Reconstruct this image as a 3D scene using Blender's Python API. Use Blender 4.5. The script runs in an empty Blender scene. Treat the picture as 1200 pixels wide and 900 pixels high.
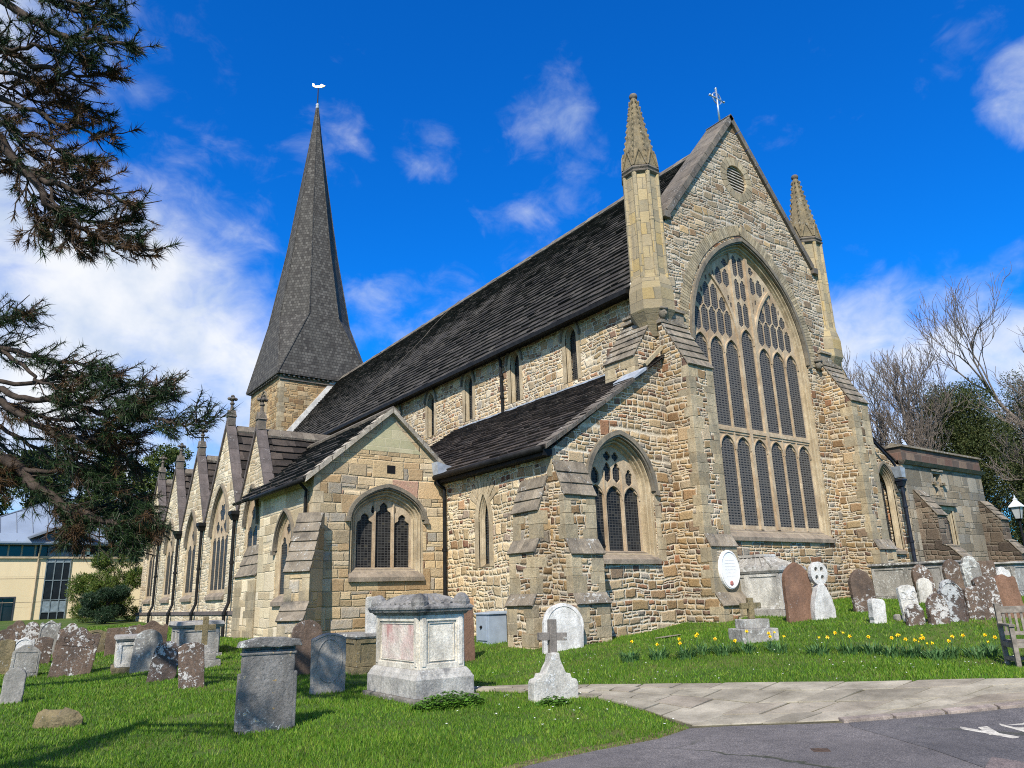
import bpy, bmesh, math, random
import numpy as np
from mathutils import Vector, Matrix
from mathutils.geometry import tessellate_polygon

random.seed(7)
RNG = np.random.default_rng(7)
R = math.radians
scene = bpy.context.scene
COL = scene.collection

# ------------------------------------------------------------------ camera
cam_data = bpy.data.cameras.new('camera')
cam = bpy.data.objects.new('camera', cam_data)
COL.objects.link(cam)
YAW, PITCH, ROLL, FOC = 0.63788273, 0.27769175, -0.03328606, 875.305
_f = Vector((math.sin(YAW) * math.cos(PITCH), math.cos(YAW) * math.cos(PITCH), math.sin(PITCH)))
_r = Vector((math.cos(YAW), -math.sin(YAW), 0))
_u = _r.cross(_f)
_r2 = math.cos(ROLL) * _r + math.sin(ROLL) * _u
_u2 = -math.sin(ROLL) * _r + math.cos(ROLL) * _u
cam.matrix_world = Matrix(((_r2.x, _u2.x, -_f.x, 0), (_r2.y, _u2.y, -_f.y, 0), (_r2.z, _u2.z, -_f.z, 1.6), (0, 0, 0, 1)))
cam_data.sensor_width = 36
cam_data.lens = FOC / 1200 * 36
cam_data.clip_start = 0.1
cam_data.clip_end = 3000
scene.camera = cam

# ------------------------------------------------------------------ light
SUN_DIR = Vector((-0.76, -0.65, 0)).normalized()
SUN_EL = R(43)
sun_data = bpy.data.lights.new('sun', 'SUN')
sun_data.energy = 5.0
sun_data.angle = R(0.53)
sun_data.color = (1.0, 0.935, 0.84)
sun = bpy.data.objects.new('sun', sun_data)
COL.objects.link(sun)
_sd = SUN_DIR * math.cos(SUN_EL) + Vector((0, 0, math.sin(SUN_EL)))
sun.rotation_euler = _sd.to_track_quat('Z', 'Y').to_euler()
sun.location = (-20, -10, 40)

world = bpy.data.worlds.new('World')
scene.world = world
world.use_nodes = True
scene.view_settings.view_transform = 'Standard'
scene.view_settings.look = 'None'
scene.view_settings.exposure = 0.42
scene.view_settings.gamma = 1.0
scene.view_settings.use_curve_mapping = False
scene.cycles.use_denoising = False
scene.cycles.filter_width = 1.05
scene.cycles.max_bounces = 6
scene.cycles.transparent_max_bounces = 8


class NT:
    """small node-tree helper"""
    def __init__(s, tree):
        s.t = tree

    def n(s, typ, **kw):
        node = s.t.nodes.new(typ)
        for k, v in kw.items():
            setattr(node, k, v)
        return node

    def put(s, node, key, val):
        sock = node.inputs[key]
        if hasattr(val, 'is_output') or isinstance(val, bpy.types.NodeSocket):
            s.t.links.new(val, sock)
        else:
            if isinstance(val, (tuple, list)) and len(val) == 3 and sock.type == 'RGBA':
                val = (*val, 1)
            sock.default_value = val

    def math(s, op, a, b=None, c=None, clamp=False):
        m = s.n('ShaderNodeMath', operation=op, use_clamp=clamp)
        s.put(m, 0, a)
        if b is not None:
            s.put(m, 1, b)
        if c is not None:
            s.put(m, 2, c)
        return m.outputs[0]

    def vmath(s, op, a, b=None, out=0):
        m = s.n('ShaderNodeVectorMath', operation=op)
        s.put(m, 0, a)
        if b is not None:
            s.put(m, 1, b)
        return m.outputs[out]

    def mix(s, fac, a, b, typ='MIX'):
        m = s.n('ShaderNodeMix', data_type='RGBA', blend_type=typ)
        s.put(m, 0, fac)
        s.put(m, 6, a)
        s.put(m, 7, b)
        return m.outputs[2]

    def ss(s, x, lo, hi, a=0.0, b=1.0):
        m = s.n('ShaderNodeMapRange', interpolation_type='SMOOTHSTEP')
        s.put(m, 0, x)
        s.put(m, 1, lo)
        s.put(m, 2, hi)
        s.put(m, 3, a)
        s.put(m, 4, b)
        return m.outputs[0]

    def noise(s, vec, scale, detail=4, rough=0.55, out=0, dist=0.0):
        m = s.n('ShaderNodeTexNoise')
        if vec is not None:
            s.put(m, 'Vector', vec)
        m.inputs['Scale'].default_value = scale
        m.inputs['Detail'].default_value = detail
        m.inputs['Roughness'].default_value = rough
        m.inputs['Distortion'].default_value = dist
        return m.outputs[out]

    def ramp(s, fac, stops, interp='LINEAR'):
        m = s.n('ShaderNodeValToRGB')
        m.color_ramp.interpolation = interp
        el = m.color_ramp.elements
        while len(el) < len(stops):
            el.new(0.5)
        for e, (p, c) in zip(el, stops):
            e.position = p
            e.color = (*c, 1)
        s.put(m, 0, fac)
        return m.outputs[0]

    def mapping(s, vec, scale=(1, 1, 1), loc=(0, 0, 0), rot=(0, 0, 0)):
        m = s.n('ShaderNodeMapping')
        s.put(m, 0, vec)
        m.inputs['Scale'].default_value = scale
        m.inputs['Location'].default_value = loc
        m.inputs['Rotation'].default_value = rot
        return m.outputs[0]


# ---- sky: Nishita daylight with scattered cumulus and wisps, plus off-view clouds added for fill
def build_world():
    t = NT(world.node_tree)
    world.node_tree.nodes.clear()
    sky = t.n('ShaderNodeTexSky', sky_type='NISHITA', sun_disc=False)
    sky.sun_elevation = SUN_EL
    sky.sun_rotation = math.atan2(SUN_DIR.x, SUN_DIR.y)
    sky.altitude = 100
    sky.air_density = 1.0
    sky.dust_density = 0.35
    sky.ozone_density = 3.0
    hsv = t.n('ShaderNodeHueSaturation')
    t.put(hsv, 'Saturation', SKY_SAT)
    t.put(hsv, 'Value', SKY_VAL)
    t.put(hsv, 'Hue', SKY_HUE)
    t.put(hsv, 'Color', sky.outputs[0])
    tc = t.n('ShaderNodeTexCoord')
    d = tc.outputs['Generated']
    dn = t.vmath('NORMALIZE', d)
    n1 = t.noise(t.mapping(dn, scale=(1, 1, 1.5)), 5.5, 9, 0.55, dist=0.35)
    n2 = t.noise(t.mapping(dn, scale=(1, 1, 1.4), loc=(3, 1, 2)), 19, 7, 0.6, dist=0.5)
    nn = t.math('MULTIPLY_ADD', n2, 0.35, t.math('MULTIPLY', n1, 0.65))
    tot = None
    dens = None
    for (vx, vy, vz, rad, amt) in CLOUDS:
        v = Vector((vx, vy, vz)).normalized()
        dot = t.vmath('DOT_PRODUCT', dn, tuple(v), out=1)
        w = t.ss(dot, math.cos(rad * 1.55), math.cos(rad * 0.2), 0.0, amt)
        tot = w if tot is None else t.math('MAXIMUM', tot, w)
    x = t.math('ADD', nn, tot)
    cl = t.ss(x, 0.6, 1.04)
    cl = t.math('MULTIPLY', cl, 0.93)
    shade = t.noise(t.mapping(dn, loc=(0.02, 0.01, -0.06)), 9, 5, 0.55)
    ccol = t.mix(t.ss(shade, 0.35, 0.7), CLOUD_A, CLOUD_B)
    blue = t.mix(1.0, hsv.outputs[0], SKY_TINT, 'MULTIPLY')
    col = t.mix(cl, blue, ccol)
    bg = t.n('ShaderNodeBackground')
    t.put(bg, 'Color', col)
    bg.inputs['Strength'].default_value = 0.066
    out = t.n('ShaderNodeOutputWorld')
    t.t.links.new(bg.outputs[0], out.inputs[0])


SKY_SAT, SKY_VAL, SKY_HUE = 1.25, 1.0, 0.5
SKY_TINT = (0.1, 1.42, 2.6)
CLOUD_A, CLOUD_B = (7.0, 8.2, 10.0), (11.5, 11.6, 11.6)
CLOUDS = [(0.011, 0.925, 0.380, 0.1222, 0.42),
          (0.098, 0.948, 0.302, 0.1571, 0.50),
          (0.232, 0.936, 0.266, 0.1222, 0.44),
          (0.066, 0.971, 0.231, 0.1571, 0.48),
          (0.186, 0.966, 0.182, 0.1222, 0.42),
          (0.029, 0.989, 0.144, 0.1396, 0.36),
          (0.147, 0.952, 0.269, 0.1047, 0.46),
          (0.275, 0.913, 0.301, 0.0698, 0.26),
          (0.181, 0.861, 0.476, 0.0960, 0.19),
          (0.230, 0.817, 0.528, 0.0698, 0.12),
          (0.308, 0.782, 0.542, 0.0593, 0.18),
          (0.136, 0.794, 0.593, 0.1047, 0.10),
          (0.239, 0.728, 0.642, 0.0873, 0.09),
          (0.119, 0.838, 0.533, 0.0698, 0.10),
          (0.537, 0.616, 0.577, 0.0559, 0.13),
          (0.411, 0.729, 0.547, 0.0419, 0.17),
          (0.592, 0.618, 0.517, 0.0559, 0.10),
          (0.547, 0.708, 0.447, 0.0559, 0.13),
          (0.445, 0.812, 0.377, 0.0908, 0.17),
          (0.400, 0.856, 0.329, 0.0698, 0.15),
          (0.514, 0.763, 0.393, 0.0524, 0.10),
          (0.850, 0.209, 0.484, 0.0489, 0.30),
          (0.817, 0.331, 0.472, 0.0524, 0.14),
          (0.814, 0.403, 0.418, 0.0785, 0.11),
          (0.762, 0.352, 0.543, 0.1047, 0.07),
          (0.876, 0.413, 0.249, 0.1047, 0.40),
          (0.917, 0.346, 0.196, 0.1396, 0.42),
          (0.857, 0.458, 0.236, 0.0698, 0.34),
          (0.896, 0.349, 0.276, 0.0698, 0.22),
          (-0.093, -0.814, 0.574, 0.3491, 0.45),  # from here on: clouds out of view, added to whiten the ambient light
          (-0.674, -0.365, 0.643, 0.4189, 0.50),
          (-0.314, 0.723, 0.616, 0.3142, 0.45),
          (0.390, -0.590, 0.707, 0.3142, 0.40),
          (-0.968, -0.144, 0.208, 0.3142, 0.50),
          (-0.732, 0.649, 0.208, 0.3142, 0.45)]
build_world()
# ------------------------------------------------------------------ materials
def new_mat(name):
    m = bpy.data.materials.new(name)
    m.use_nodes = True
    m.node_tree.nodes.clear()
    t = NT(m.node_tree)
    b = t.n('ShaderNodeBsdfPrincipled')
    o = t.n('ShaderNodeOutputMaterial')
    t.t.links.new(b.outputs[0], o.inputs[0])
    b.inputs['Specular IOR Level'].default_value = 0.25
    return m, t, b


def bump(t, b, h, strength=0.5, dist=0.03):
    bp = t.n('ShaderNodeBump')
    bp.inputs['Strength'].default_value = strength
    bp.inputs['Distance'].default_value = dist
    t.put(bp, 'Height', h)
    t.t.links.new(bp.outputs[0], b.inputs['Normal'])


def uvc(t):
    return t.n('ShaderNodeUVMap').outputs[0]


def obc(t):
    return t.n('ShaderNodeTexCoord').outputs['Object']


def weather(t, col, pos, lo=0.72, hi=1.12, scale=0.45):
    """uneven weathering: large soft tonal areas plus vertical streaks"""
    w = t.noise(t.mapping(pos, scale=(1, 1, 0.6)), scale, 4, 0.6)
    f = t.ss(w, 0.3, 0.7, lo, hi)
    g = t.n('ShaderNodeCombineColor')
    for k in range(3):
        t.put(g, k, f)
    col = t.mix(1.0, col, g.outputs[0], 'MULTIPLY')
    return col


def rubble(name, stops, mortar, su=3.0, sv=6.0, bs=0.85, wlo=0.78, whi=1.12, joint=(0.006, 0.02), rnd=0.9, tint=None, warp=1.0, soil=0.45):
    """roughly coursed rubble: rows of unequal stones, some two rows deep, some split thin"""
    m, t, b = new_mat(name)
    uv = uvc(t)
    pos = obc(t)
    w1 = t.vmath('SUBTRACT', t.noise(uv, 0.55, 2, 0.5, out=1), (0.5, 0.5, 0.5))
    w2 = t.vmath('SUBTRACT', t.noise(uv, 3.4, 3, 0.55, out=1), (0.5, 0.5, 0.5))
    p = t.vmath('ADD', uv, t.vmath('MULTIPLY', w1, (0.5 * warp, 0.34 * warp, 0)))
    p = t.vmath('ADD', p, t.vmath('MULTIPLY', w2, (0.16 * warp, 0.11 * warp, 0)))
    sp = t.n('ShaderNodeSeparateXYZ')
    t.put(sp, 0, p)
    u, v = sp.outputs[0], sp.outputs[1]
    rowv = t.n('ShaderNodeTexNoise', noise_dimensions='1D')
    t.put(rowv, 'W', v)
    rowv.inputs['Scale'].default_value = 2.3
    rowv.inputs['Detail'].default_value = 1
    vv = t.math('MULTIPLY_ADD', v, sv, t.math('MULTIPLY', rowv.outputs[0], 1.6))

    def layer(vs, us, seed):
        a = t.math('MULTIPLY', vv, vs)
        row = t.math('FLOOR', a)
        fv = t.math('SUBTRACT', a, row)
        W = t.math('MULTIPLY_ADD', u, su * us, t.math('MULTIPLY_ADD', row, 17.317, seed))
        d = t.n('ShaderNodeTexVoronoi', voronoi_dimensions='1D', feature='DISTANCE_TO_EDGE')
        f = t.n('ShaderNodeTexVoronoi', voronoi_dimensions='1D', feature='F1')
        for q in (d, f):
            t.put(q, 'W', W)
            q.inputs['Scale'].default_value = 1
            q.inputs['Randomness'].default_value = rnd
        eu = t.math('DIVIDE', d.outputs['Distance'], su * us)
        ev = t.math('DIVIDE', t.math('MINIMUM', fv, t.math('SUBTRACT', 1.0, fv)), sv * vs)
        e = t.math('SMOOTH_MIN', eu, ev, 0.025)
        sc = t.n('ShaderNodeSeparateColor')
        t.put(sc, 0, f.outputs['Color'])
        return e, f.outputs['Color'], sc

    eA, cA, sA = layer(1.0, 1.0, 0.0)
    eB, cB, sB = layer(0.5, 0.62, 5.3)
    eC, cC, sC = layer(2.0, 1.1, 9.1)
    pickC = t.math('GREATER_THAN', sA.outputs[1], 0.8)
    pickB = t.math('GREATER_THAN', sB.outputs[2], 0.7)

    def choose(f, x, y):
        mx = t.n('ShaderNodeMix', data_type='FLOAT')
        t.put(mx, 0, f)
        t.put(mx, 2, x)
        t.put(mx, 3, y)
        return mx.outputs[0]

    edge = choose(pickB, choose(pickC, eA, eC), eB)
    rc = t.mix(pickB, t.mix(pickC, cA, cC), cB)
    fine = t.noise(pos, 13, 4, 0.6)
    edge = t.math('ADD', edge, t.math('MULTIPLY_ADD', fine, 0.03, -0.015))
    stone = t.ss(edge, joint[0], joint[1])
    sep = t.n('ShaderNodeSeparateColor')
    t.put(sep, 0, rc)
    col = t.ramp(sep.outputs[0], stops, 'CONSTANT')
    hs = t.n('ShaderNodeHueSaturation')
    t.put(hs, 'Color', col)
    hs.inputs['Saturation'].default_value = 1.0
    t.put(hs, 'Value', t.math('MULTIPLY_ADD', sep.outputs[1], 0.62, 0.7))
    mot = t.noise(pos, 6, 4, 0.65)
    col = t.mix(t.ss(mot, 0.45, 0.75, 0, 0.5), hs.outputs[0], stops[0][1])
    grain = t.noise(pos, 30, 5, 0.7)
    gr = t.ramp(grain, [(0.25, (0.45, 0.42, 0.4)), (0.7, (1.25, 1.25, 1.25))])
    col = t.mix(0.85, col, gr, 'MULTIPLY')
    mcol = t.mix(t.noise(pos, 3.0, 3), mortar, tuple(c * 0.72 for c in mortar))
    col = t.mix(stone, mcol, col)
    col = weather(t, col, pos, wlo, whi)
    pt = t.noise(pos, 0.28, 3, 0.55)   # broad patches of warmer and of greyer stone
    col = t.mix(t.ss(pt, 0.42, 0.62, 0.0, 0.55), col, t.mix(1.0, col, (1.04, 0.95, 0.84), 'MULTIPLY'))
    pg = t.noise(t.mapping(pos, loc=(9, 4, 2)), 0.33, 3, 0.55)
    col = t.mix(t.ss(pg, 0.52, 0.66, 0.0, 0.5), col, t.mix(1.0, col, (0.78, 0.82, 0.86), 'MULTIPLY'))
    st = t.noise(t.mapping(pos, scale=(1.3, 1.3, 0.18)), 1.6, 6, 0.64)
    col = t.mix(t.ss(st, 0.54, 0.78, 0.0, soil), col, tint or (0.15, 0.13, 0.095), 'MIX')
    t.put(b, 'Base Color', col)
    b.inputs['Roughness'].default_value = 0.92
    b.inputs['Specular IOR Level'].default_value = 0.15
    h = t.math('ADD', t.math('MULTIPLY', t.ss(edge, joint[0] * 0.3, joint[1] * 2.2), 1.0),
               t.math('MULTIPLY', t.noise(pos, 15, 6, 0.68), 0.8))
    h = t.math('ADD', h, t.math('MULTIPLY', sep.outputs[2], 0.5))
    bump(t, b, h, bs, 0.045)
    return m


def ashlar(name, stops, mortar, bw=0.55, bh=0.28, bs=0.5, msize=0.012, wlo=0.75, whi=1.12, soil=0.4):
    m, t, b = new_mat(name)
    uv = uvc(t)
    pos = obc(t)
    wv = t.vmath('SUBTRACT', t.noise(uv, 1.1, 2, 0.5, out=1), (0.5, 0.5, 0.5))
    p = t.vmath('ADD', uv, t.vmath('MULTIPLY', wv, (0.25, 0.07, 0)))
    br = t.n('ShaderNodeTexBrick')
    t.put(br, 'Vector', p)
    br.offset = 0.43
    br.squash = 1.6
    br.squash_frequency = 3
    br.inputs['Color1'].default_value = (0, 0, 0, 1)
    br.inputs['Color2'].default_value = (1, 1, 1, 1)
    br.inputs['Mortar'].default_value = (0.5, 0.5, 0.5, 1)
    br.inputs['Scale'].default_value = 1
    br.inputs['Mortar Size'].default_value = msize
    br.inputs['Mortar Smooth'].default_value = 0.6
    br.inputs['Brick Width'].default_value = bw
    br.inputs['Row Height'].default_value = bh
    col = t.ramp(br.outputs['Color'], stops, 'CONSTANT')
    n1 = t.noise(pos, 5, 5, 0.6)
    col = t.mix(t.ss(n1, 0.35, 0.75, 0, 0.45), col, stops[len(stops) // 2][1])
    gr = t.ramp(t.noise(pos, 30, 5, 0.65), [(0.25, (0.66, 0.65, 0.63)), (0.7, (1.12, 1.12, 1.12))])
    col = t.mix(0.7, col, gr, 'MULTIPLY')
    col = t.mix(t.math('MULTIPLY', br.outputs['Fac'], 0.9), col, mortar)
    col = weather(t, col, pos, wlo, whi)
    st = t.noise(t.mapping(pos, scale=(1.6, 1.6, 0.2)), 1.7, 5, 0.62)
    col = t.mix(t.ss(st, 0.55, 0.8, 0.0, soil), col, (0.14, 0.125, 0.1))
    t.put(b, 'Base Color', col)
    b.inputs['Roughness'].default_value = 0.9
    h = t.math('SUBTRACT', t.math('MULTIPLY', t.noise(pos, 12, 6, 0.65), 0.8), br.outputs['Fac'])
    bump(t, b, h, bs, 0.025)
    return m


def plain_stone(name, c1, c2, scale=3.0, lichen=None, lich_amt=0.6, dark=None, bs=0.5, island=0.0, rough=0.9, dark_amt=0.55, speck=None):
    """stone with mottling, lichen blotches and dark growth"""
    m, t, b = new_mat(name)
    pos = obc(t)
    oi = t.n('ShaderNodeObjectInfo')
    off = t.n('ShaderNodeCombineXYZ')
    t.put(off, 0, t.math('MULTIPLY', oi.outputs['Random'], 37.0))
    t.put(off, 1, t.math('MULTIPLY', oi.outputs['Random'], 91.0))
    pp = t.vmath('ADD', pos, off.outputs[0])
    n = t.noise(pp, scale, 6, 0.62)
    col = t.mix(t.ss(n, 0.3, 0.7), c1, c2)
    gr = t.ramp(t.noise(pp, 38, 6, 0.75), [(0.28, (0.5, 0.5, 0.5)), (0.68, (1.22, 1.22, 1.22))])
    col = t.mix(0.85, col, gr, 'MULTIPLY')
    mt = t.ramp(t.noise(t.mapping(pp, scale=(1, 1, 0.5)), 4.5, 6, 0.7, dist=0.3), [(0.3, (0.6, 0.59, 0.57)), (0.66, (1.15, 1.15, 1.15))])
    col = t.mix(0.8, col, mt, 'MULTIPLY')
    if island:
        gi = t.n('ShaderNodeNewGeometry')
        k = t.math('MULTIPLY_ADD', gi.outputs['Random Per Island'], island * 2, 1 - island)
        g = t.n('ShaderNodeCombineColor')
        for q in range(3):
            t.put(g, q, k)
        col = t.mix(1, col, g.outputs[0], 'MULTIPLY')
    if dark:
        d1 = t.noise(t.mapping(pp, scale=(1, 1, 0.45)), scale * 1.3, 6, 0.68)
        col = t.mix(t.ss(d1, 0.5, 0.66, 0, dark_amt), col, dark)
    h = t.math('ADD', t.noise(pp, 16, 7, 0.72), t.math('MULTIPLY', t.noise(pp, 3.5, 3, 0.6), 1.2))
    if lichen:
        l1 = t.noise(pp, 11, 8, 0.74, dist=0.4)
        l2 = t.noise(pp, 1.4, 2, 0.5)
        lm = t.math('ADD', l1, t.math('MULTIPLY_ADD', l2, 0.5, -0.25))
        msk = t.ss(lm, 0.66 - lich_amt * 0.2, 0.7 - lich_amt * 0.2)
        lc = t.mix(t.noise(pp, 22, 3), lichen, tuple(c * 0.7 for c in lichen))
        col = t.mix(t.math('MULTIPLY', msk, 0.88), col, lc)
        h = t.math('ADD', h, t.math('MULTIPLY', msk, 0.2))
    if speck:
        s1 = t.noise(pp, 11, 4, 0.6, dist=0.4)
        col = t.mix(t.ss(s1, 0.64, 0.7, 0, 0.8), col, speck)
    t.put(b, 'Base Color', col)
    b.inputs['Roughness'].default_value = rough
    bump(t, b, h, min(1.0, bs * 1.35), 0.03)
    return m


def slate(name, c1, c2, lich=(0.3, 0.3, 0.28), lich_amt=0.3, island=0.4):
    return plain_stone(name, c1, c2, scale=1.1, lichen=lich, lich_amt=lich_amt, dark=(0.012, 0.011, 0.01), bs=0.6, island=island, rough=0.82)


def shingle(name):
    m, t, b = new_mat(name)
    uv = uvc(t)
    pos = obc(t)
    br = t.n('ShaderNodeTexBrick')
    t.put(br, 'Vector', uv)
    br.inputs['Color1'].default_value = (0, 0, 0, 1)
    br.inputs['Color2'].default_value = (1, 1, 1, 1)
    br.inputs['Mortar'].default_value = (0, 0, 0, 1)
    br.inputs['Scale'].default_value = 1
    br.inputs['Mortar Size'].default_value = 0.012
    br.inputs['Brick Width'].default_value = 0.22
    br.inputs['Row Height'].default_value = 0.24
    col = t.ramp(br.outputs['Color'], [(0.0, (0.034, 0.031, 0.028)), (0.5, (0.058, 0.054, 0.048)), (1.0, (0.1, 0.094, 0.083))])
    w = t.noise(t.mapping(pos, scale=(1, 1, 0.35)), 0.9, 6, 0.65)
    col = t.mix(t.ss(w, 0.4, 0.75, 0, 0.6), col, (0.075, 0.072, 0.063))
    col = t.mix(t.ss(t.noise(pos, 4.5, 4, 0.7), 0.64, 0.74, 0, 0.5), col, (0.15, 0.145, 0.122))
    col = t.mix(t.math('MULTIPLY', br.outputs['Fac'], 0.85), col, (0.02, 0.018, 0.016))
    t.put(b, 'Base Color', col)
    b.inputs['Roughness'].default_value = 0.85
    sy = t.n('ShaderNodeSeparateXYZ')
    t.put(sy, 0, uv)
    saw = t.math('FRACT', t.math('DIVIDE', sy.outputs[1], 0.24))
    h = t.math('ADD', t.math('MULTIPLY', saw, -1.0), t.math('MULTIPLY', br.outputs['Color'], 0.35))
    bump(t, b, h, 0.9, 0.04)
    return m


def simple(name, col, rough=0.6, metal=0.0, var=0.25, scale=6.0, spec=0.3, bs=0.15):
    m, t, b = new_mat(name)
    pos = obc(t)
    n = t.noise(pos, scale, 5, 0.6)
    c = t.mix(t.ss(n, 0.3, 0.7), tuple(x * (1 - var) for x in col), tuple(min(1, x * (1 + var)) for x in col))
    t.put(b, 'Base Color', c)
    b.inputs['Roughness'].default_value = rough
    b.inputs['Metallic'].default_value = metal
    b.inputs['Specular IOR Level'].default_value = spec
    if bs:
        bump(t, b, t.noise(pos, scale * 4, 4, 0.6), bs, 0.01)
    return m


def leaded(name, bw=0.11, bh=0.075, line=0.16, lcol=(0.06, 0.058, 0.054), diamond=False):
    m, t, b = new_mat(name)
    uv = uvc(t)
    pos = obc(t)
    p = t.mapping(uv, rot=(0, 0, R(45))) if diamond else uv
    br = t.n('ShaderNodeTexBrick')
    br.offset = 0.0
    t.put(br, 'Vector', p)
    br.inputs['Scale'].default_value = 1
    br.inputs['Color1'].default_value = (0.0, 0.0, 0.0, 1)
    br.inputs['Color2'].default_value = (1, 1, 1, 1)
    br.inputs['Mortar Size'].default_value = line * bh
    br.inputs['Mortar Smooth'].default_value = 0.2
    br.inputs['Brick Width'].default_value = bw
    br.inputs['Row Height'].default_value = bh
    pane = t.ramp(br.outputs['Color'], [(0, (0.006, 0.006, 0.007)), (0.55, (0.014, 0.014, 0.015)), (0.9, (0.028, 0.027, 0.025)), (1, (0.06, 0.052, 0.035))])
    dust = t.noise(pos, 1.5, 4, 0.6)
    pane = t.mix(t.ss(dust, 0.45, 0.8, 0, 0.45), pane, (0.06, 0.058, 0.053))
    col = t.mix(br.outputs['Fac'], pane, lcol)
    t.put(b, 'Base Color', col)
    t.put(b, 'Roughness', t.math('MULTIPLY_ADD', br.outputs['Fac'], 0.3, 0.32))
    b.inputs['Specular IOR Level'].default_value = 0.12
    h = t.math('ADD', br.outputs['Fac'], t.math('MULTIPLY', br.outputs['Color'], 0.9))
    bump(t, b, h, 0.6, 0.015)
    return m


def foliage_mat(name, c1, c2, c3=None, rough=0.55, trans=0.0):
    m, t, b = new_mat(name)
    gi = t.n('ShaderNodeNewGeometry')
    pos = obc(t)
    r = gi.outputs['Random Per Island']
    stops = [(0.0, c1), (1.0, c2)] if c3 is None else [(0.0, c1), (0.6, c2), (1.0, c3)]
    col = t.ramp(r, stops)
    n = t.noise(pos, 0.7, 4, 0.6)
    g = t.ramp(n, [(0.3, (0.62, 0.66, 0.6)), (0.72, (1.25, 1.2, 1.1))])
    col = t.mix(0.8, col, g, 'MULTIPLY')
    t.put(b, 'Base Color', col)
    b.inputs['Roughness'].default_value = rough
    b.inputs['Specular IOR Level'].default_value = 0.2
    if trans:
        b.inputs['Transmission Weight'].default_value = 0.0
        tr = t.n('ShaderNodeBsdfTranslucent')
        t.put(tr, 'Color', col)
        mx = t.n('ShaderNodeMixShader')
        mx.inputs[0].default_value = trans
        out = [x for x in t.t.nodes if x.type == 'OUTPUT_MATERIAL'][0]
        t.t.links.new(b.outputs[0], mx.inputs[1])
        t.t.links.new(tr.outputs[0], mx.inputs[2])
        t.t.links.new(mx.outputs[0], out.inputs[0])
    return m


HON = [(0.0, (0.47, 0.36, 0.215)), (0.15, (0.39, 0.275, 0.15)), (0.28, (0.52, 0.42, 0.275)), (0.4, (0.33, 0.225, 0.13)), (0.5, (0.44, 0.35, 0.23)),
       (0.6, (0.35, 0.195, 0.11)), (0.68, (0.48, 0.355, 0.19)), (0.77, (0.36, 0.325, 0.265)), (0.86, (0.2, 0.125, 0.09)), (0.92, (0.54, 0.46, 0.33)), (0.96, (0.26, 0.19, 0.13))]
HONB = [(0.0, (0.4, 0.295, 0.165)), (0.15, (0.33, 0.22, 0.115)), (0.27, (0.45, 0.35, 0.215)), (0.38, (0.27, 0.175, 0.095)), (0.48, (0.38, 0.29, 0.18)),
        (0.58, (0.3, 0.155, 0.085)), (0.66, (0.42, 0.29, 0.145)), (0.74, (0.31, 0.275, 0.22)), (0.83, (0.16, 0.1, 0.075)), (0.9, (0.48, 0.4, 0.28)), (0.95, (0.21, 0.15, 0.1))]
M = {}
M['rubble'] = rubble('honey_rubble', HONB, (0.68, 0.595, 0.455), 3.5, 6.6, joint=(0.008, 0.024))
M['rubble_clere'] = rubble('clerestory_rubble', HON, (0.76, 0.66, 0.49), 4.4, 7.2, joint=(0.008, 0.024), whi=1.16, wlo=0.9, warp=1.3, soil=0.25)
M['rubble_red'] = rubble('chapel_rubble', [(0.0, (0.52, 0.41, 0.25)), (0.2, (0.58, 0.47, 0.3)), (0.42, (0.6, 0.5, 0.33)), (0.55, (0.4, 0.25, 0.14)), (0.62, (0.54, 0.42, 0.26)),
                                          (0.8, (0.19, 0.095, 0.065)), (0.86, (0.5, 0.39, 0.24)), (0.95, (0.3, 0.24, 0.19))], (0.76, 0.67, 0.5), 4.6, 7.0, joint=(0.008, 0.024), wlo=0.88, warp=1.3, soil=0.25)
M['rubble_grey'] = rubble('gable_rubble', [(0.0, (0.44, 0.36, 0.245)), (0.15, (0.33, 0.265, 0.175)), (0.3, (0.47, 0.4, 0.29)), (0.45, (0.29, 0.2, 0.12)), (0.6, (0.4, 0.35, 0.265)),
                                           (0.78, (0.25, 0.19, 0.13)), (0.88, (0.46, 0.34, 0.19))], (0.56, 0.51, 0.42), 3.4, 7.6, joint=(0.007, 0.022), wlo=0.8, whi=1.08, warp=1.2)
M['rubble_pale'] = rubble('aisle_rubble', [(0.0, (0.6, 0.51, 0.35)), (0.2, (0.52, 0.43, 0.28)), (0.4, (0.64, 0.56, 0.4)), (0.6, (0.46, 0.37, 0.24)), (0.8, (0.57, 0.49, 0.36))],
                          (0.68, 0.61, 0.47), 3.6, 7.5, bs=0.5, wlo=0.86, whi=1.1, tint=(0.24, 0.2, 0.14), soil=0.3)
M['rubble_tower'] = rubble('tower_rubble', [(0.0, (0.43, 0.31, 0.165)), (0.2, (0.34, 0.235, 0.12)), (0.4, (0.47, 0.35, 0.2)), (0.6, (0.27, 0.175, 0.095)), (0.8, (0.38, 0.3, 0.185))],
                           (0.42, 0.33, 0.2), 2.6, 5.6, wlo=0.8)
M['rubble_annex'] = rubble('annex_stone', [(0.0, (0.28, 0.25, 0.195)), (0.25, (0.34, 0.31, 0.25)), (0.5, (0.22, 0.195, 0.15)), (0.7, (0.31, 0.265, 0.195)), (0.85, (0.27, 0.255, 0.22))], (0.27, 0.24, 0.185), 1.7, 3.1, bs=0.7, warp=0.6, soil=0.6, joint=(0.004, 0.014))
M['brown_rubble'] = rubble('brown_rubble', [(0.0, (0.13, 0.1, 0.075)), (0.25, (0.175, 0.135, 0.1)), (0.5, (0.1, 0.08, 0.065)), (0.75, (0.2, 0.165, 0.125))], (0.24, 0.205, 0.16), 2.8, 4.6)
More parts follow.
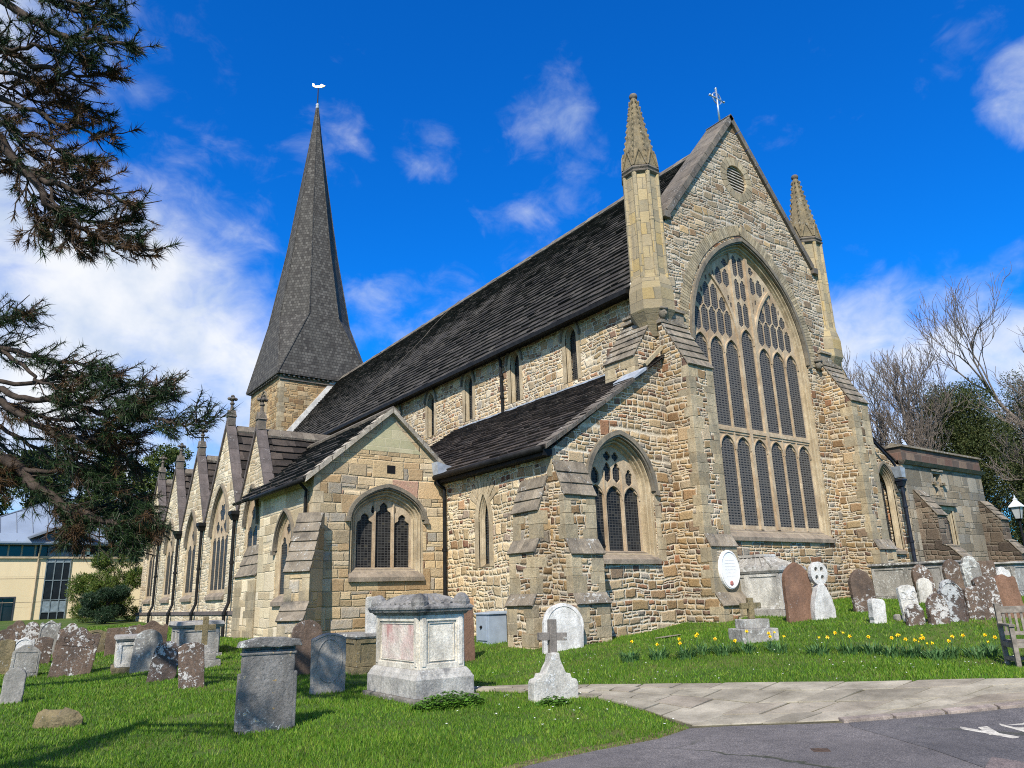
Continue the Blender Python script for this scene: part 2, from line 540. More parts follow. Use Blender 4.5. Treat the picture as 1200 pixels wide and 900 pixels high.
M['brown_brick'] = ashlar('parapet_stone', [(0.0, (0.13, 0.08, 0.06)), (0.3, (0.17, 0.1, 0.075)), (0.6, (0.1, 0.075, 0.06)), (0.85, (0.2, 0.14, 0.1))], (0.2, 0.15, 0.12), 0.7, 0.35)
M['ashlar'] = rubble('vestry_stone', [(0.0, (0.52, 0.4, 0.235)), (0.25, (0.46, 0.37, 0.24)), (0.45, (0.56, 0.45, 0.28)), (0.6, (0.43, 0.305, 0.17)), (0.75, (0.42, 0.375, 0.3)), (0.88, (0.56, 0.46, 0.31)), (0.96, (0.34, 0.21, 0.15))],
                     (0.55, 0.45, 0.3), 1.7, 3.7, bs=0.75, warp=0.45, soil=0.4, joint=(0.004, 0.014))
M['ashlar_pale'] = rubble('vestry_pale_stone', [(0.0, (0.6, 0.51, 0.34)), (0.3, (0.64, 0.55, 0.385)), (0.6, (0.55, 0.45, 0.29)), (0.85, (0.62, 0.54, 0.4))],
                          (0.56, 0.475, 0.33), 1.7, 3.5, bs=0.5, warp=0.4, soil=0.15, joint=(0.003, 0.012), wlo=0.9)
M['ashlar_green'] = ashlar('algae_tinted_stone', [(0.0, (0.4, 0.37, 0.22)), (0.4, (0.46, 0.41, 0.26)), (0.8, (0.36, 0.34, 0.2))], (0.47, 0.42, 0.28), 0.5, 0.28, bs=0.3, soil=0.2)
M['quoin'] = plain_stone('quoin_stone', (0.44, 0.35, 0.215), (0.34, 0.29, 0.2), 1.4, dark=(0.19, 0.16, 0.115), island=0.3)
M['dressed'] = plain_stone('dressed_stone', (0.52, 0.43, 0.29), (0.4, 0.31, 0.19), 1.6, dark=(0.22, 0.17, 0.115), dark_amt=0.5, island=0.12, bs=0.3)
M['tracery'] = plain_stone('tracery_stone', (0.56, 0.45, 0.31), (0.4, 0.29, 0.18), 1.2, dark=(0.25, 0.18, 0.12), dark_amt=0.5, bs=0.3)
M['spirelet'] = plain_stone('spirelet_stone', (0.27, 0.215, 0.125), (0.19, 0.16, 0.105), 3.0, lichen=(0.42, 0.4, 0.33), lich_amt=0.15, dark=(0.07, 0.062, 0.042), bs=0.9, dark_amt=0.7)
M['turret'] = ashlar('turret_stone', [(0.0, (0.35, 0.285, 0.18)), (0.3, (0.3, 0.25, 0.165)), (0.55, (0.39, 0.31, 0.175)), (0.75, (0.27, 0.23, 0.155)), (0.9, (0.42, 0.31, 0.14))], (0.26, 0.22, 0.15), 1.3, 0.42, bs=0.9, soil=0.75)
M['weathered'] = plain_stone('weathering_slabs', (0.3, 0.25, 0.185), (0.2, 0.17, 0.13), 2.0, lichen=(0.55, 0.53, 0.47), lich_amt=0.3, dark=(0.05, 0.045, 0.04), island=0.25, bs=0.7)
M['coping'] = plain_stone('coping_stone', (0.2, 0.17, 0.135), (0.13, 0.115, 0.1), 1.4, lichen=(0.42, 0.4, 0.36), lich_amt=0.12, dark=(0.06, 0.055, 0.05), island=0.2, bs=0.5)
M['coping_dark'] = plain_stone('aisle_coping_stone', (0.15, 0.125, 0.115), (0.105, 0.09, 0.085), 1.4, lichen=(0.32, 0.3, 0.28), lich_amt=0.08, island=0.12, bs=0.4)
M['coping_pale'] = plain_stone('pale_verge_stone', (0.45, 0.4, 0.32), (0.32, 0.28, 0.22), 2, lichen=(0.6, 0.58, 0.52), lich_amt=0.25, dark=(0.1, 0.09, 0.08), island=0.15, bs=0.5)
M['slate'] = slate('roof_stone_slates', (0.072, 0.064, 0.055), (0.036, 0.032, 0.028), (0.19, 0.175, 0.14), 0.12, 0.5)
M['slate_brown'] = slate('aisle_stone_slates', (0.066, 0.052, 0.042), (0.034, 0.028, 0.024), (0.28, 0.26, 0.22), 0.1, 0.6)
M['ridge'] = plain_stone('ridge_tiles', (0.2, 0.17, 0.13), (0.13, 0.11, 0.09), 2, lichen=(0.34, 0.32, 0.25), lich_amt=0.3, island=0.2)
M['shingle'] = shingle('spire_shingles')
M['lead'] = simple('lead_sheet', (0.3, 0.33, 0.37), 0.6, 0.0, 0.25, 5, 0.4)
M['lead_pale'] = simple('pale_lead_flashing', (0.55, 0.53, 0.49), 0.6, 0.0, 0.25, 4)
M['black_pipe'] = simple('black_painted_iron', (0.011, 0.011, 0.011), 0.6, 0.0, 0.4, 5, 0.15)
M['blue_pipe'] = simple('blue_black_painted_iron', (0.013, 0.016, 0.025), 0.5, 0.0, 0.4, 5, 0.2)
M['void'] = simple('dark_interior', (0.01, 0.01, 0.011), 0.9, 0, 0.2, 3, 0.1, 0)
M['glass'] = leaded('leaded_glass')
M['glass_big'] = leaded('grilled_leaded_glass', 0.16, 0.085, 0.34, (0.11, 0.102, 0.092))
M['steel'] = simple('galvanised_cross', (0.5, 0.55, 0.6), 0.35, 0.8, 0.15, 5, 0.5)
M['gold'] = simple('gilded_metal', (0.7, 0.55, 0.27), 0.35, 0.3, 0.15, 5, 0.5)
M['wood_dark'] = simple('grey_louvre', (0.4, 0.345, 0.28), 0.8, 0, 0.4, 6)
# ------------------------------------------------------------------ geometry helpers
V = lambda *a: np.array(a, float)


class Frame:
    """a plane in the place: o + u*a + v*b + n*c, n pointing out of the wall"""
    def __init__(s, o, u, v, n):
        s.o, s.u, s.v, s.n = [np.array(q, float) for q in (o, u, v, n)]
        s.flip = np.dot(np.cross(s.u, s.v), s.n) < 0

    def p(s, a, b, c=0.0):
        return s.o + s.u * a + s.v * b + s.n * c


def EAST(y):
    return Frame((0, y, 0), (1, 0, 0), (0, 0, 1), (0, -1, 0))


def SOUTH(x):
    return Frame((x, 0, 0), (0, 1, 0), (0, 0, 1), (-1, 0, 0))


def NORTH(x):
    return Frame((x, 0, 0), (0, 1, 0), (0, 0, 1), (1, 0, 0))


class MB:
    def __init__(s):
        s.v, s.f = [], []

    def face(s, pts, flip=False):
        n = len(s.v)
        s.v += [tuple(map(float, p)) for p in pts]
        idx = list(range(n, n + len(pts)))
        s.f.append(idx[::-1] if flip else idx)

    def box(s, x0, y0, z0, x1, y1, z1):
        s.hexa([(x0, y0, z0), (x1, y0, z0), (x1, y1, z0), (x0, y1, z0), (x0, y0, z1), (x1, y0, z1), (x1, y1, z1), (x0, y1, z1)])

    def hexa(s, P, skip=()):
        n = len(s.v)
        s.v += [tuple(map(float, p)) for p in P]
        for k, q in enumerate(((3, 2, 1, 0), (4, 5, 6, 7), (0, 1, 5, 4), (1, 2, 6, 5), (2, 3, 7, 6), (3, 0, 4, 7))):
            if k not in skip:
                s.f.append([n + i for i in q])

    def fbox(s, fr, a0, b0, c0, a1, b1, c1):
        P = [fr.p(a0, b0, c0), fr.p(a1, b0, c0), fr.p(a1, b1, c0), fr.p(a0, b1, c0), fr.p(a0, b0, c1), fr.p(a1, b0, c1), fr.p(a1, b1, c1), fr.p(a0, b1, c1)]
        k = len(s.f)
        s.hexa(P)
        if fr.flip:
            for i in range(k, len(s.f)):
                s.f[i] = s.f[i][::-1]

    def plate(s, fr, outer, holes=(), c0=0.0, c1=-0.5, back=True, sides=True, hole_sides=True):
        loops = [list(outer)] + [list(h) for h in holes]
        if len(holes) > 3:
            # even-odd trapezoids between successive vertex heights: safe with any number of openings
            E_ = [(lp[i - 1], lp[i]) for lp in loops for i in range(len(lp))]
            zs = sorted({round(p[1], 5) for lp in loops for p in lp})
            for z0, z1 in zip(zs[:-1], zs[1:]):
                if z1 - z0 < 1e-4:
                    continue
                zm, X = (z0 + z1) / 2, []
                for (x0, y0), (x1, y1) in E_:
                    if (y0 > zm) != (y1 > zm):
                        f = lambda z: x0 + (x1 - x0) * (z - y0) / (y1 - y0)
                        X.append((f(zm), f(z0), f(z1)))
                X.sort()
                for l, r in zip(X[::2], X[1::2]):
                    for c, fl in ((c0, False), (c1, True)) if back else ((c0, False),):
                        s.face([fr.p(l[1], z0, c), fr.p(r[1], z0, c), fr.p(r[2], z1, c), fr.p(l[2], z1, c)], flip=fl != fr.flip)
        else:
            s._tess(fr, loops, c0, c1, back)
        for li, lp in enumerate(loops):
            if li == 0 and not sides or li > 0 and not hole_sides:
                continue
            A = sum(lp[i][0] * lp[(i + 1) % len(lp)][1] - lp[(i + 1) % len(lp)][0] * lp[i][1] for i in range(len(lp)))
            pos = (A > 0) == (li == 0)
            for i in range(len(lp)):
                p, q = lp[i], lp[(i + 1) % len(lp)]
                s.face([fr.p(*p, c0), fr.p(*p, c1), fr.p(*q, c1), fr.p(*q, c0)], flip=(not pos) != fr.flip)

    def _tess(s, fr, loops, c0, c1, back):
        tri = tessellate_polygon([[Vector((a, b, 0)) for a, b in lp] for lp in loops])
        flat = [q for lp in loops for q in lp]
        n = len(s.v)
        for c in ((c0, c1) if back else (c0,)):
            s.v += [tuple(fr.p(a, b, c)) for a, b in flat]
        m = len(flat)
        for t in tri:
            (x0, y0), (x1, y1), (x2, y2) = [flat[i] for i in t]
            ccw = (x1 - x0) * (y2 - y0) - (x2 - x0) * (y1 - y0) > 0
            t = list(t) if ccw != fr.flip else list(t)[::-1]
            s.f.append([n + i for i in t])
            if back:
                s.f.append([n + m + i for i in t[::-1]])

    def loft(s, fr, loops, closed=True, flip=False):
        """loops: list of (list of (a,b), c) of equal length"""
        for (A, ca), (B, cb) in zip(loops[:-1], loops[1:]):
            n = len(A)
            for i in range(n if closed else n - 1):
                j = (i + 1) % n
                s.face([fr.p(*A[i], ca), fr.p(*A[j], ca), fr.p(*B[j], cb), fr.p(*B[i], cb)], flip=flip != fr.flip)

    def bar(s, fr, path, w, c0, c1, closed=False, w1=None):
        """flat ribbon of width w along a 2-D path in the frame, from depth c1 to c0"""
        P = [np.array(p, float) for p in path]
        n = len(P)
        L, Rr = [], []
        for i in range(n):
            a = P[i - 1] if (i > 0 or closed) else P[i]
            b = P[(i + 1) % n] if (i < n - 1 or closed) else P[i]
            d = b - a
            d = d / (np.hypot(*d) + 1e-9)
            nn = np.array((-d[1], d[0]))
            L.append(P[i] + nn * w / 2)
            Rr.append(P[i] - nn * w / 2)
        for i in range(n if closed else n - 1):
            j = (i + 1) % n
            k = len(s.f)
            s.hexa([fr.p(*Rr[i], c1), fr.p(*Rr[j], c1), fr.p(*L[j], c1), fr.p(*L[i], c1), fr.p(*Rr[i], c0), fr.p(*Rr[j], c0), fr.p(*L[j], c0), fr.p(*L[i], c0)])
            if fr.flip:
                for q in range(k, len(s.f)):
                    s.f[q] = s.f[q][::-1]

    def tube(s, pts, rad, seg=8, cap=True):
        P = [np.array(p, float) for p in pts]
        rad = [rad] * len(P) if np.isscalar(rad) else rad
        n0 = len(s.v)
        up = V(0, 0, 1)
        side0 = None
        for i, p in enumerate(P):
            d = P[min(i + 1, len(P) - 1)] - P[max(i - 1, 0)]
            d = d / (np.linalg.norm(d) + 1e-9)
            if side0 is None:
                r = V(1, 0, 0) if abs(d[2]) > 0.9 else up
                a = np.cross(d, r)
            else:
                a = side0 - d * np.dot(side0, d)
            a = a / (np.linalg.norm(a) + 1e-9)
            side0 = a
            b = np.cross(d, a)
            for k in range(seg):
                t = 2 * math.pi * k / seg
                s.v.append(tuple(p + rad[i] * (math.cos(t) * a + math.sin(t) * b)))
        for i in range(len(P) - 1):
            for k in range(seg):
                k2 = (k + 1) % seg
                s.f.append([n0 + i * seg + k, n0 + i * seg + k2, n0 + (i + 1) * seg + k2, n0 + (i + 1) * seg + k])
        if cap:
            s.f.append([n0 + k for k in range(seg)][::-1])
            s.f.append([n0 + (len(P) - 1) * seg + k for k in range(seg)])

    def lathe(s, c, prof, seg=8, ph=0.0, sx=1.0, sy=1.0):
        """prof: list of (radius, z) from the bottom up"""
        n0 = len(s.v)
        for r, z in prof:
            for k in range(seg):
                t = 2 * math.pi * (k + ph) / seg
                s.v.append((c[0] + r * sx * math.cos(t), c[1] + r * sy * math.sin(t), c[2] + z))
        for i in range(len(prof) - 1):
            for k in range(seg):
                k2 = (k + 1) % seg
                s.f.append([n0 + i * seg + k, n0 + i * seg + k2, n0 + (i + 1) * seg + k2, n0 + (i + 1) * seg + k])
        s.f.append([n0 + k for k in range(seg)][::-1])
        s.f.append([n0 + (len(prof) - 1) * seg + k for k in range(seg)])

    def build(s, name, mat, parent=None, org=None, smooth=False, bevel=0.0):
        v = np.array(s.v, float)
        if org is not None and len(v):
            v = v - np.array(org, float)
        me = bpy.data.meshes.new(name)
        me.from_pydata([tuple(p) for p in v], [], s.f)
        uvl = me.uv_layers.new(name='UVMap')
        src = np.array(s.v, float)
        uv = np.zeros((len(me.loops), 2))
        li = 0
        for f in s.f:
            pts = src[f]
            nrm = np.zeros(3)
            for i in range(len(f)):
                p, q = pts[i], pts[(i + 1) % len(f)]
                nrm += np.cross(p, q)
            L = np.linalg.norm(nrm)
            nrm = nrm / L if L > 1e-12 else V(0, 0, 1)
            if abs(nrm[2]) > 0.985:
                t, b = V(1, 0, 0), V(0, 1, 0)
            else:
                t = np.cross(V(0, 0, 1), nrm)
                t /= np.linalg.norm(t)
                b = np.cross(nrm, t)
            k = len(f)
            off = (abs(nrm[0]) * 3.7)
            uv[li:li + k, 0] = pts @ t + off
            uv[li:li + k, 1] = pts @ b
            li += k
        uvl.data.foreach_set('uv', uv.ravel())
        if bevel:
            bm = bmesh.new()
            bm.from_mesh(me)
            bmesh.ops.remove_doubles(bm, verts=bm.verts, dist=1e-5)
            ed = [e for e in bm.edges if len(e.link_faces) == 2 and e.calc_face_angle(0) > 0.5]
            bmesh.ops.bevel(bm, geom=ed, offset=bevel, segments=2, affect='EDGES', profile=0.6)
            bm.to_mesh(me)
            bm.free()
        if smooth:
            me.polygons.foreach_set('use_smooth', [True] * len(me.polygons))
        if mat is not None:
            me.materials.append(mat)
        ob = bpy.data.objects.new(name, me)
        COL.objects.link(ob)
        if parent is not None:
            ob.parent = parent
        return ob


def raw_mesh(name, verts, faces_flat, k, mat, parent=None):
    """fast mesh of n faces with k corners each"""
    me = bpy.data.meshes.new(name)
    nv, nf = len(verts), len(faces_flat) // k
    me.vertices.add(nv)
    me.vertices.foreach_set('co', np.asarray(verts, np.float32).ravel())
    me.loops.add(nf * k)
    me.loops.foreach_set('vertex_index', np.asarray(faces_flat, np.int32))
    me.polygons.add(nf)
    me.polygons.foreach_set('loop_start', np.arange(0, nf * k, k, dtype=np.int32))
    me.update(calc_edges=True)
    me.validate()
    me.materials.append(mat)
    ob = bpy.data.objects.new(name, me)
    COL.objects.link(ob)
    if parent is not None:
        ob.parent = parent
    return ob


def tag(o, label, cat, group=None):
    o['label'] = label
    o['category'] = cat
    if group:
        o['group'] = group
    return o


def thing(name, loc, label, cat, rz=0.0, group=None):
    o = bpy.data.objects.new(name, None)
    o.empty_display_size = 0.3
    COL.objects.link(o)
    o.location = loc
    o.rotation_euler = (0, 0, rz)
    return tag(o, label, cat, group)


def struct(o):
    o['kind'] = 'structure'
    return o


# ------------------------------------------------------------------ the ground's shape
GP = np.array([(4.96, 6.34, 0.0), (7.67, 6.34, 0.0), (8.83, 5.39, 0.02), (10.92, 4.36, 0.08), (7.84, 3.22, 0.03), (8.97, 10.21, 0.1), (10.39, 6.93, 0.22), (11.64, 4.58, 0.33), (0.73, 10.74, -0.02), (2.87, 8.62, 0.0), (3.51, 10.6, 0.02), (6.06, 10.85, 0.06), (7.78, 9.66, 0.06), (4.01, 19.29, 0.1), (1.29, 17.21, 0.06), (2.26, 23.73, 0.08), (12.45, 15.03, 0.42), (13.07, 10.13, 0.62), (17.07, 11.44, 0.8), (17.07, 8.13, 0.8), (15.44, 6.25, 0.26), (19.62, 7.63, 0.82), (12.11, 8.88, 0.34), (14.07, 7.56, 0.33), (10.74, 10.74, 0.28), (10.1, 15.3, 0.2), (12.3, 15.0, 0.44), (14.6, 14.9, 0.5), (19.0, 15.0, 1.0), (22.0, 15.0, 1.1), (25.7, 15.0, 1.2), (29.5, 15.0, 1.42), (38.0, 15.5, 1.3), (45.0, 18.0, 1.3), (60.0, 20.0, 1.4), (8.0, 20.5, 0.55), (8.0, 25.0, 0.6), (8.4, 29.0, 0.55), (8.4, 37.0, 0.8), (8.4, 45.8, 1.0), (-5.0, 18.0, 0.1), (-4.0, 28.0, 0.35), (-5.0, 38.0, 0.65), (0.0, 45.0, 0.9), (5.0, 58.0, 1.1), (-15.0, 58.0, 1.1), (-25.0, 40.0, 0.7), (-40.0, 70.0, 1.2), (-20.0, 15.0, 0.0), (0.0, -5.0, -0.05), (15.0, -8.0, 0.0), (30.0, 0.0, 0.3), (40.0, 5.0, 0.7), (60.0, -10.0, 0.6), (40.0, 60.0, 1.4), (80.0, 80.0, 1.6), (0.0, 100.0, 1.5), (-80.0, 20.0, 0.3), (-60.0, -60.0, 0.0), (60.0, -60.0, 0.2), (0.0, -80.0, 0.0), (120.0, 30.0, 1.5)])


def _fit():
    x, z, n = GP[:, :2], GP[:, 2], len(GP)
    r = np.hypot(*(x[:, None] - x[None]).transpose(2, 0, 1))
    A = np.zeros((n + 3, n + 3))
    A[:n, :n] = -np.sqrt(r * r + 4.0) + 0.12 * np.eye(n)
    A[:n, n] = 1
    A[:n, n + 1:] = x
    A[n, :n] = 1
    A[n + 1:, :n] = x.T
    return np.linalg.solve(A, np.r_[z, 0, 0, 0])


GS = _fit()


def gz(x, y):
    x, y = np.asarray(x, float), np.asarray(y, float)
    sh = np.broadcast(x, y).shape
    X, Y = np.broadcast_to(x, sh).ravel(), np.broadcast_to(y, sh).ravel()
    out = np.zeros(X.size)
    n = len(GP)
    for i in range(0, X.size, 20000):
        a, b = X[i:i + 20000], Y[i:i + 20000]
        r = np.sqrt((a[:, None] - GP[:, 0]) ** 2 + (b[:, None] - GP[:, 1]) ** 2 + 4.0)
        out[i:i + 20000] = -(r @ GS[:n]) + GS[n] + GS[n + 1] * a + GS[n + 2] * b
    far = np.clip((np.hypot(X - 15, Y - 20) - 70) / 120, 0, 1)
    out = out * (1 - far) + 1.0 * far
    return out.reshape(sh) if sh else float(out[0])


# ------------------------------------------------------------------ gothic openings
def arch(cx, hw, zb, zsp, zap, off=0.0, n=14, kind='pointed'):
    """closed opening outline (counter-clockwise from the bottom left); off > 0 shrinks it"""
    w = hw - off
    z0 = zb + off * 0.9
    top = zap - off * 1.2
    L = []
    for i in range(n + 1):
        t = i / n
        if kind == 'pointed':
            h = max(top - zsp, 0.02)
            Rr = (w * w + h * h) / (2 * w)
            if h >= w:
                a = math.atan2(h, Rr - w) * t
                L.append(((Rr - w) - Rr * math.cos(a), zsp + Rr * math.sin(a)))
                continue
        x = -w * math.cos(t * math.pi / 2)
        e = math.sin(t * math.pi / 2)
        lin = 1 + x / w
        L.append((x, zsp + (top - zsp) * (0.8 * e + 0.2 * lin)))
    left = [(cx + x, z) for x, z in L]
    # bottom-left, bottom-right, then up the right side to the apex and down the left
    return [(cx - w, z0), (cx + w, z0)] + [(2 * cx - p[0], p[1]) for p in left] + left[:-1][::-1]


def arch_height(cx, hw, zsp, zap, x, kind='pointed'):
    pts = arch(cx, hw, zsp - 1, zsp, zap, 0, 24, kind)[2:27]
    xs = [abs(p[0] - cx) for p in pts][::-1]
    zs = [p[1] for p in pts][::-1]
    return float(np.interp(abs(x - cx), xs, zs))


def light_shape(cx, hw, z0, zsp, zap, cusp=0.0, n=9, foot=False):
    """a light with a (cusped) pointed head; with foot, the bottom is pointed too"""
    h = max(zap - zsp, hw * 1.01)
    Rr = (hw * hw + h * h) / (2 * hw)
    amax = math.atan2(h, Rr - hw)
    pts = []
    for i in range(n + 1):
        t = i / n
        a = amax * t
        r = Rr
        x, z = (Rr - hw) - r * math.cos(a), zsp + r * math.sin(a)
        k = max(0.0, 1 - abs(t - 0.5) / 0.2) * cusp * hw
        x += k * math.cos(a) * 1.0
        z -= k * math.sin(a) * 0.9
        pts.append((x, z))
    right = [(cx - x, z) for x, z in pts]
    left = [(cx + x, z) for x, z in pts[:-1]][::-1]
    if foot:
        return [(cx, z0), (cx + hw, z0 + hw * 0.9)] + right + left + [(cx - hw, z0 + hw * 0.9)]
    return [(cx - hw, z0), (cx + hw, z0)] + right + left


def circle(cx, cz, r, n=14):
    return [(cx + r * math.cos(2 * math.pi * i / n), cz + r * math.sin(2 * math.pi * i / n)) for i in range(n)]


def foil(cx, cz, r, lobes=4, n=24):
    return [(cx + r * (0.72 + 0.28 * abs(math.cos(lobes / 2 * (2 * math.pi * i / n + math.pi / 4 * 0)))) * math.cos(2 * math.pi * i / n),
             cz + r * (0.72 + 0.28 * abs(math.cos(lobes / 2 * (2 * math.pi * i / n)))) * math.sin(2 * math.pi * i / n)) for i in range(n)]


def gothic_window(fr, parent, org, cx, hw, zb, zsp, zap, lights, splay=0.25, recess=0.4, surround=0.22, hood=0.1, kind='pointed', glass='glass',
                  name='window', sill=True, tthick=0.14, mats=('dressed', 'tracery'), stops=True, proud=0.015, bars=(), slabs_=()):
    A = lambda off: arch(cx, hw, zb, zsp, zap, off, 14, kind)
    mb = MB()
    if surround:
        so = [(a, max(b, zb) if i < 2 else b) for i, (a, b) in enumerate(A(-surround))]
        so[0] = (so[0][0], zb - 0.0)
        so[1] = (so[1][0], zb - 0.0)
        mb.loft(fr, [(so, -0.02), (so, proud), (A(0), proud)])
        mb.loft(fr, [(A(0), proud), (A(0), -0.03)])
    s = splay
    steps = [(0, -0.03), (s * 0.1, -0.03), (s * 0.14, -recess * 0.16 - 0.03), (s * 0.2, -recess * 0.22 - 0.03), (s * 0.26, -recess * 0.1 - 0.02), (s * 0.36, -recess * 0.14 - 0.02), (s * 0.4, -recess * 0.45 - 0.02),
             (s * 0.5, -recess * 0.52 - 0.02), (s * 0.57, -recess * 0.36 - 0.02), (s * 0.67, -recess * 0.42 - 0.02), (s * 0.72, -recess * 0.74 - 0.01), (s * 0.82, -recess * 0.8 - 0.01), (s * 0.9, -recess * 0.72), (s, -recess - 0.005)]
    mb.loft(fr, [(A(o), c) for o, c in steps])
    w = mb.build(name, M[mats[0]], parent, org)
    if lights:
        t = MB()
        t.plate(fr, A(s), lights, -recess + 0.0, -recess - tthick, back=False, sides=False)
        for (path, bw_, bd_) in bars:
            t.bar(fr, path, bw_, -recess + bd_, -recess - 0.002)
        for (a0, b0, a1, b1, bd_) in slabs_:
            t.fbox(fr, a0, b0, -recess - 0.002, a1, b1, -recess + bd_)
        t.build('tracery', M[mats[1]], w, org)
    g = MB()
    g.plate(fr, A(s * 0.98), (), -recess - tthick, -recess - tthick - 0.03, back=False, sides=False)
    g.build('glass', M[glass], w, org)
    if hood:
        h = MB()
        P = A(-surround - hood * 0.35)[2:-1] + [A(-surround - hood * 0.35)[-1]]
        h.bar(fr, P, hood, 0.1, -0.02)
        h.bar(fr, A(-surround + hood * 0.2)[2:], hood * 0.6, 0.055, -0.02)
        if stops:
            for q in (P[0], P[-1]):
                sg = 1 if q[0] > cx else -1
                h.fbox(fr, q[0] - 0.07 + sg * 0.04, q[1] - 0.12, -0.02, q[0] + 0.09 + sg * 0.04 - 0.02, q[1] + 0.02, 0.12)
        h.build('hood_mould', M['hood'], w, org)
    if sill:
        sl = MB()
        x0, x1 = cx - hw - surround * 0.6, cx + hw + surround * 0.6
        k = len(sl.f)
        zi = zb + s * 0.9 + 0.02
        P = [fr.p(x0, zb - 0.14, -recess), fr.p(x1, zb - 0.14, -recess), fr.p(x1, zb - 0.14, 0.09), fr.p(x0, zb - 0.14, 0.09),
             fr.p(x0, zi, -recess), fr.p(x1, zi, -recess), fr.p(x1, zb - 0.02, 0.09), fr.p(x0, zb - 0.02, 0.09)]
        # only the part inside the opening slopes back; the ears stay proud of the wall
        x0i, x1i = cx - hw + 0.01, cx + hw - 0.01
        P[0], P[1], P[4], P[5] = fr.p(x0i, zb - 0.14, -recess), fr.p(x1i, zb - 0.14, -recess), fr.p(x0i, zi, -recess), fr.p(x1i, zi, -recess)
        sl.hexa(P)
        if not fr.flip:
            pass
        sl.build('sill', M['sill'], w, org)
    return w


def slate_roof(mb, e0, e1, r0, r1, rows, length=0.5, thick=0.05, jit=0.02, shrink=0.55, start=0.0):
    """overlapping stone slates in diminishing courses between an eave (e0-e1) and a top edge (r0-r1)"""
    e0, e1, r0, r1 = [np.array(q, float) for q in (e0, e1, r0, r1)]
    n = np.cross(e1 - e0, r0 - e0)
    n = n / np.linalg.norm(n)
    if n[2] < 0:
        n = -n
    h = [1 - (1 - shrink) * i / max(rows - 1, 1) for i in range(rows)]
    tot = sum(h)
    v = 0.0
    P = lambda a, b: (e0 * (1 - a) + e1 * a) * (1 - b) + (r0 * (1 - a) + r1 * a) * b
    mb.face([P(0, 0) - n * 0.03, P(1, 0) - n * 0.03, P(1, 1) - n * 0.03, P(0, 1) - n * 0.03])
    W = np.linalg.norm(e1 - e0)
    for i in range(rows):
        v0, v1 = v / tot, (v + h[i]) / tot
        v += h[i]
        a = -random.random() * length / W
        while a < 1:
            b = a + length * random.uniform(0.55, 1.35) * (0.6 + 0.4 * h[i]) / W
            a0, a1 = max(a, 0), min(b - 0.006 / W, 1)
            if a1 > a0:
                j = random.uniform(0.2, 1) * jit
                k = thick * random.uniform(0.75, 1.25)
                vo = random.uniform(-0.12, 0.05) * (v1 - v0)
                vt = v1 + 0.25 * (v1 - v0)
                vt = min(vt, 1)
                q = [P(a0, v0 + vo), P(a1, v0 + vo), P(a1, vt), P(a0, vt)]
                t = [q[0] + n * (k + j), q[1] + n * (k + j * random.uniform(0.6, 1.4)), q[2] + n * 0.006, q[3] + n * 0.006]
                mb.hexa([*q, *t], skip=(0, 4))
            a = b


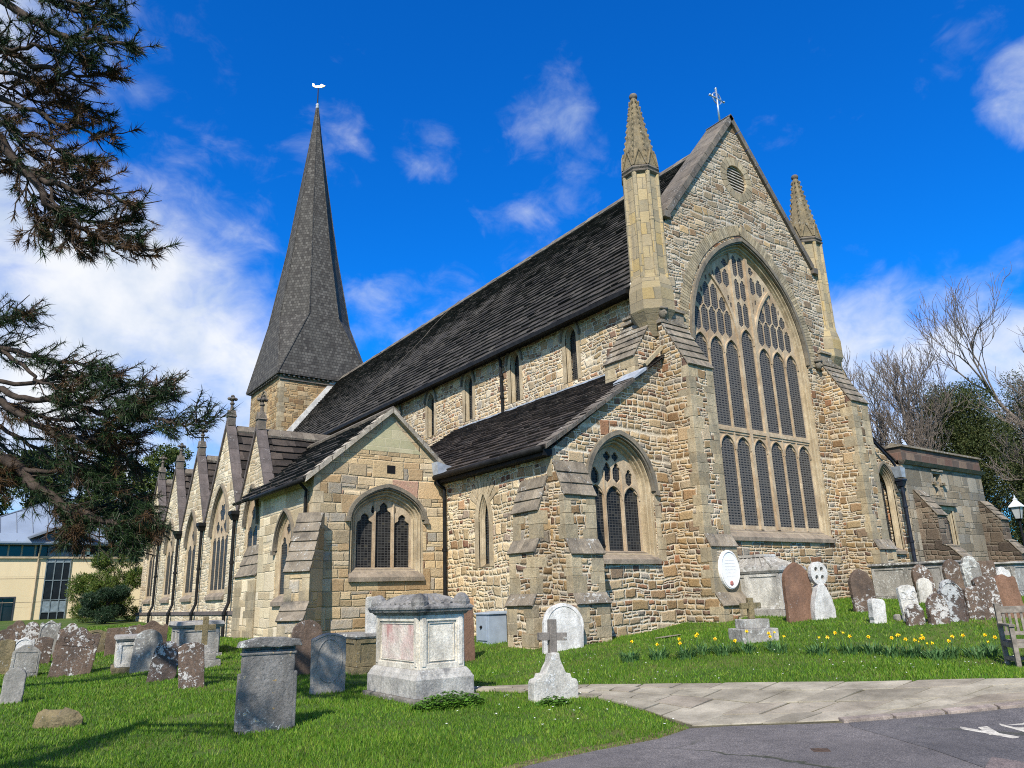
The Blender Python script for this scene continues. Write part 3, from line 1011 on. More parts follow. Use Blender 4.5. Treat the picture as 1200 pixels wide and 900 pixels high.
def buttress(fr, cx, wd, prof, parent, org, z0, mats=('rubble', 'weathered'), name='buttress', slabs=True, quoins=True):
    """prof: (projection, z) pairs going up; sloping stretches are roofed with weathering slabs"""
    mb = MB()
    pts = [(prof[0][0], z0)] + list(prof)
    for sgn in (-1, 1):
        side = Frame(fr.p(cx + sgn * wd / 2, 0, 0), fr.n, fr.v, fr.u * sgn)
        outer = [(-0.02, z0)] + pts + [(-0.02, pts[-1][1])]
        mb.plate(side, outer, (), 0, -0.01, back=False, sides=False)
    for (p0, a), (p1, b) in zip(pts[:-1], pts[1:]):
        mb.face([fr.p(cx - wd / 2, a, p0), fr.p(cx + wd / 2, a, p0), fr.p(cx + wd / 2, b, p1), fr.p(cx - wd / 2, b, p1)], flip=fr.flip)
    bt = mb.build(name, M[mats[0]], parent, org)
    if slabs:
        for (p0, a), (p1, b) in zip(pts[:-1], pts[1:]):
            if p0 - p1 < 0.04:
                continue
            sl = MB()
            L = math.hypot(p0 - p1, b - a)
            k = max(1, round(L / 0.3))
            d = np.array((p1 - p0, b - a)) / L
            nn = np.array((d[1], -d[0]))
            for i in range(k):
                s0, s1 = L * i / k - (0.05 if i == 0 else 0.02), L * (i + 1) / k + 0.02
                q0 = np.array((p0, a)) + d * s0
                q1 = np.array((p0, a)) + d * s1
                ww = wd / 2 + 0.03
                parts = 1 if wd < 0.8 else random.choice((2, 2, 3))
                for j in range(parts):
                    xa, xb = cx - ww + 2 * ww * j / parts + 0.004, cx - ww + 2 * ww * (j + 1) / parts - 0.004
                    th = 0.055 + random.uniform(0, 0.02)
                    lo, hi = q0 + nn * th, q1 + nn * 0.02
                    P = [fr.p(xa, q0[1], q0[0]), fr.p(xb, q0[1], q0[0]), fr.p(xb, q1[1], q1[0]), fr.p(xa, q1[1], q1[0]),
                         fr.p(xa, lo[1], lo[0]), fr.p(xb, lo[1], lo[0]), fr.p(xb, hi[1], hi[0]), fr.p(xa, hi[1], hi[0])]
                    kk = len(sl.f)
                    sl.hexa(P)
                    if fr.flip:
                        for q in range(kk, len(sl.f)):
                            sl.f[q] = sl.f[q][::-1]
            sl.build('weathering', M[mats[1]], bt, org, bevel=0.012)
    if quoins:
        for sgn in (-1, 1):
            i = 0
            for (p0, a), (p1, b) in zip(pts[:-1], pts[1:]):
                if abs(p0 - p1) > 0.001 or b - a < 0.3:
                    continue
                qb = MB()
                z = a + 0.02
                while z < b - 0.16:
                    hh = min(random.uniform(0.2, 0.42), b - z - 0.02)
                    lw = random.uniform(0.2, 0.42) * wd
                    ld = min(random.uniform(0.18, 0.5), p0 * 0.8)
                    if i % 2:
                        lw, ld = lw * 1.35, ld * 0.6
                    lw = min(lw, wd * 0.47)
                    pr = random.uniform(0.003, 0.011)
                    x0 = cx + sgn * (wd / 2 + pr)
                    qb.fbox(fr, min(x0, x0 - sgn * lw), z, p0 - ld, max(x0, x0 - sgn * lw), z + hh - 0.008, p0 + pr)
                    z += hh
                    i += 1
                if qb.f:
                    qb.build('quoin', M['quoin'], bt, org, bevel=0.009)
    return bt


def quoin_strip(parent, org, corner, d1, d2, z0, z1, mat='quoin', h=(0.24, 0.4), ln=(0.28, 0.6)):
    """alternating corner stones, 1 cm proud of the two walls that meet at corner (d1, d2 run along the walls)"""
    mb = MB()
    c = np.array((*corner, 0.0))
    d1, d2 = np.array((*d1, 0.0)), np.array((*d2, 0.0))
    z, i = z0, 0
    while z < z1 - 0.1:
        hh = min(random.uniform(*h), z1 - z)
        a, b = random.uniform(*ln), random.uniform(*ln) * 0.6
        if i % 2:
            a, b = b, a
        o = c - (d1 + d2) * random.uniform(0.004, 0.012)
        P = [o, o + d1 * a, o + d1 * a + d2 * b, o + d2 * b]
        lo = [p + V(0, 0, z) for p in P]
        hi = [p + V(0, 0, z + hh - 0.008) for p in P]
        if np.cross(d1, d2)[2] < 0:
            lo, hi = lo[::-1], hi[::-1]
        mb.hexa([*lo, *hi])
        z += hh
        i += 1
    return mb.build('quoin', M[mat], parent, org, bevel=0.009)


M['hood'] = plain_stone('hood_mould_stone', (0.26, 0.22, 0.16), (0.17, 0.15, 0.12), 1.6, dark=(0.07, 0.065, 0.055), bs=0.4)
M['sill'] = plain_stone('sill_stone', (0.33, 0.27, 0.2), (0.22, 0.18, 0.14), 1.6, dark=(0.1, 0.09, 0.075), bs=0.4)
# ------------------------------------------------------------------ the church
ORG = (20.0, 30.0, 0.6)
church = thing('church', ORG, 'large honey stone gothic church with a tall shingled spire and a big traceried east window', 'church')
CH = dict(parent=church, org=ORG)


def cpart(mb, name, mat, **k):
    return mb.build(name, M[mat], church, ORG, **k)


E15, S17, S12, E20, S8, S84 = EAST(15), SOUTH(17.1), SOUTH(12.32), EAST(20.5), SOUTH(8.04), SOUTH(8.44)
BZ = -0.4
GW = dict(cx=21.75, hw=3.22, zb=3.2, zsp=9.6, zap=13.85)
GI = 2.95   # half-width of the glazed opening
XL, XR = 17.1, 26.9

# --- chancel: east gable wall
mb = MB()
hole = arch(GW['cx'], GW['hw'], GW['zb'], GW['zsp'], GW['zap'])
ocu = circle(21.98, 16.5, 0.6, 20)
mb.plate(E15, [(XL, BZ), (XR, BZ), (XR, 11.5), (26.5, 13.4), (22.0, 19.0), (17.6, 13.4), (XL, 11.5)], [hole, ocu], 0, -0.9)
cpart(mb, 'chancel_wall', 'rubble')
# the greyer masonry of the gable above the springing is laid as its own skin, a finger proud
mb = MB()
top = [p for p in arch(GW['cx'], GW['hw'] + 0.52, GW['zb'], GW['zsp'], GW['zap'] + 0.62)[2:]]
mb.plate(E15, [(XL + 0.1, 11.0)] + [(18.2, 11.0)] + [p for p in top[::-1] if p[1] > 11.0] + [(25.6, 11.0), (XR - 0.1, 11.0), (XR - 0.1, 11.5), (26.45, 13.4), (22.0, 18.95), (17.65, 13.4), (XL + 0.1, 11.5)],
         [circle(21.98, 16.5, 0.9, 24)], 0.022, -0.02, back=False)
cpart(mb, 'gable_wall', 'rubble_grey')

# great east window
cx, RZ = GW['cx'], -0.26
gl = cx - GI
w = (2 * GI - 0.4 - 0.4 - 0.08) / 7
xs, x = [], gl + 0.04
for i in range(7):
    xs.append(x + w / 2)
    x += w + (0.2 if i in (2, 3) else 0.1)
main_l = xs[2] + w / 2 + 0.1
main_r = xs[3] + w / 2 + 0.1
lights = []
for i, c in enumerate(xs):
    lights.append(light_shape(c, w / 2, 3.58, 6.05, 6.5, 0.28))
    lights.append(light_shape(c, w / 2, 6.84, 9.42 if i != 3 else 9.95, 9.95 if i != 3 else 10.5, 0.28))
RS = 3.37
inner = lambda x, m: arch_height(cx, GI - m, 9.6, 13.85 - 0.32 - m * 1.3, x) if abs(x - cx) < GI - m else -1


def sub_x(z, side):
    dz = max(z - 9.7, 0)
    k = RS - math.sqrt(max(RS * RS - dz * dz, 0))
    return (main_l - k) if side < 0 else (main_r + k)


def in_poly(poly, x, y):
    r = False
    for i in range(len(poly)):
        (x0, y0), (x1, y1) = poly[i - 1], poly[i]
        if (y0 > y) != (y1 > y) and x < (x1 - x0) * (y - y0) / (y1 - y0) + x0:
            r = not r
    return r


def seg_pts(poly, step=0.03):
    out = []
    for i in range(len(poly)):
        p, q = np.array(poly[i - 1]), np.array(poly[i])
        n_ = max(1, int(np.linalg.norm(q - p) / step))
        out += [p + (q - p) * k / n_ for k in range(n_)]
    return np.array(out)


def is_clear(sh, gap=0.03):
    """the new opening keeps a bar's width from all that are already cut"""
    A_ = np.array(sh)
    S_ = seg_pts(sh)
    for o_ in lights:
        B_ = np.array(o_)
        if A_[:, 0].min() > B_[:, 0].max() + gap or A_[:, 0].max() < B_[:, 0].min() - gap or A_[:, 1].min() > B_[:, 1].max() + gap or A_[:, 1].max() < B_[:, 1].min() - gap:
            continue
        T_ = seg_pts(o_)
        if np.sqrt(((S_[:, None] - T_[None]) ** 2).sum(-1)).min() < gap or in_poly(o_, *sh[0]) or in_poly(sh, *o_[0]):
            return False
    return True


def try_panel(c, hw_, z0, z1, where):
    top, bot = z1, z0
    for k_ in range(16):
        sh = light_shape(c, hw_, z0, z1 - hw_ * 1.5, z1, 0.2, 6, foot=True)
        inside_ = all(b <= inner(a, 0.05) for a, b in sh)
        if inside_:
            for (a, b) in sh:
                if where == 'L' and a > sub_x(b, -1) - 0.06 or where == 'R' and a < sub_x(b, 1) + 0.06:
                    inside_ = False
                if where == 'ML' and (a < sub_x(b, -1) + 0.06 or a > main_l - 0.09) or where == 'MR' and (a > sub_x(b, 1) - 0.06 or a < main_r + 0.09):
                    inside_ = False
        if inside_ and is_clear(sh):
            lights.append(sh)
            return True
        if inside_:
            z0 += 0.04
        else:
            z1 -= 0.07
        if z1 - z0 < 0.3:
            return False
    return False


pit = (w + 0.1) / 2
for side, tagk in ((-1, 'L'), (1, 'R')):
    base = xs[0] if side < 0 else xs[4]
    for r, (z0, z1, sh) in enumerate(((10.02, 11.05, 0.5), (10.93, 11.95, 0.0), (11.83, 12.7, 0.5), (12.58, 13.3, 0.0))):
        for k in range(-1, 7):
            try_panel(base + (k + sh - 0.5) * pit * 1.0, pit / 2 - 0.02, z0, z1, tagk)
    tg = 'ML' if side < 0 else 'MR'
    for (z0, z1, sh) in ((10.25, 11.05, 0.0), (11.07, 11.95, 0.0), (11.97, 12.7, 0.5), (12.72, 13.4, 0.0)):
        for k in range(0, 6):
            c = (main_l - 0.09 - pit / 2 - k * pit) if side < 0 else (main_r + 0.09 + pit / 2 + k * pit)
            try_panel(c, pit / 2 - 0.02, z0, z1, tg)
for (z0, z1) in ((10.56, 11.55), (11.56, 12.45), (12.46, 13.45)):
    for k in (-0.5, 0.5):
        try_panel(xs[3] + k * w * 0.5, w / 4 - 0.02, z0, z1, 'C')
# small eyelets fill what the panels leave
boxes = [(min(p[0] for p in l), max(p[0] for p in l), min(p[1] for p in l), max(p[1] for p in l)) for l in lights]
bars = [([(c_, 3.46), (c_, inner(c_, 0.0))], 0.14, 0.07) for c_ in (main_l, main_r)]
bars += [([(xs[i] + w / 2 + 0.05, 3.46), (xs[i] + w / 2 + 0.05, 10.0)], 0.06, 0.04) for i in (0, 1, 4, 5)]
for side in (-1, 1):
    P = []
    for k in range(16):
        z = 9.7 + k * 0.2
        xx = sub_x(z, side)
        if z > inner(xx, 0.0):
            break
        P.append((xx, z))
    bars.append((P, 0.1, 0.065))
zz_ = 10.05
while zz_ < 13.5:
    for k in range(-28, 29):
        c_ = cx + k * 0.105
        s0 = 0.055
        bb = (c_ - s0 - 0.012, c_ + s0 + 0.012, zz_ - 0.02, zz_ + 0.24)
        if any(bb[0] < q[1] and bb[1] > q[0] and bb[2] < q[3] and bb[3] > q[2] for q in boxes):
            continue
        if max(abs(c_ - main_l), 0) < 0.14 or abs(c_ - main_r) < 0.14:
            continue
        if any(abs(c_ - sub_x(zq, sd)) < 0.13 and zq < inner(sub_x(zq, sd), 0) for sd in (-1, 1) for zq in (zz_, zz_ + 0.22)):
            continue
        if zz_ + 0.22 > inner(c_ - s0, 0.03) or zz_ + 0.22 > inner(c_ + s0, 0.03):
            continue
        sh = light_shape(c_, s0, zz_, zz_ + 0.11, zz_ + 0.22, 0, 4, True)
        if not is_clear(sh, 0.025):
            continue
        lights.append(sh)
        boxes.append((c_ - s0, c_ + s0, zz_, zz_ + 0.22))
    zz_ += 0.13
for i, c_ in enumerate(xs):
    for (zs_, za_) in ((6.05, 6.5), (9.42 if i != 3 else 9.95, 9.95 if i != 3 else 10.5)):
        bars.append((light_shape(c_, w / 2 + 0.02, zs_ - 0.3, zs_, za_ + 0.03, 0, 7)[2:], 0.04, 0.05))
gw = gothic_window(E15, church, ORG, cx, GW['hw'], GW['zb'], GW['zsp'], GW['zap'], lights, splay=0.27, recess=0.26, surround=0.0, hood=0.13,
                   glass='glass_big', name='window', tthick=0.02, mats=('dressed', 'tracery'), bars=bars,
                   slabs_=((gl, 6.58, gl + 2 * GI, 6.66, 0.03), (gl, 6.66, gl + 2 * GI, 6.76, 0.06)))
# voussoirs over the arch
mb = MB()
outer = arch(cx, GW['hw'] + 0.36, GW['zb'], GW['zsp'], GW['zap'] + 0.44, 0, 30)[2:]
for i in range(len(outer) - 1):
    (a0, b0), (a1, b1) = outer[i], outer[i + 1]
    d = V(a1 - a0, b1 - b0)
    L = np.hypot(*d)
    d /= L
    n2 = V(d[1], -d[0])
    for k in range(2):
        s0, s1 = L * k / 2 + 0.008, L * (k + 1) / 2 - 0.008
        q = [V(a0, b0) + d * s0 - n2 * 0.17, V(a0, b0) + d * s1 - n2 * 0.17, V(a0, b0) + d * s1 + n2 * random.uniform(0.2, 0.26), V(a0, b0) + d * s0 + n2 * random.uniform(0.2, 0.26)]
        mb.hexa([E15.p(*p, -0.03) for p in q] + [E15.p(*p, 0.03) for p in q])
mb.build('voussoir', M['quoin'], gw, ORG)
# round louvred opening high in the gable
mb = MB()
for k in range(20):
    a0, a1 = 2 * math.pi * k / 20 + 0.015, 2 * math.pi * (k + 1) / 20 - 0.015
    q = [(21.98 + r * math.cos(a), 16.5 + r * math.sin(a)) for r, a in ((0.58, a0), (0.92, a0), (0.92, a1), (0.58, a1))]
    mb.hexa([E15.p(*p, -0.12) for p in q] + [E15.p(*p, 0.035) for p in q])
rw = cpart(mb, 'round_window', 'quoin')
mb = MB()
mb.plate(E15, circle(21.98, 16.5, 0.59, 20), (), -0.13, -0.16, back=False, sides=False)
for k in range(9):
    z = 16.0 + k * 0.125
    hw_ = math.sqrt(max(0.57 ** 2 - (z + 0.03 - 16.5) ** 2, 0.01))
    mb.hexa([E15.p(21.98 - hw_, z, -0.05), E15.p(21.98 + hw_, z, -0.05), E15.p(21.98 + hw_, z + 0.11, -0.12), E15.p(21.98 - hw_, z + 0.11, -0.12),
             E15.p(21.98 - hw_, z + 0.02, -0.04), E15.p(21.98 + hw_, z + 0.02, -0.04), E15.p(21.98 + hw_, z + 0.13, -0.11), E15.p(21.98 - hw_, z + 0.13, -0.11)])
mb.build('louvre', M['wood_dark'], rw, ORG)

# gable coping with kneelers
mb = MB()
for sgn in (-1, 1):
    a, b = V(22.0, 19.34), V(22.0 + sgn * 4.3, 13.95)
    L = np.linalg.norm(b - a)
    d = (b - a) / L
    nn = V(d[1] * -1, d[0]) if sgn > 0 else V(d[1], -d[0])
    nn = nn if nn[1] > 0 else -nn
    k = 9
    for i in range(k):
        s0, s1 = L * i / k + 0.006, L * (i + 1) / k - 0.006
        q0, q1 = a + d * s0, a + d * s1
        lo0, lo1 = q0 - nn * 0.24, q1 - nn * 0.24
        P = [(lo0[0], 14.86, lo0[1]), (lo1[0], 14.86, lo1[1]), (lo1[0], 15.98, lo1[1]), (lo0[0], 15.98, lo0[1]),
             (q0[0], 14.86, q0[1]), (q1[0], 14.86, q1[1]), (q1[0], 15.98, q1[1]), (q0[0], 15.98, q0[1])]
        mb.hexa(P)
    kx = b[0]
    mb.box(kx - 0.16, 14.84, 13.62, kx + 0.16, 15.9, 13.88)
cop = cpart(mb, 'gable_coping', 'coping', bevel=0.02)
# metal wheel cross on the gable's tip
mb = MB()
cz = 20.25
mb.tube([(22, 15.4, 19.2), (22, 15.4, 20.8)], 0.04, 8)
mb.tube([(21.58, 15.4, cz + 0.1), (22.42, 15.4, cz + 0.1)], 0.035, 8)
mb.tube([(22 + 0.26 * math.cos(a), 15.4, cz + 0.1 + 0.26 * math.sin(a)) for a in np.linspace(0, 2 * math.pi, 21)], 0.022, 6)
for p in ((22, 20.8), (21.58, cz + 0.1), (22.42, cz + 0.1)):
    mb.lathe((p[0], 15.4, p[1] - 0.05), [(0.01, 0), (0.055, 0.03), (0.055, 0.07), (0.01, 0.1)], 8)
mb.build('cross', M['steel'], cop, ORG, smooth=True)

# --- octagonal corner turrets with spirelets
def turret(tx, ty):
    mb = MB()
    mb.lathe((tx, ty, 0), [(0.3, 9.4), (0.55, 9.85), (0.76, 10.2), (0.76, 10.9), (0.68, 11.25), (0.61, 11.45), (0.575, 15.3)], 8, 0.5)
    tr = cpart(mb, 'turret', 'turret')
    mb = MB()
    for k in range(8):
        a = 2 * math.pi * (k + 0.5) / 8
        px, py = tx + 0.57 * math.cos(a), ty + 0.57 * math.sin(a)
        mb.lathe((px, py, 0), [(0.07, 11.2), (0.1, 11.35), (0.085, 11.5), (0.08, 13.3), (0.095, 13.35), (0.08, 13.42), (0.08, 15.0), (0.1, 15.2)], 8)
    mb.build('shaft', M['turret'], tr, ORG, smooth=False)
    mb = MB()
    mb.lathe((tx, ty, 0), [(0.6, 15.1), (0.68, 15.15), (0.69, 15.2), (0.63, 15.24), (0.68, 15.3), (0.67, 15.36), (0.58, 15.4)], 8, 0.5)
    mb.build('string_course', M['coping'], tr, ORG)
    mb = MB()
    mb.lathe((tx, ty, 0), [(0.57, 15.38), (0.53, 15.85), (0.41, 16.5), (0.25, 17.4), (0.1, 18.34)], 8, 0.5)
    for k in range(8):
        a = 2 * math.pi * k / 8
        c, s = math.cos(a), math.sin(a)
        o = V(tx, ty, 0)
        rad, tan = V(c, s, 0), V(-s, c, 0)
        hw_ = 0.22
        b0 = 15.4
        A = [o + rad * 0.58 - tan * hw_ + V(0, 0, b0), o + rad * 0.58 + tan * hw_ + V(0, 0, b0), o + rad * 0.53 + V(0, 0, b0 + 0.66)]
        B = [o + rad * 0.3 - tan * hw_ + V(0, 0, b0), o + rad * 0.3 + tan * hw_ + V(0, 0, b0), o + rad * 0.28 + V(0, 0, b0 + 0.68)]
        mb.face(A)
        mb.face([A[1], B[1], B[2], A[2]])
        mb.face([B[0], A[0], A[2], B[2]])
        # raised edges of the little gable
        for q in (0, 1):
            mb.tube([A[q] + rad * 0.02, A[2] + rad * 0.03], 0.028, 5)
        mb.tube([A[2] + V(0, 0, -0.03), A[2] + V(0, 0, 0.12)], [0.045, 0.02], 6)
        a = 2 * math.pi * (k + 0.5) / 8
        c, s = math.cos(a), math.sin(a)
        mb.tube([o + V(c * 0.57, s * 0.57, 15.4), o + V(c * 0.53, s * 0.53, 15.85), o + V(c * 0.41, s * 0.41, 16.5), o + V(c * 0.25, s * 0.25, 17.4), o + V(c * 0.1, s * 0.1, 18.3)], [0.04, 0.04, 0.034, 0.03, 0.022], 5)
        for q in range(11):
            zq = 15.7 + q * 0.24
            rq = float(np.interp(zq, [15.38, 15.85, 16.5, 17.4, 18.34], [0.57, 0.53, 0.41, 0.25, 0.1]))
            mb.lathe((tx + c * (rq + 0.03), ty + s * (rq + 0.03), zq), [(0.015, 0), (0.04, 0.05), (0.03, 0.1), (0.008, 0.13)], 5)
    sp = mb.build('spirelet', M['spirelet'], tr, ORG)
    mb = MB()
    mb.lathe((tx, ty, 0), [(0.08, 18.26), (0.09, 18.34), (0.14, 18.39), (0.15, 18.46), (0.12, 18.53), (0.03, 18.56)], 10)
    mb.build('finial', M['coping'], tr, ORG, smooth=True)
    return tr


turret(17.2, 15.45)
turret(26.85, 15.45)
# carved head below the turret
for hx in (17.0, 25.55):
    mb = MB()
    z0 = 9.85 if hx < 20 else 9.5
    hy = 14.84 if hx < 20 else 14.9
    mb.lathe((hx, hy, z0), [(0.03, 0), (0.1, 0.05), (0.13, 0.13), (0.14, 0.2), (0.1, 0.28), (0.05, 0.3)], 10)
    mb.box(hx - 0.15, hy - 0.1, z0 + 0.3, hx + 0.15, hy + 0.15, z0 + 0.38)
    mb.lathe((hx, hy - 0.13, z0 + 0.09), [(0.01, 0), (0.04, 0.03), (0.04, 0.08), (0.02, 0.11)], 6)
    for sx_ in (-0.07, 0.07):
        mb.lathe((hx + sx_ * 0.8, hy - 0.1, z0 + 0.17), [(0.01, 0), (0.03, 0.02), (0.03, 0.04), (0.01, 0.06)], 6)
    cpart(mb, 'carved_head', 'hood', smooth=True)

# --- clerestory and the chancel's side walls
lan = [(19.4, 8.98), (22.85, 9.0), (26.25, 8.95), (29.5, 8.85), (32.9, 8.85), (36.3, 8.85)]
mb = MB()
mb.plate(S17, [(15.9, 4.0), (51.5, 4.0), (51.5, 11.3), (15.9, 11.3)], [arch(y, 0.3, z0, z0 + 1.62, z0 + 2.1) for y, z0 in lan], 0, -0.6, back=False, sides=False)
cpart(mb, 'clerestory_wall', 'rubble_clere')
for y, z0 in lan:
    gothic_window(S17, church, ORG, y, 0.3, z0, z0 + 1.62, z0 + 2.1, None, splay=0.09, recess=0.16, surround=0.2, hood=0.07, sill=False, name='lancet_window', tthick=0.05, stops=False)
mb = MB()
N27 = NORTH(26.9)
mb.plate(N27, [(15.9, BZ), (51.5, BZ), (51.5, 11.3), (15.9, 11.3)], [], 0, -0.6, back=False, sides=False)
cpart(mb, 'north_wall', 'rubble')

# --- main roof
RZ0, RZ1 = 18.62, 18.02
mb = MB()
slate_roof(mb, (16.72, 51.6, 11.2), (16.72, 15.75, 11.2), (22, 51.6, RZ1), (22, 15.75, RZ0), 36, 0.55, 0.065, 0.03, 0.45)
rf = cpart(mb, 'roof', 'slate')
mb = MB()
slate_roof(mb, (27.28, 15.75, 11.2), (27.28, 51.6, 11.2), (22, 15.75, RZ0), (22, 51.6, RZ1), 16, 1.4, 0.05, 0.02, 0.5)
cpart(mb, 'roof', 'slate')
mb = MB()
y = 15.8
while y < 51.5:
    L = random.uniform(0.42, 0.5)
    z = RZ0 + (RZ1 - RZ0) * (y - 15.75) / 35.85 + random.uniform(-0.015, 0.015)
    for s in (-1, 1):
        mb.hexa([(22, y, z), (22, y + L - 0.012, z), (22 + s * 0.26, y + L - 0.012, z - 0.32), (22 + s * 0.26, y, z - 0.32),
                 (22, y, z + 0.12), (22, y + L - 0.012, z + 0.12), (22 + s * 0.31, y + L - 0.012, z - 0.26), (22 + s * 0.31, y, z - 0.26)])
    y += L
mb.build('ridge_tile', M['ridge'], rf, ORG)
mb = MB()   # lightning conductor running up the slope
P = []
for k in range(11):
    t = k / 10
    yy = 39.2 - 4.6 * t + 0.25 * math.sin(k * 1.7)
    zr = RZ0 + (RZ1 - RZ0) * (yy - 15.75) / 35.85
    P.append((16.72 + 5.25 * t - 0.06, yy, 11.2 + (zr - 11.2) * t + 0.12))
mb.tube(P, 0.013, 5)
mb.build('conductor', M['coping'], rf, ORG)
mb = MB()   # the sloped mitre seam at the chancel end of the roof
mb.tube([(16.75, 15.9, 11.32), (17.4, 15.8, 12.25)], 0.05, 5)
mb.build('verge_mortar', M['lead_pale'], rf, ORG)


def gutter(pts, r=0.085, name='gutter', mat='black_pipe', par=None):
    mb = MB()
    mb.tube(pts, r, 8)
    return mb.build(name, M[mat], par or church, ORG, smooth=True)


mb = MB()
mb.box(16.56, 15.95, 11.03, 16.74, 51.4, 11.19)
mb.box(16.74, 15.96, 11.1, 17.095, 51.4, 11.21)
cpart(mb, 'gutter', 'black_pipe')


def downpipe(x, y0, z0, z1, yoff=0.0, hopper=True, mat='black_pipe', r=0.06, kick=None, dirx=(-1, 0), name='downpipe'):
    """round pipe with collars, held off the wall"""
    mb = MB()
    if kick:
        pts = [(x - kick, y0, z0), (x - kick, y0, z0 + 1.0), (x, y0, z0 + 1.35), (x, y0, z1)]
    else:
        pts = [(x, y0, z0), (x, y0, z1)]
    mb.tube(pts, r, 10)
    z = z0 + 0.9
    while z < z1 - 0.3:
        xx = x - kick if kick and z < z0 + 1.2 else x
        mb.lathe((xx, y0, z), [(r * 1.02, 0), (r * 1.4, 0.01), (r * 1.4, 0.1), (r * 1.02, 0.11)], 10)
        z += 1.8
    if hopper:
        mb.hexa([(x - 0.1, y0 - 0.1, z1), (x + 0.1, y0 - 0.1, z1), (x + 0.1, y0 + 0.1, z1), (x - 0.1, y0 + 0.1, z1),
                 (x - 0.17, y0 - 0.19, z1 + 0.2), (x + 0.14, y0 - 0.19, z1 + 0.2), (x + 0.14, y0 + 0.19, z1 + 0.2), (x - 0.17, y0 + 0.19, z1 + 0.2)])
        mb.box(x - 0.19, y0 - 0.21, z1 + 0.2, x + 0.15, y0 + 0.21, z1 + 0.34)
    return mb.build(name, M[mat], church, ORG, smooth=False)


mb = MB()   # nave downpipe, then a run down the lower roof
mb.tube([(16.75, 23.62, 11.1), (16.95, 23.62, 10.9), (17.0, 23.62, 8.62), (16.9, 23.7, 8.5)], 0.065, 10)
for z in (10.2, 9.3):
    mb.lathe((16.98, 23.62, z), [(0.065, 0), (0.09, 0.01), (0.09, 0.1), (0.065, 0.11)], 10)
mb.tube([(16.9, 23.7, 8.5), (14.2, 23.9, 6.75), (13.3, 23.9, 6.15)], 0.06, 8)
cpart(mb, 'downpipe', 'black_pipe')

# --- south chapel with its lean-to roof
CW = dict(cx=14.8, hw=1.26, zb=2.5, zsp=4.4, zap=5.95)
mb = MB()
mb.plate(E15, [(12.32, BZ), (17.1, BZ), (17.1, 8.75), (12.32, 5.3)], [arch(**CW)], 0, -0.7)
cpart(mb, 'chapel_wall', 'rubble')
mb = MB()
mb.plate(S12, [(15.7, BZ), (20.9, BZ), (20.9, 5.3), (15.7, 5.3)], [arch(18.22, 0.27, 2.45, 3.75, 4.55)], 0, -0.6, back=False, sides=False)
cpart(mb, 'chapel_wall', 'rubble_red')
gothic_window(S12, church, ORG, 18.22, 0.27, 2.45, 3.75, 4.55, None, splay=0.1, recess=0.16, surround=0.2, hood=0, sill=False, name='lancet_window', tthick=0.05)
mb = MB()   # splayed relieving arch of thin stones over the lancet
for k in range(9):
    a = math.pi * (0.14 + 0.72 * (k + 0.5) / 9)
    c, s = math.cos(a), math.sin(a)
    q = []
    for r, da in ((0.5, -0.085), (0.92, -0.1), (0.92, 0.1), (0.5, 0.085)):
        q.append((18.22 + r * math.cos(a + da) * 0.85, 4.02 + r * math.sin(a + da) * 1.15))
    k0 = len(mb.f)
    mb.hexa([S12.p(*p, -0.02) for p in q] + [S12.p(*p, 0.02) for p in q])
cpart(mb, 'relieving_arch', 'dressed')

lx = CW['cx']
hwg = CW['hw'] - 0.24
lw = (2 * hwg - 0.06 - 0.16) / 3
lt = []
for i in range(3):
    c = lx + (i - 1) * (lw + 0.08)
    lt.append(light_shape(c, lw / 2, 2.72, 4.15, 4.52, 0.2))
for i, dx in enumerate((-0.66, -0.22, 0.22, 0.66)):
    if abs(dx) > 0.5:
        lt.append(light_shape(lx + dx, 0.14, 4.52, 4.82, 5.04, 0.2, 6, True))
    else:
        lt.append(light_shape(lx + dx * 0.82, 0.155, 4.6, 4.94, 5.2, 0.2, 6, True))
for dx in (-0.16, 0.16):
    lt.append(foil(lx + dx, 5.37, 0.14))
bars = [([(lx + dx * (lw + 0.08) / 2, 2.7), (lx + dx * (lw + 0.08) / 2, 4.95)], 0.045, 0.04) for dx in (-1, 1)]
bars += [(light_shape(lx + (i - 1) * (lw + 0.08), lw / 2 + 0.02, 3.9, 4.15, 4.55, 0, 7)[2:], 0.035, 0.03) for i in range(3)]
cwin = gothic_window(E15, church, ORG, CW['cx'], CW['hw'], CW['zb'], CW['zsp'], CW['zap'], lt, splay=0.24, recess=0.34, surround=0.0, hood=0.13, glass='glass', tthick=0.06, bars=bars)
# pale jamb stones right of the window
for sg in (-1, 1):
    mb = MB()
    z = 2.45
    while z < 4.4:
        hh = random.uniform(0.22, 0.36)
        xx = lx + sg * (CW['hw'] + 0.005)
        ln_ = random.uniform(0.16, 0.36)
        mb.fbox(E15, min(xx, xx + sg * ln_), z, -0.02, max(xx, xx + sg * ln_), z + hh - 0.012, 0.014)
        z += hh
    mb.build('jamb', M['dressed'], cwin, ORG)

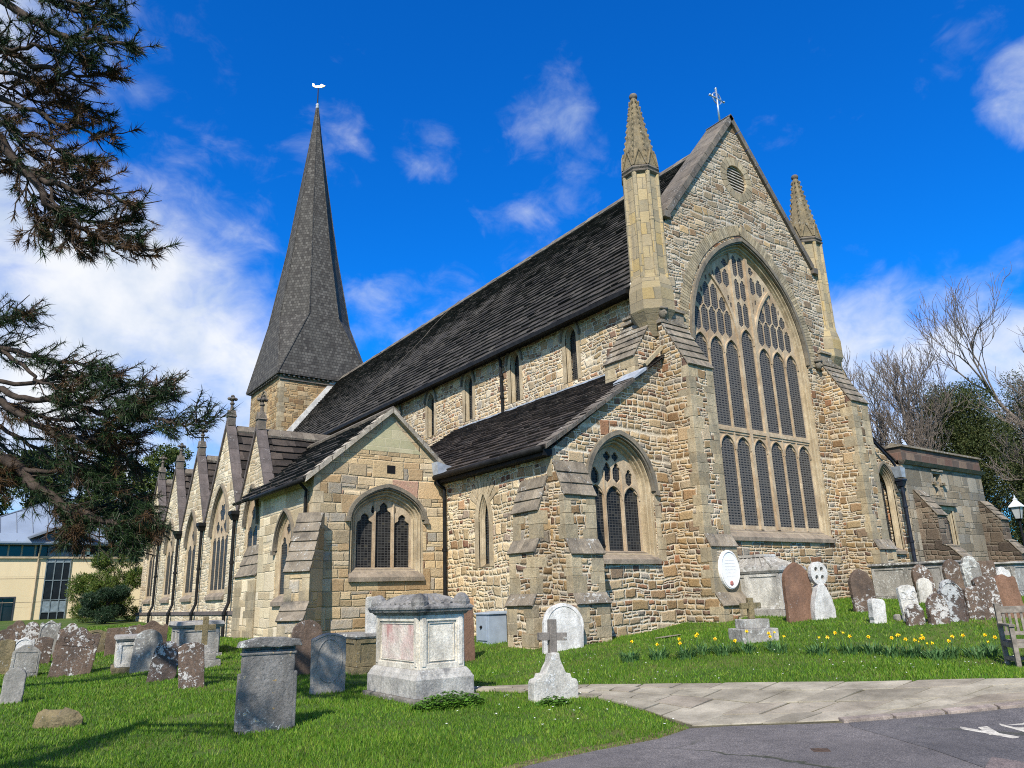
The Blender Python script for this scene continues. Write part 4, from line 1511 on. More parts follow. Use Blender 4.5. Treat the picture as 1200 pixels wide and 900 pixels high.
mb = MB()
slate_roof(mb, (12.0, 21.6, 5.32), (12.0, 14.86, 5.32), (17.08, 21.6, 8.72), (17.08, 14.86, 8.72), 24, 0.5, 0.05, 0.025, 0.6)
slate_roof(mb, (12.9, 27.2, 5.95), (12.9, 21.6, 5.95), (17.08, 27.2, 8.72), (17.08, 21.6, 8.72), 20, 0.5, 0.05, 0.025, 0.6)
lr = cpart(mb, 'roof', 'slate_brown')
mb = MB()   # stone verge along the chapel gable's rake
L = 11
for k in range(L):
    t0, t1 = k / L + 0.004, (k + 1) / L - 0.004
    a = V(12.02, 0, 5.33) * (1 - t0) + V(16.1, 0, 8.06) * t0
    b = V(12.02, 0, 5.33) * (1 - t1) + V(16.1, 0, 8.06) * t1
    r = random.uniform(0, 0.03)
    mb.hexa([(a[0], 14.82, a[2] - 0.06), (b[0], 14.82, b[2] - 0.06), (b[0], 15.3, b[2] - 0.06), (a[0], 15.3, a[2] - 0.06),
             (a[0], 14.8, a[2] + 0.06 + r), (b[0], 14.8, b[2] + 0.05 + r), (b[0], 15.35, b[2] + 0.06), (a[0], 15.35, a[2] + 0.06)])
mb.build('verge', M['coping'], lr, ORG)
mb = MB()   # lead flashing where the lean-to meets the wall
mb.box(17.03, 16.7, 8.68, 17.09, 27.0, 8.78)
mb.hexa([(15.45, 14.78, 7.66), (15.98, 14.78, 8.0), (15.98, 15.7, 8.0), (15.45, 15.7, 7.66), (15.45, 14.78, 7.73), (15.98, 14.78, 8.1), (15.98, 15.7, 8.08), (15.45, 15.7, 7.73)])
mb.build('flashing', M['lead'], lr, ORG)
mb = MB()   # weather mould following the old roof line up to the buttress
a, b = V(16.1, 8.22), V(17.5, 9.42)
mb.bar(E15, [a, b], 0.11, 0.1, -0.02)
cpart(mb, 'weather_mould', 'quoin')
gutter([(11.95, 14.95, 5.3), (11.95, 20.4, 5.3)], 0.09)
mb = MB()
mb.box(12.02, 14.95, 5.12, 12.32, 20.8, 5.3)
cpart(mb, 'eaves_board', 'black_pipe')
downpipe(12.2, 20.22, 0.3, 4.95, hopper=False)
gutter([(11.98, 20.3, 5.28), (12.0, 20.3, 5.1), (12.2, 20.22, 4.95)], 0.055, 'downpipe')

# corner buttresses of the chapel, each with two offsets
buttress(E15, 12.86, 1.06, [(0.72, 1.4), (0.6, 1.62), (0.6, 2.6), (0.42, 2.95), (0.42, 4.1), (0.03, 5.0)], church, ORG, BZ)
buttress(S12, 15.72, 1.1, [(0.66, 1.4), (0.54, 1.64), (0.54, 2.7), (0.38, 3.0), (0.38, 3.75), (0.03, 4.62)], church, ORG, BZ)
# chancel corner: buttress to the east, buttress over the chapel roof, and their northern twins
eb = [(1.38, 1.2), (1.16, 1.52), (1.16, 2.8), (1.0, 3.12), (1.0, 8.15), (0.1, 9.75)]
buttress(E15, 17.48, 1.12, eb, church, ORG, BZ)
buttress(E15, 26.35, 1.12, eb, church, ORG, BZ)
for bx in (17.48, 26.35):
    mb = MB()
    mb.fbox(E15, bx - 0.62, 9.72, -0.02, bx + 0.62, 9.82, 0.2)
    mb.fbox(E15, bx - 0.56, 9.82, -0.02, bx + 0.56, 10.22, 0.1)
    mb.fbox(E15, bx - 0.6, 10.22, -0.02, bx + 0.6, 10.31, 0.17)
    cpart(mb, 'string_course', 'weathered')
for fr_ in (S17, N27):
    mb = MB()
    mb.fbox(fr_, 15.3, 10.3, -0.02, 16.55, 10.38, 0.2)
    mb.fbox(fr_, 15.35, 10.18, -0.02, 16.5, 10.3, 0.13)
    mb.fbox(fr_, 15.3, 10.08, -0.02, 16.55, 10.18, 0.26)
    cpart(mb, 'string_course', 'weathered')
buttress(S17, 15.95, 1.3, [(1.08, 8.62), (0.1, 10.05)], church, ORG, 7.4)
buttress(N27, 15.75, 1.25, [(1.75, 2.55), (1.65, 2.75), (1.65, 4.6), (1.5, 4.85), (1.5, 8.7), (0.75, 9.9), (0.75, 10.25), (0.1, 10.85)], church, ORG, BZ)
quoin_strip(church, ORG, (12.32, 15.0), (1, 0), (0, 1), 4.6, 5.2)

# --- vestry with the gable and three-light window
mb = MB()
VW = dict(cx=10.38, hw=1.22, zb=2.3, zsp=3.98, zap=4.92, kind='flat')
mb.plate(E20, [(8.04, BZ), (12.4, BZ), (12.4, 5.6), (10.45, 7.25), (8.04, 5.25)], [arch(**VW)], 0, -0.6)
cpart(mb, 'vestry_wall', 'ashlar')
VS = dict(cx=22.62, hw=0.8, zb=1.7, zsp=3.2, zap=4.36)
mb = MB()
mb.plate(S8, [(21.1, BZ), (25.1, BZ), (25.1, 5.2), (21.1, 5.2)], [arch(**VS)], 0, -0.6, back=False, sides=False)
mb.face([(8.04, 25.1, BZ), (8.44, 25.1, BZ), (8.44, 25.1, 5.2), (8.04, 25.1, 5.2)], flip=True)
cpart(mb, 'vestry_wall', 'ashlar_pale')
quoin_strip(church, ORG, (8.04, 20.5), (1, 0), (0, 1), 0.3, 5.1, 'quoin_pale' if 'quoin_pale' in M else 'dressed', ln=(0.25, 0.5))
vx = 10.38
lw3 = 0.53
lt = [light_shape(vx, lw3 / 2, 2.56, 4.02, 4.5, 0.34), light_shape(vx - 0.62, lw3 / 2, 2.56, 3.74, 4.15, 0.34), light_shape(vx + 0.62, lw3 / 2, 2.56, 3.74, 4.15, 0.34)]
for dx in (-0.36, 0.36):
    lt.append(light_shape(vx + dx, 0.06, 4.14, 4.25, 4.4, 0, 5, True))
vwin = gothic_window(E20, church, ORG, VW['cx'], VW['hw'], VW['zb'], VW['zsp'], VW['zap'], lt, splay=0.28, recess=0.26, surround=0.0, hood=0.11, kind='flat', tthick=0.06,
                     bars=[([(vx + dx, 2.52), (vx + dx, 4.5)], 0.05, 0.04) for dx in (-0.31, 0.31)])
mb = MB()
mb.plate(E20, [(9.5, 6.02), (11.55, 6.02), (10.46, 7.08)], (), 0.007, -0.02, back=False)
cpart(mb, 'gable_facing', 'ashlar_green')
lt = [light_shape(22.62 + d, 0.27, 1.9, 3.2, 3.6, 0.3) for d in (-0.31, 0.31)] + [foil(22.62, 3.8, 0.17)]
gothic_window(S8, church, ORG, VS['cx'], VS['hw'], VS['zb'], VS['zsp'], VS['zap'], lt, splay=0.16, recess=0.09, surround=0.0, hood=0.08, tthick=0.02)
mb = MB()
mb.fbox(E20, 10.34, 5.35, -0.3, 10.62, 5.6, 0.006)
mb.build('vent', M['void'], church, ORG)
mb = MB()
slate_roof(mb, (7.72, 27.0, 5.0), (7.72, 20.34, 5.0), (10.45, 27.0, 7.3), (10.45, 20.34, 7.3), 11, 0.55, 0.07, 0.03, 0.7)
slate_roof(mb, (12.5, 20.34, 5.55), (12.5, 27.0, 5.55), (10.45, 20.34, 7.3), (10.45, 27.0, 7.3), 10, 0.55, 0.07, 0.03, 0.7)
vr = cpart(mb, 'roof', 'slate')
mb = MB()
for a, b in (((7.72, 5.0), (10.45, 7.33)), ((12.3, 5.68), (10.45, 7.33))):
    k = 7
    for i in range(k):
        t0, t1 = i / k + 0.004, (i + 1) / k - 0.004
        p, q = V(*a) * (1 - t0) + V(*b) * t0, V(*a) * (1 - t1) + V(*b) * t1
        r = random.uniform(0, 0.02)
        mb.hexa([(p[0], 20.33, p[1] - 0.09), (q[0], 20.33, q[1] - 0.09), (q[0], 20.75, q[1] - 0.09), (p[0], 20.75, p[1] - 0.09),
                 (p[0], 20.33, p[1] + 0.06 + r), (q[0], 20.33, q[1] + 0.06 + r), (q[0], 20.75, q[1] + 0.06 + r), (p[0], 20.75, p[1] + 0.06 + r)])
mb.build('verge', M['coping_pale'], vr, ORG)
mb = MB()
y = 20.34
while y < 27:
    for s in (-1, 1):
        z = 7.3
        mb.hexa([(10.45, y, z), (10.45, y + 0.44, z), (10.45 + s * 0.22, y + 0.44, z - 0.15), (10.45 + s * 0.22, y, z - 0.15),
                 (10.45, y, z + 0.15), (10.45, y + 0.44, z + 0.15), (10.45 + s * 0.25, y + 0.44, z - 0.02), (10.45 + s * 0.25, y, z - 0.02)])
    y += 0.45
mb.build('ridge_tile', M['ridge'], vr, ORG)
gutter([(7.68, 20.4, 4.98), (7.68, 25.0, 4.98)], 0.075)
mb = MB()
mb.tube([(7.7, 20.75, 4.95), (7.95, 20.85, 4.75), (7.96, 20.9, 4.5), (7.96, 20.9, 3.9)], 0.045, 8)
cpart(mb, 'downpipe', 'black_pipe')
mb = MB()   # lead box in the valley between vestry and chapel
mb.hexa([(11.98, 20.2, 5.28), (12.5, 20.2, 5.28), (12.5, 20.6, 5.28), (11.98, 20.6, 5.28), (11.9, 20.15, 5.78), (12.6, 20.15, 5.62), (12.6, 20.7, 5.62), (11.9, 20.7, 5.78)])
mb.hexa([(12.3, 20.1, 5.3), (12.75, 20.1, 5.35), (12.75, 20.3, 5.35), (12.3, 20.3, 5.3), (12.3, 20.1, 5.5), (12.9, 20.1, 5.72), (12.9, 20.3, 5.72), (12.3, 20.3, 5.5)])
cpart(mb, 'lead_box', 'lead')
# diagonal corner buttress of the vestry
q = math.sqrt(0.5)
DG = Frame((8.04, 20.5, 0), (q, -q, 0), (0, 0, 1), (-q, -q, 0))
buttress(DG, 0.0, 0.7, [(1.15, 1.2), (0.85, 1.65), (0.85, 2.45), (0.1, 4.05)], church, ORG, BZ, mats=('ashlar', 'weathered'))

# --- south aisle: five cross gables
GB = [(25.55, 27.28, 28.95, 8.05), (28.95, 31.25, 33.6, 9.0), (33.6, 35.7, 37.7, 8.5), (37.7, 39.75, 41.8, 8.5), (41.8, 43.85, 45.9, 8.55)]
GWIN = [(27.3, 0.72, 2.3, 4.35, 5.75, 2), (31.3, 1.22, 2.0, 4.35, 6.3, 4), (35.7, 0.85, 2.0, 4.2, 5.75, 2), (39.75, 0.85, 2.0, 4.2, 5.75, 2), (43.85, 0.85, 2.0, 4.2, 5.75, 2)]
poly = [(25.0, BZ), (45.9, BZ)]
for (a, c, b, z) in GB[::-1]:
    poly += [(b, 5.1), (c, z - 0.25)]
poly += [(25.55, 5.1), (25.0, 5.1)]
mb = MB()
mb.plate(S84, poly, [arch(c, hw, zb, zs, za) for c, hw, zb, zs, za, n in GWIN], 0, -0.25)
mb.plate(Frame((0, 45.9, 0), (-1, 0, 0), (0, 0, 1), (0, 1, 0)), [(-17, BZ), (-9.0, BZ), (-9.0, 5.1), (-17, 5.1)], (), 0, -0.3, sides=False)
cpart(mb, 'aisle_wall', 'rubble_pale')
for (c, hw, zb, zs, za, n) in GWIN:
    sp = 0.12
    wi = 2 * (hw - sp) - 0.04
    m_ = 0.075
    lw_ = (wi - m_ * (n - 1)) / n
    lt = [light_shape(c - wi / 2 + lw_ / 2 + i * (lw_ + m_), lw_ / 2, zb + 0.24, zs - 0.35, zs - 0.35 + lw_ * 0.62, 0.25) for i in range(n)]
    if n == 4:
        for dx in (-0.52, 0.52):
            lt.append(foil(c + dx, zs + 0.32, 0.25))
        lt.append(foil(c, zs + 0.88, 0.38, 6))
        lt.append(foil(c - 0.0, zs + 0.2, 0.16))
    else:
        lt.append(foil(c, zs + 0.45, 0.24))
    gothic_window(S84, church, ORG, c, hw, zb, zs, za, lt, splay=sp, recess=0.07, surround=0.0, hood=0.1, tthick=0.015, stops=False)
for (a, c, b, z) in GB:
    mb = MB()   # dark gable coping with an apex stone
    for (p, q2) in (((a, 5.12), (c, z)), ((b, 5.12), (c, z))):
        k = 6
        for i in range(k):
            t0, t1 = i / k + 0.003, (i + 1) / k - 0.003
            u0, u1 = V(*p) * (1 - t0) + V(*q2) * t0, V(*p) * (1 - t1) + V(*q2) * t1
            mb.hexa([(8.37, u0[0], u0[1] - 0.22), (8.37, u1[0], u1[1] - 0.22), (8.74, u1[0], u1[1] - 0.22), (8.74, u0[0], u0[1] - 0.22),
                     (8.37, u0[0], u0[1]), (8.37, u1[0], u1[1]), (8.74, u1[0], u1[1]), (8.74, u0[0], u0[1])])
    cp = cpart(mb, 'gable_coping', 'coping_dark')
    mb = MB()   # cross finial on a gabled block
    o = V(8.56, c, z - 0.1)
    mb.box(o[0] - 0.15, c - 0.15, o[2] - 0.1, o[0] + 0.15, c + 0.15, o[2] + 0.32)
    for (dx_, dy_) in ((1, 0), (0, 1)):
        g = [(-0.19, 0.28), (0.19, 0.28), (0, 0.58)]
        fr_ = Frame(o, (dx_, dy_, 0), (0, 0, 1), (dy_, -dx_, 0))
        mb.plate(fr_, g, (), 0.165, -0.165)
    mb.lathe(o, [(0.1, 0.5), (0.075, 0.62), (0.055, 0.8), (0.1, 0.84), (0.1, 0.88), (0.05, 0.92), (0.05, 1.0)], 8)
    for (dx_, dz_) in ((-0.13, 1.06), (0.13, 1.06), (0.0, 1.17), (0.0, 1.02)):
        for ax in ((0, 1), (1, 0)):
            mb.lathe(o + V(dx_ * ax[0], dx_ * ax[1], dz_ - 0.07), [(0.02, 0), (0.07, 0.03), (0.085, 0.07), (0.07, 0.11), (0.02, 0.14)], 7)
    mb.build('finial', M['coping'], cp, ORG)
    mb = MB()   # cross roof running back to the clerestory
    slate_roof(mb, (8.7, a, 5.1), (17.05, a, 5.1), (8.7, c, z - 0.28), (17.05, c, z - 0.28), 9, 0.6, 0.06, 0.03, 0.8)
    slate_roof(mb, (17.05, b, 5.1), (8.7, b, 5.1), (17.05, c, z - 0.28), (8.7, c, z - 0.28), 9, 0.6, 0.06, 0.03, 0.8)
    r_ = cpart(mb, 'roof', 'slate_brown')
    mb = MB()
    x = 8.8
    while x < 17:
        for s in (-1, 1):
            mb.hexa([(x, c, z - 0.3), (x + 0.44, c, z - 0.3), (x + 0.44, c + s * 0.2, z - 0.52), (x, c + s * 0.2, z - 0.52),
                     (x, c, z - 0.16), (x + 0.44, c, z - 0.16), (x + 0.44, c + s * 0.23, z - 0.42), (x, c + s * 0.23, z - 0.42)])
        x += 0.45
    mb.build('ridge_tile', M['ridge'], r_, ORG)
mb = MB()   # plinth course
mb.fbox(S84, 25.3, BZ, -0.02, 45.9, 1.28, 0.1)
cpart(mb, 'plinth', 'rubble_pale')
mb = MB()
mb.fbox(S84, 25.3, 1.3, 0.0, 45.92, 1.44, 0.135)
cpart(mb, 'plinth_course', 'coping_dark')
for yy, zt in ((28.98, 5.0), (33.6, 5.0), (37.7, 5.0), (41.8, 5.0)):
    downpipe(8.32, yy, 0.4, zt - 0.3, kick=0.14)
mb = MB()   # low sloping buttress between vestry and aisle
buttress(S84, 26.3, 2.2, [(0.42, 2.55), (0.34, 2.62), (0.02, 3.6)], church, ORG, BZ, mats=('ashlar_pale', 'weathered'))

# --- tower and splay-footed spire
TX0, TX1, TY0, TY1 = 17.35, 24.05, 51.5, 58.2
SW = SOUTH(TX0)
mb = MB()
th = arch(54.85, 0.45, 15.2, 16.3, 16.95)
mb.plate(SW, [(TY0 + 0.6, BZ), (TY1 - 0.6, BZ), (TY1 - 0.6, 17.9), (TY0 + 0.6, 17.9)], [th], 0, -0.6, back=False, sides=False)
mb.plate(EAST(TY0), [(TX0, BZ), (TX1, BZ), (TX1, 17.9), (TX0, 17.9)], [], 0, -0.6)
mb.plate(Frame((0, TY1, 0), (-1, 0, 0), (0, 0, 1), (0, 1, 0)), [(-TX1, BZ), (-TX0, BZ), (-TX0, 17.9), (-TX1, 17.9)], [], 0, -0.6)
mb.plate(NORTH(TX1), [(TY0 + 0.6, BZ), (TY1 - 0.6, BZ), (TY1 - 0.6, 17.9), (TY0 + 0.6, 17.9)], [], 0, -0.6, back=False, sides=False)
tw = cpart(mb, 'tower', 'rubble_tower')
gothic_window(SW, church, ORG, 54.85, 0.45, 15.2, 16.3, 16.95, None, splay=0.12, recess=0.25, surround=0.18, hood=0.08, glass='void', sill=False, stops=False, name='belfry_window')
quoin_strip(church, ORG, (TX0, TY0), (1, 0), (0, 1), 9, 17.7, h=(0.3, 0.45), ln=(0.3, 0.7))
mb = MB()
for i in range(18):   # corbels under the eaves
    t = (i + 0.5) / 18
    mb.box(TX0 - 0.22, TY0 + t * 6.7 - 0.07, 17.55, TX0, TY0 + t * 6.7 + 0.07, 17.78)
    mb.box(TX0 + t * 6.7 - 0.07, TY0 - 0.22, 17.55, TX0 + t * 6.7 + 0.07, TY0, 17.78)
mb.box(TX0 - 0.1, TY0 - 0.1, 17.3, TX1 + 0.1, TY0 + 0.01, 17.42)
mb.build('corbel', M['coping'], tw, ORG)
mb = MB()
o = 0.3
cX, cY = (TX0 + TX1) / 2 - 0.28, (TY0 + TY1) / 2
cX2 = (TX0 + TX1) / 2
corner = [(TX0 - o, TY0 - o), (TX1 + o, TY0 - o), (TX1 + o, TY1 + o), (TX0 - o, TY1 + o)]
ZB, Z1, ZA = 17.78, 23.0, 43.7


def octo(r, z, f=1.0):
    L = []
    for k in range(8):
        a = math.pi / 8 + k * math.pi / 4 - math.pi / 2 - math.pi / 4   # starts at the south end of the east face
        L.append(V(cX2 + (cX - cX2) * f + r / math.cos(math.pi / 8) * math.cos(a), cY + r / math.cos(math.pi / 8) * math.sin(a), z))
    return L


O1 = octo(2.86, Z1, 0.25)
prof = [(2.86, Z1, 0.25), (1.85, 29.2, 0.5), (1.0, 35.6, 0.75), (0.42, 40.2, 0.9), (0.06, ZA, 1.0)]
rings = [octo(r, z, f) for r, z, f in prof]
Cn = [V(x, y, ZB) for x, y in corner]
# octagon vertices 0,1 lie on the east face, 2,3 north, 4,5 west, 6,7 south
for k in range(4):
    a, b = O1[2 * k], O1[2 * k + 1]
    mb.face([Cn[k], Cn[(k + 1) % 4], b, a])
    mb.face([Cn[k], a, O1[(2 * k - 1) % 8]])
for A, B in zip(rings[:-1], rings[1:]):
    for k in range(8):
        mb.face([A[k], A[(k + 1) % 8], B[(k + 1) % 8], B[k]])
mb.face([p for p in Cn][::-1])
mb.box(TX0 - o, TY0 - o, ZB - 0.09, TX1 + o, TY1 + o, ZB - 0.003)
spire = cpart(mb, 'spire', 'shingle')
mb = MB()   # hips of the spire
for k in range(8):
    mb.tube([r[k] for r in rings], [0.07, 0.06, 0.05, 0.04, 0.03], 5)
for k in range(4):
    mb.tube([Cn[k], O1[2 * k]], 0.06, 5)
    mb.tube([Cn[k], O1[(2 * k - 1) % 8]], 0.06, 5)
mb.build('hip', M['shingle'], spire, ORG)
mb = MB()
mb.lathe((cX, cY, ZA), [(0.1, -0.5), (0.16, -0.3), (0.12, -0.1), (0.15, 0.0), (0.06, 0.15)], 10)
mb.build('spire_cap', M['lead'], spire, ORG, smooth=True)
mb = MB()
mb.tube([(cX, cY, ZA), (cX, cY, ZA + 1.9)], [0.06, 0.04], 6)
wv = mb.build('weathervane_pole', M['black_pipe'], spire, ORG)
mb = MB()
wf = Frame((cX, cY, ZA + 1.85), (0.8, -0.6, 0), (0, 0, 1), (-0.6, -0.8, 0))
fish = [(-0.55, 0.3), (-0.45, 0.02), (-0.15, -0.1), (0.3, -0.1), (0.5, -0.02), (0.62, 0.1), (0.44, 0.14), (0.3, 0.24), (0.12, 0.1), (-0.1, 0.08), (-0.3, 0.08), (-0.4, 0.34)]
mb.plate(wf, fish, (), 0.05, -0.05)
mb.build('weathervane', M['gold'], wv, ORG)
mb = MB()   # pale mortar fillet where the nave roof meets the tower
a, b = V(17.2, 51.42, 11.95), V(21.9, 51.42, 17.95)
mb.hexa([a, b, b + V(0, 0.1, 0), a + V(0, 0.1, 0), a + V(-0.22, 0, 0.3), b + V(-0.22, 0, 0.3), b + V(-0.22, 0.1, 0.3), a + V(-0.22, 0.1, 0.3)])
cpart(mb, 'flashing', 'lead_pale')

# --- north side: low annexe with a parapet and the strip of wall beside the chancel
E17, E155 = EAST(15.75), EAST(15.5)
mb = MB()
blind = arch(30.65, 0.62, 2.9, 5.4, 6.35)
mb.plate(E17, [(26.95, BZ), (31.83, BZ), (31.83, 6.6), (26.95, 9.2)], [blind], 0, -0.5, back=False, sides=False)
cpart(mb, 'north_chapel_wall', 'rubble')
gothic_window(E17, church, ORG, 30.65, 0.62, 2.9, 5.4, 6.35, None, splay=0.16, recess=0.2, surround=0.08, hood=0.1, glass='glass')
mb = MB()
slate_roof(mb, (31.8, 15.7, 6.6), (31.8, 40, 6.6), (26.95, 15.7, 9.3), (26.95, 40, 9.3), 8, 1.2, 0.05, 0.02, 0.8)
cpart(mb, 'roof', 'slate_brown')
AX0, AX1, AZ = 31.85, 39.2, 6.5
mb = MB()
sq = [(33.95, 2.95), (35.55, 2.95), (35.55, 4.65), (33.95, 4.65)]
nic = [(34.35, 5.25), (35.05, 5.25), (35.05, 6.25), (34.35, 6.25)]
mb.plate(E155, [(AX0, BZ), (AX1, BZ), (AX1, AZ), (AX0, AZ)], [sq, nic], 0, -0.5)
mb.plate(SOUTH(AX0), [(16.0, BZ), (25, BZ), (25, AZ), (16.0, AZ)], [], 0, -0.4, back=False, sides=False)
mb.plate(NORTH(AX1), [(16.0, BZ), (25, BZ), (25, AZ), (16.0, AZ)], [], 0, -0.4, back=False, sides=False)
an = cpart(mb, 'annexe_wall', 'rubble_annex')
mb = MB()
mb.box(AX0 - 0.02, 15.46, AZ + 0.16, AX1 + 0.02, 15.95, AZ + 0.72)
mb.box(AX0 - 0.02, 15.95, AZ + 0.16, AX0 + 0.4, 24.9, AZ + 0.72)
mb.box(AX1 - 0.4, 15.95, AZ + 0.16, AX1 + 0.02, 24.9, AZ + 0.72)
cpart(mb, 'parapet', 'brown_brick')
mb = MB()
x = AX0 - 0.1
while x < AX1 + 0.1:
    x2 = min(x + random.uniform(0.7, 1.1), AX1 + 0.12)
    mb.hexa([(x, 15.36, AZ + 0.72), (x2 - 0.01, 15.36, AZ + 0.72), (x2 - 0.01, 16.1, AZ + 0.72), (x, 16.1, AZ + 0.72),
             (x, 15.36, AZ + 0.8), (x2 - 0.01, 15.36, AZ + 0.8), (x2 - 0.01, 15.8, AZ + 0.93), (x, 15.8, AZ + 0.93)])
    x = x2
mb.box(AX0 - 0.1, 16.1, AZ + 0.72, AX0 + 0.5, 24.9, AZ + 0.86)
mb.box(AX1 - 0.5, 16.1, AZ + 0.72, AX1 + 0.1, 24.9, AZ + 0.86)
mb.hexa([(AX0 - 0.05, 15.4, AZ - 0.02), (AX1 + 0.05, 15.4, AZ - 0.02), (AX1 + 0.05, 15.6, AZ - 0.02), (AX0 - 0.05, 15.6, AZ - 0.02),
         (AX0 - 0.14, 15.26, AZ + 0.12), (AX1 + 0.14, 15.26, AZ + 0.12), (AX1 + 0.14, 15.6, AZ + 0.16), (AX0 - 0.14, 15.6, AZ + 0.16)])
cpart(mb, 'parapet_coping', 'weathered')
mb = MB()
mb.box(AX0, 15.9, AZ + 0.1, AX1, 24.9, AZ + 0.15)
cpart(mb, 'roof', 'lead')
# square-headed window with a pointed light
mb = MB()
for o_, c0 in ((0.0, 0.01), (0.14, -0.16)):
    pass
rect = lambda o: [(33.95 + o, 2.95 + o), (35.55 - o, 2.95 + o), (35.55 - o, 4.65 - o), (33.95 + o, 4.65 - o)]
mb.loft(E155, [(rect(-0.16), -0.02), (rect(-0.16), 0.014), (rect(0), 0.014), (rect(0), -0.03), (rect(0.08), -0.06), (rect(0.08), -0.08)])
sqw = cpart(mb, 'window', 'dressed')
mb = MB()
mb.plate(E155, rect(0.1), [light_shape(34.4, 0.27, 3.12, 4.0, 4.42, 0.2), light_shape(35.1, 0.27, 3.12, 4.0, 4.42, 0.2)], -0.08, -0.11, back=False, sides=False)
mb.build('tracery', M['dressed'], sqw, ORG)
mb = MB()
mb.plate(E155, rect(0.07), (), -0.12, -0.14, back=False, sides=False)
mb.build('glass', M['glass'], sqw, ORG)
mb = MB()
mb.fbox(E155, 33.6, 4.84, -0.02, 35.9, 4.97, 0.16)
mb.build('hood_mould', M['hood'], sqw, ORG)
mb = MB()
mb.fbox(E155, 33.7, 2.68, -0.02, 35.8, 2.82, 0.12)
mb.build('sill', M['sill'], sqw, ORG)
mb = MB()
rn = lambda o: [(34.35 + o, 5.25 + o), (35.05 - o, 5.25 + o), (35.05 - o, 6.25 - o), (34.35 + o, 6.25 - o)]
mb.loft(E155, [(rn(-0.1), -0.02), (rn(-0.1), 0.02), (rn(0), 0.02), (rn(0.04), -0.3)])
mb.plate(E155, rn(0.03), (), -0.3, -0.31, back=False, sides=False)
mb.fbox(E155, 34.2, 6.34, -0.02, 35.2, 6.42, 0.1)
mb.fbox(E155, 34.15, 5.75, -0.02, 34.42, 5.85, 0.2)
mb.fbox(E155, 34.98, 5.75, -0.02, 35.25, 5.85, 0.2)
mb.lathe((34.7, 15.62, 5.28), [(0.2, 0), (0.16, 0.3), (0.18, 0.55), (0.08, 0.66), (0.1, 0.78), (0.04, 0.86)], 8)
cpart(mb, 'niche', 'rubble_annex')
buttress(E155, 32.75, 0.8, [(1.5, 2.5), (1.05, 3.0), (0.8, 3.1), (0.8, 4.3), (0.05, 5.4)], church, ORG, BZ, mats=('brown_rubble', 'weathered'), quoins=False)
buttress(E155, 38.75, 0.8, [(1.35, 2.75), (0.95, 3.3), (0.8, 3.4), (0.8, 4.3), (0.1, 5.2)], church, ORG, BZ, mats=('brown_rubble', 'weathered'), quoins=False)
mb = MB()
mb.tube([(29.5, 15.55, 7.5), (31.0, 15.5, 6.55), (31.3, 15.5, 6.3)], 0.05, 8)
mb.tube([(31.4, 15.45, 5.6), (31.4, 15.45, 1.4)], 0.075, 10)
mb.hexa([(31.3, 15.36, 5.5), (31.5, 15.36, 5.5), (31.5, 15.55, 5.5), (31.3, 15.55, 5.5), (31.24, 15.3, 5.72), (31.56, 15.3, 5.72), (31.56, 15.6, 5.72), (31.24, 15.6, 5.72)])
mb.box(31.22, 15.28, 5.72, 31.58, 15.62, 5.8)
for z in (4.6, 3.2, 2.1):
    mb.lathe((31.4, 15.45, z), [(0.077, 0), (0.1, 0.01), (0.1, 0.09), (0.077, 0.1)], 10)
cpart(mb, 'downpipe', 'blue_pipe')
mb = MB()
mb.hexa([(31.25, 15.3, 5.86), (31.55, 15.3, 5.86), (31.55, 15.6, 5.86), (31.25, 15.6, 5.86), (31.1, 15.25, 6.3), (31.5, 15.25, 6.25), (31.5, 15.65, 6.25), (31.1, 15.65, 6.3)])
cpart(mb, 'lead_box', 'lead')
# ------------------------------------------------------------------ ground, road, path
PATH = [(15.5, -1.1), (13.6, 2.1), (12.09, 4.77), (11.43, 5.59), (10.51, 7.01), (9.67, 8.75), (8.96, 10.2), (8.3, 11.3), (7.7, 11.95), (7.0, 12.3), (6.95, 12.1), (7.55, 11.5), (8.0, 10.6),
        (8.3, 9.7), (8.12, 8.6), (7.8, 7.6), (7.41, 6.66), (7.85, 6.36), (8.77, 5.52), (9.8, 4.87), (10.67, 4.27), (11.9, 3.2), (13.9, -1.6)]
ROAD = [(7.43, 6.66), (7.85, 6.36), (8.77, 5.52), (9.8, 4.87), (10.67, 4.27), (11.9, 3.2), (13.9, -1.6), (16, -14), (-14, -14), (-12, 2.2), (-3, 3.9), (1.5, 5.3), (3.3, 6.0), (4.83, 6.44), (5.79, 6.51), (6.7, 6.5)]


def inside(poly, x, y):
    x, y = np.asarray(x), np.asarray(y)
    r = np.zeros(x.shape, bool)
    for i in range(len(poly)):
        (x0, y0), (x1, y1) = poly[i - 1], poly[i]
        if y0 == y1:
            continue
        c = ((y0 > y) != (y1 > y)) & (x < (x1 - x0) * (y - y0) / (y1 - y0) + x0)
        r ^= c
    return r


def grade(lo, hi, fine, c0, c1, grow=1.22):
    a = list(np.arange(c0, c1 + fine, fine))
    s = fine
    while a[-1] < hi:
        s *= grow
        a.append(a[-1] + s)
    s = fine
    while a[0] > lo:
        s *= grow
        a.insert(0, a[0] - s)
    return np.array(a)


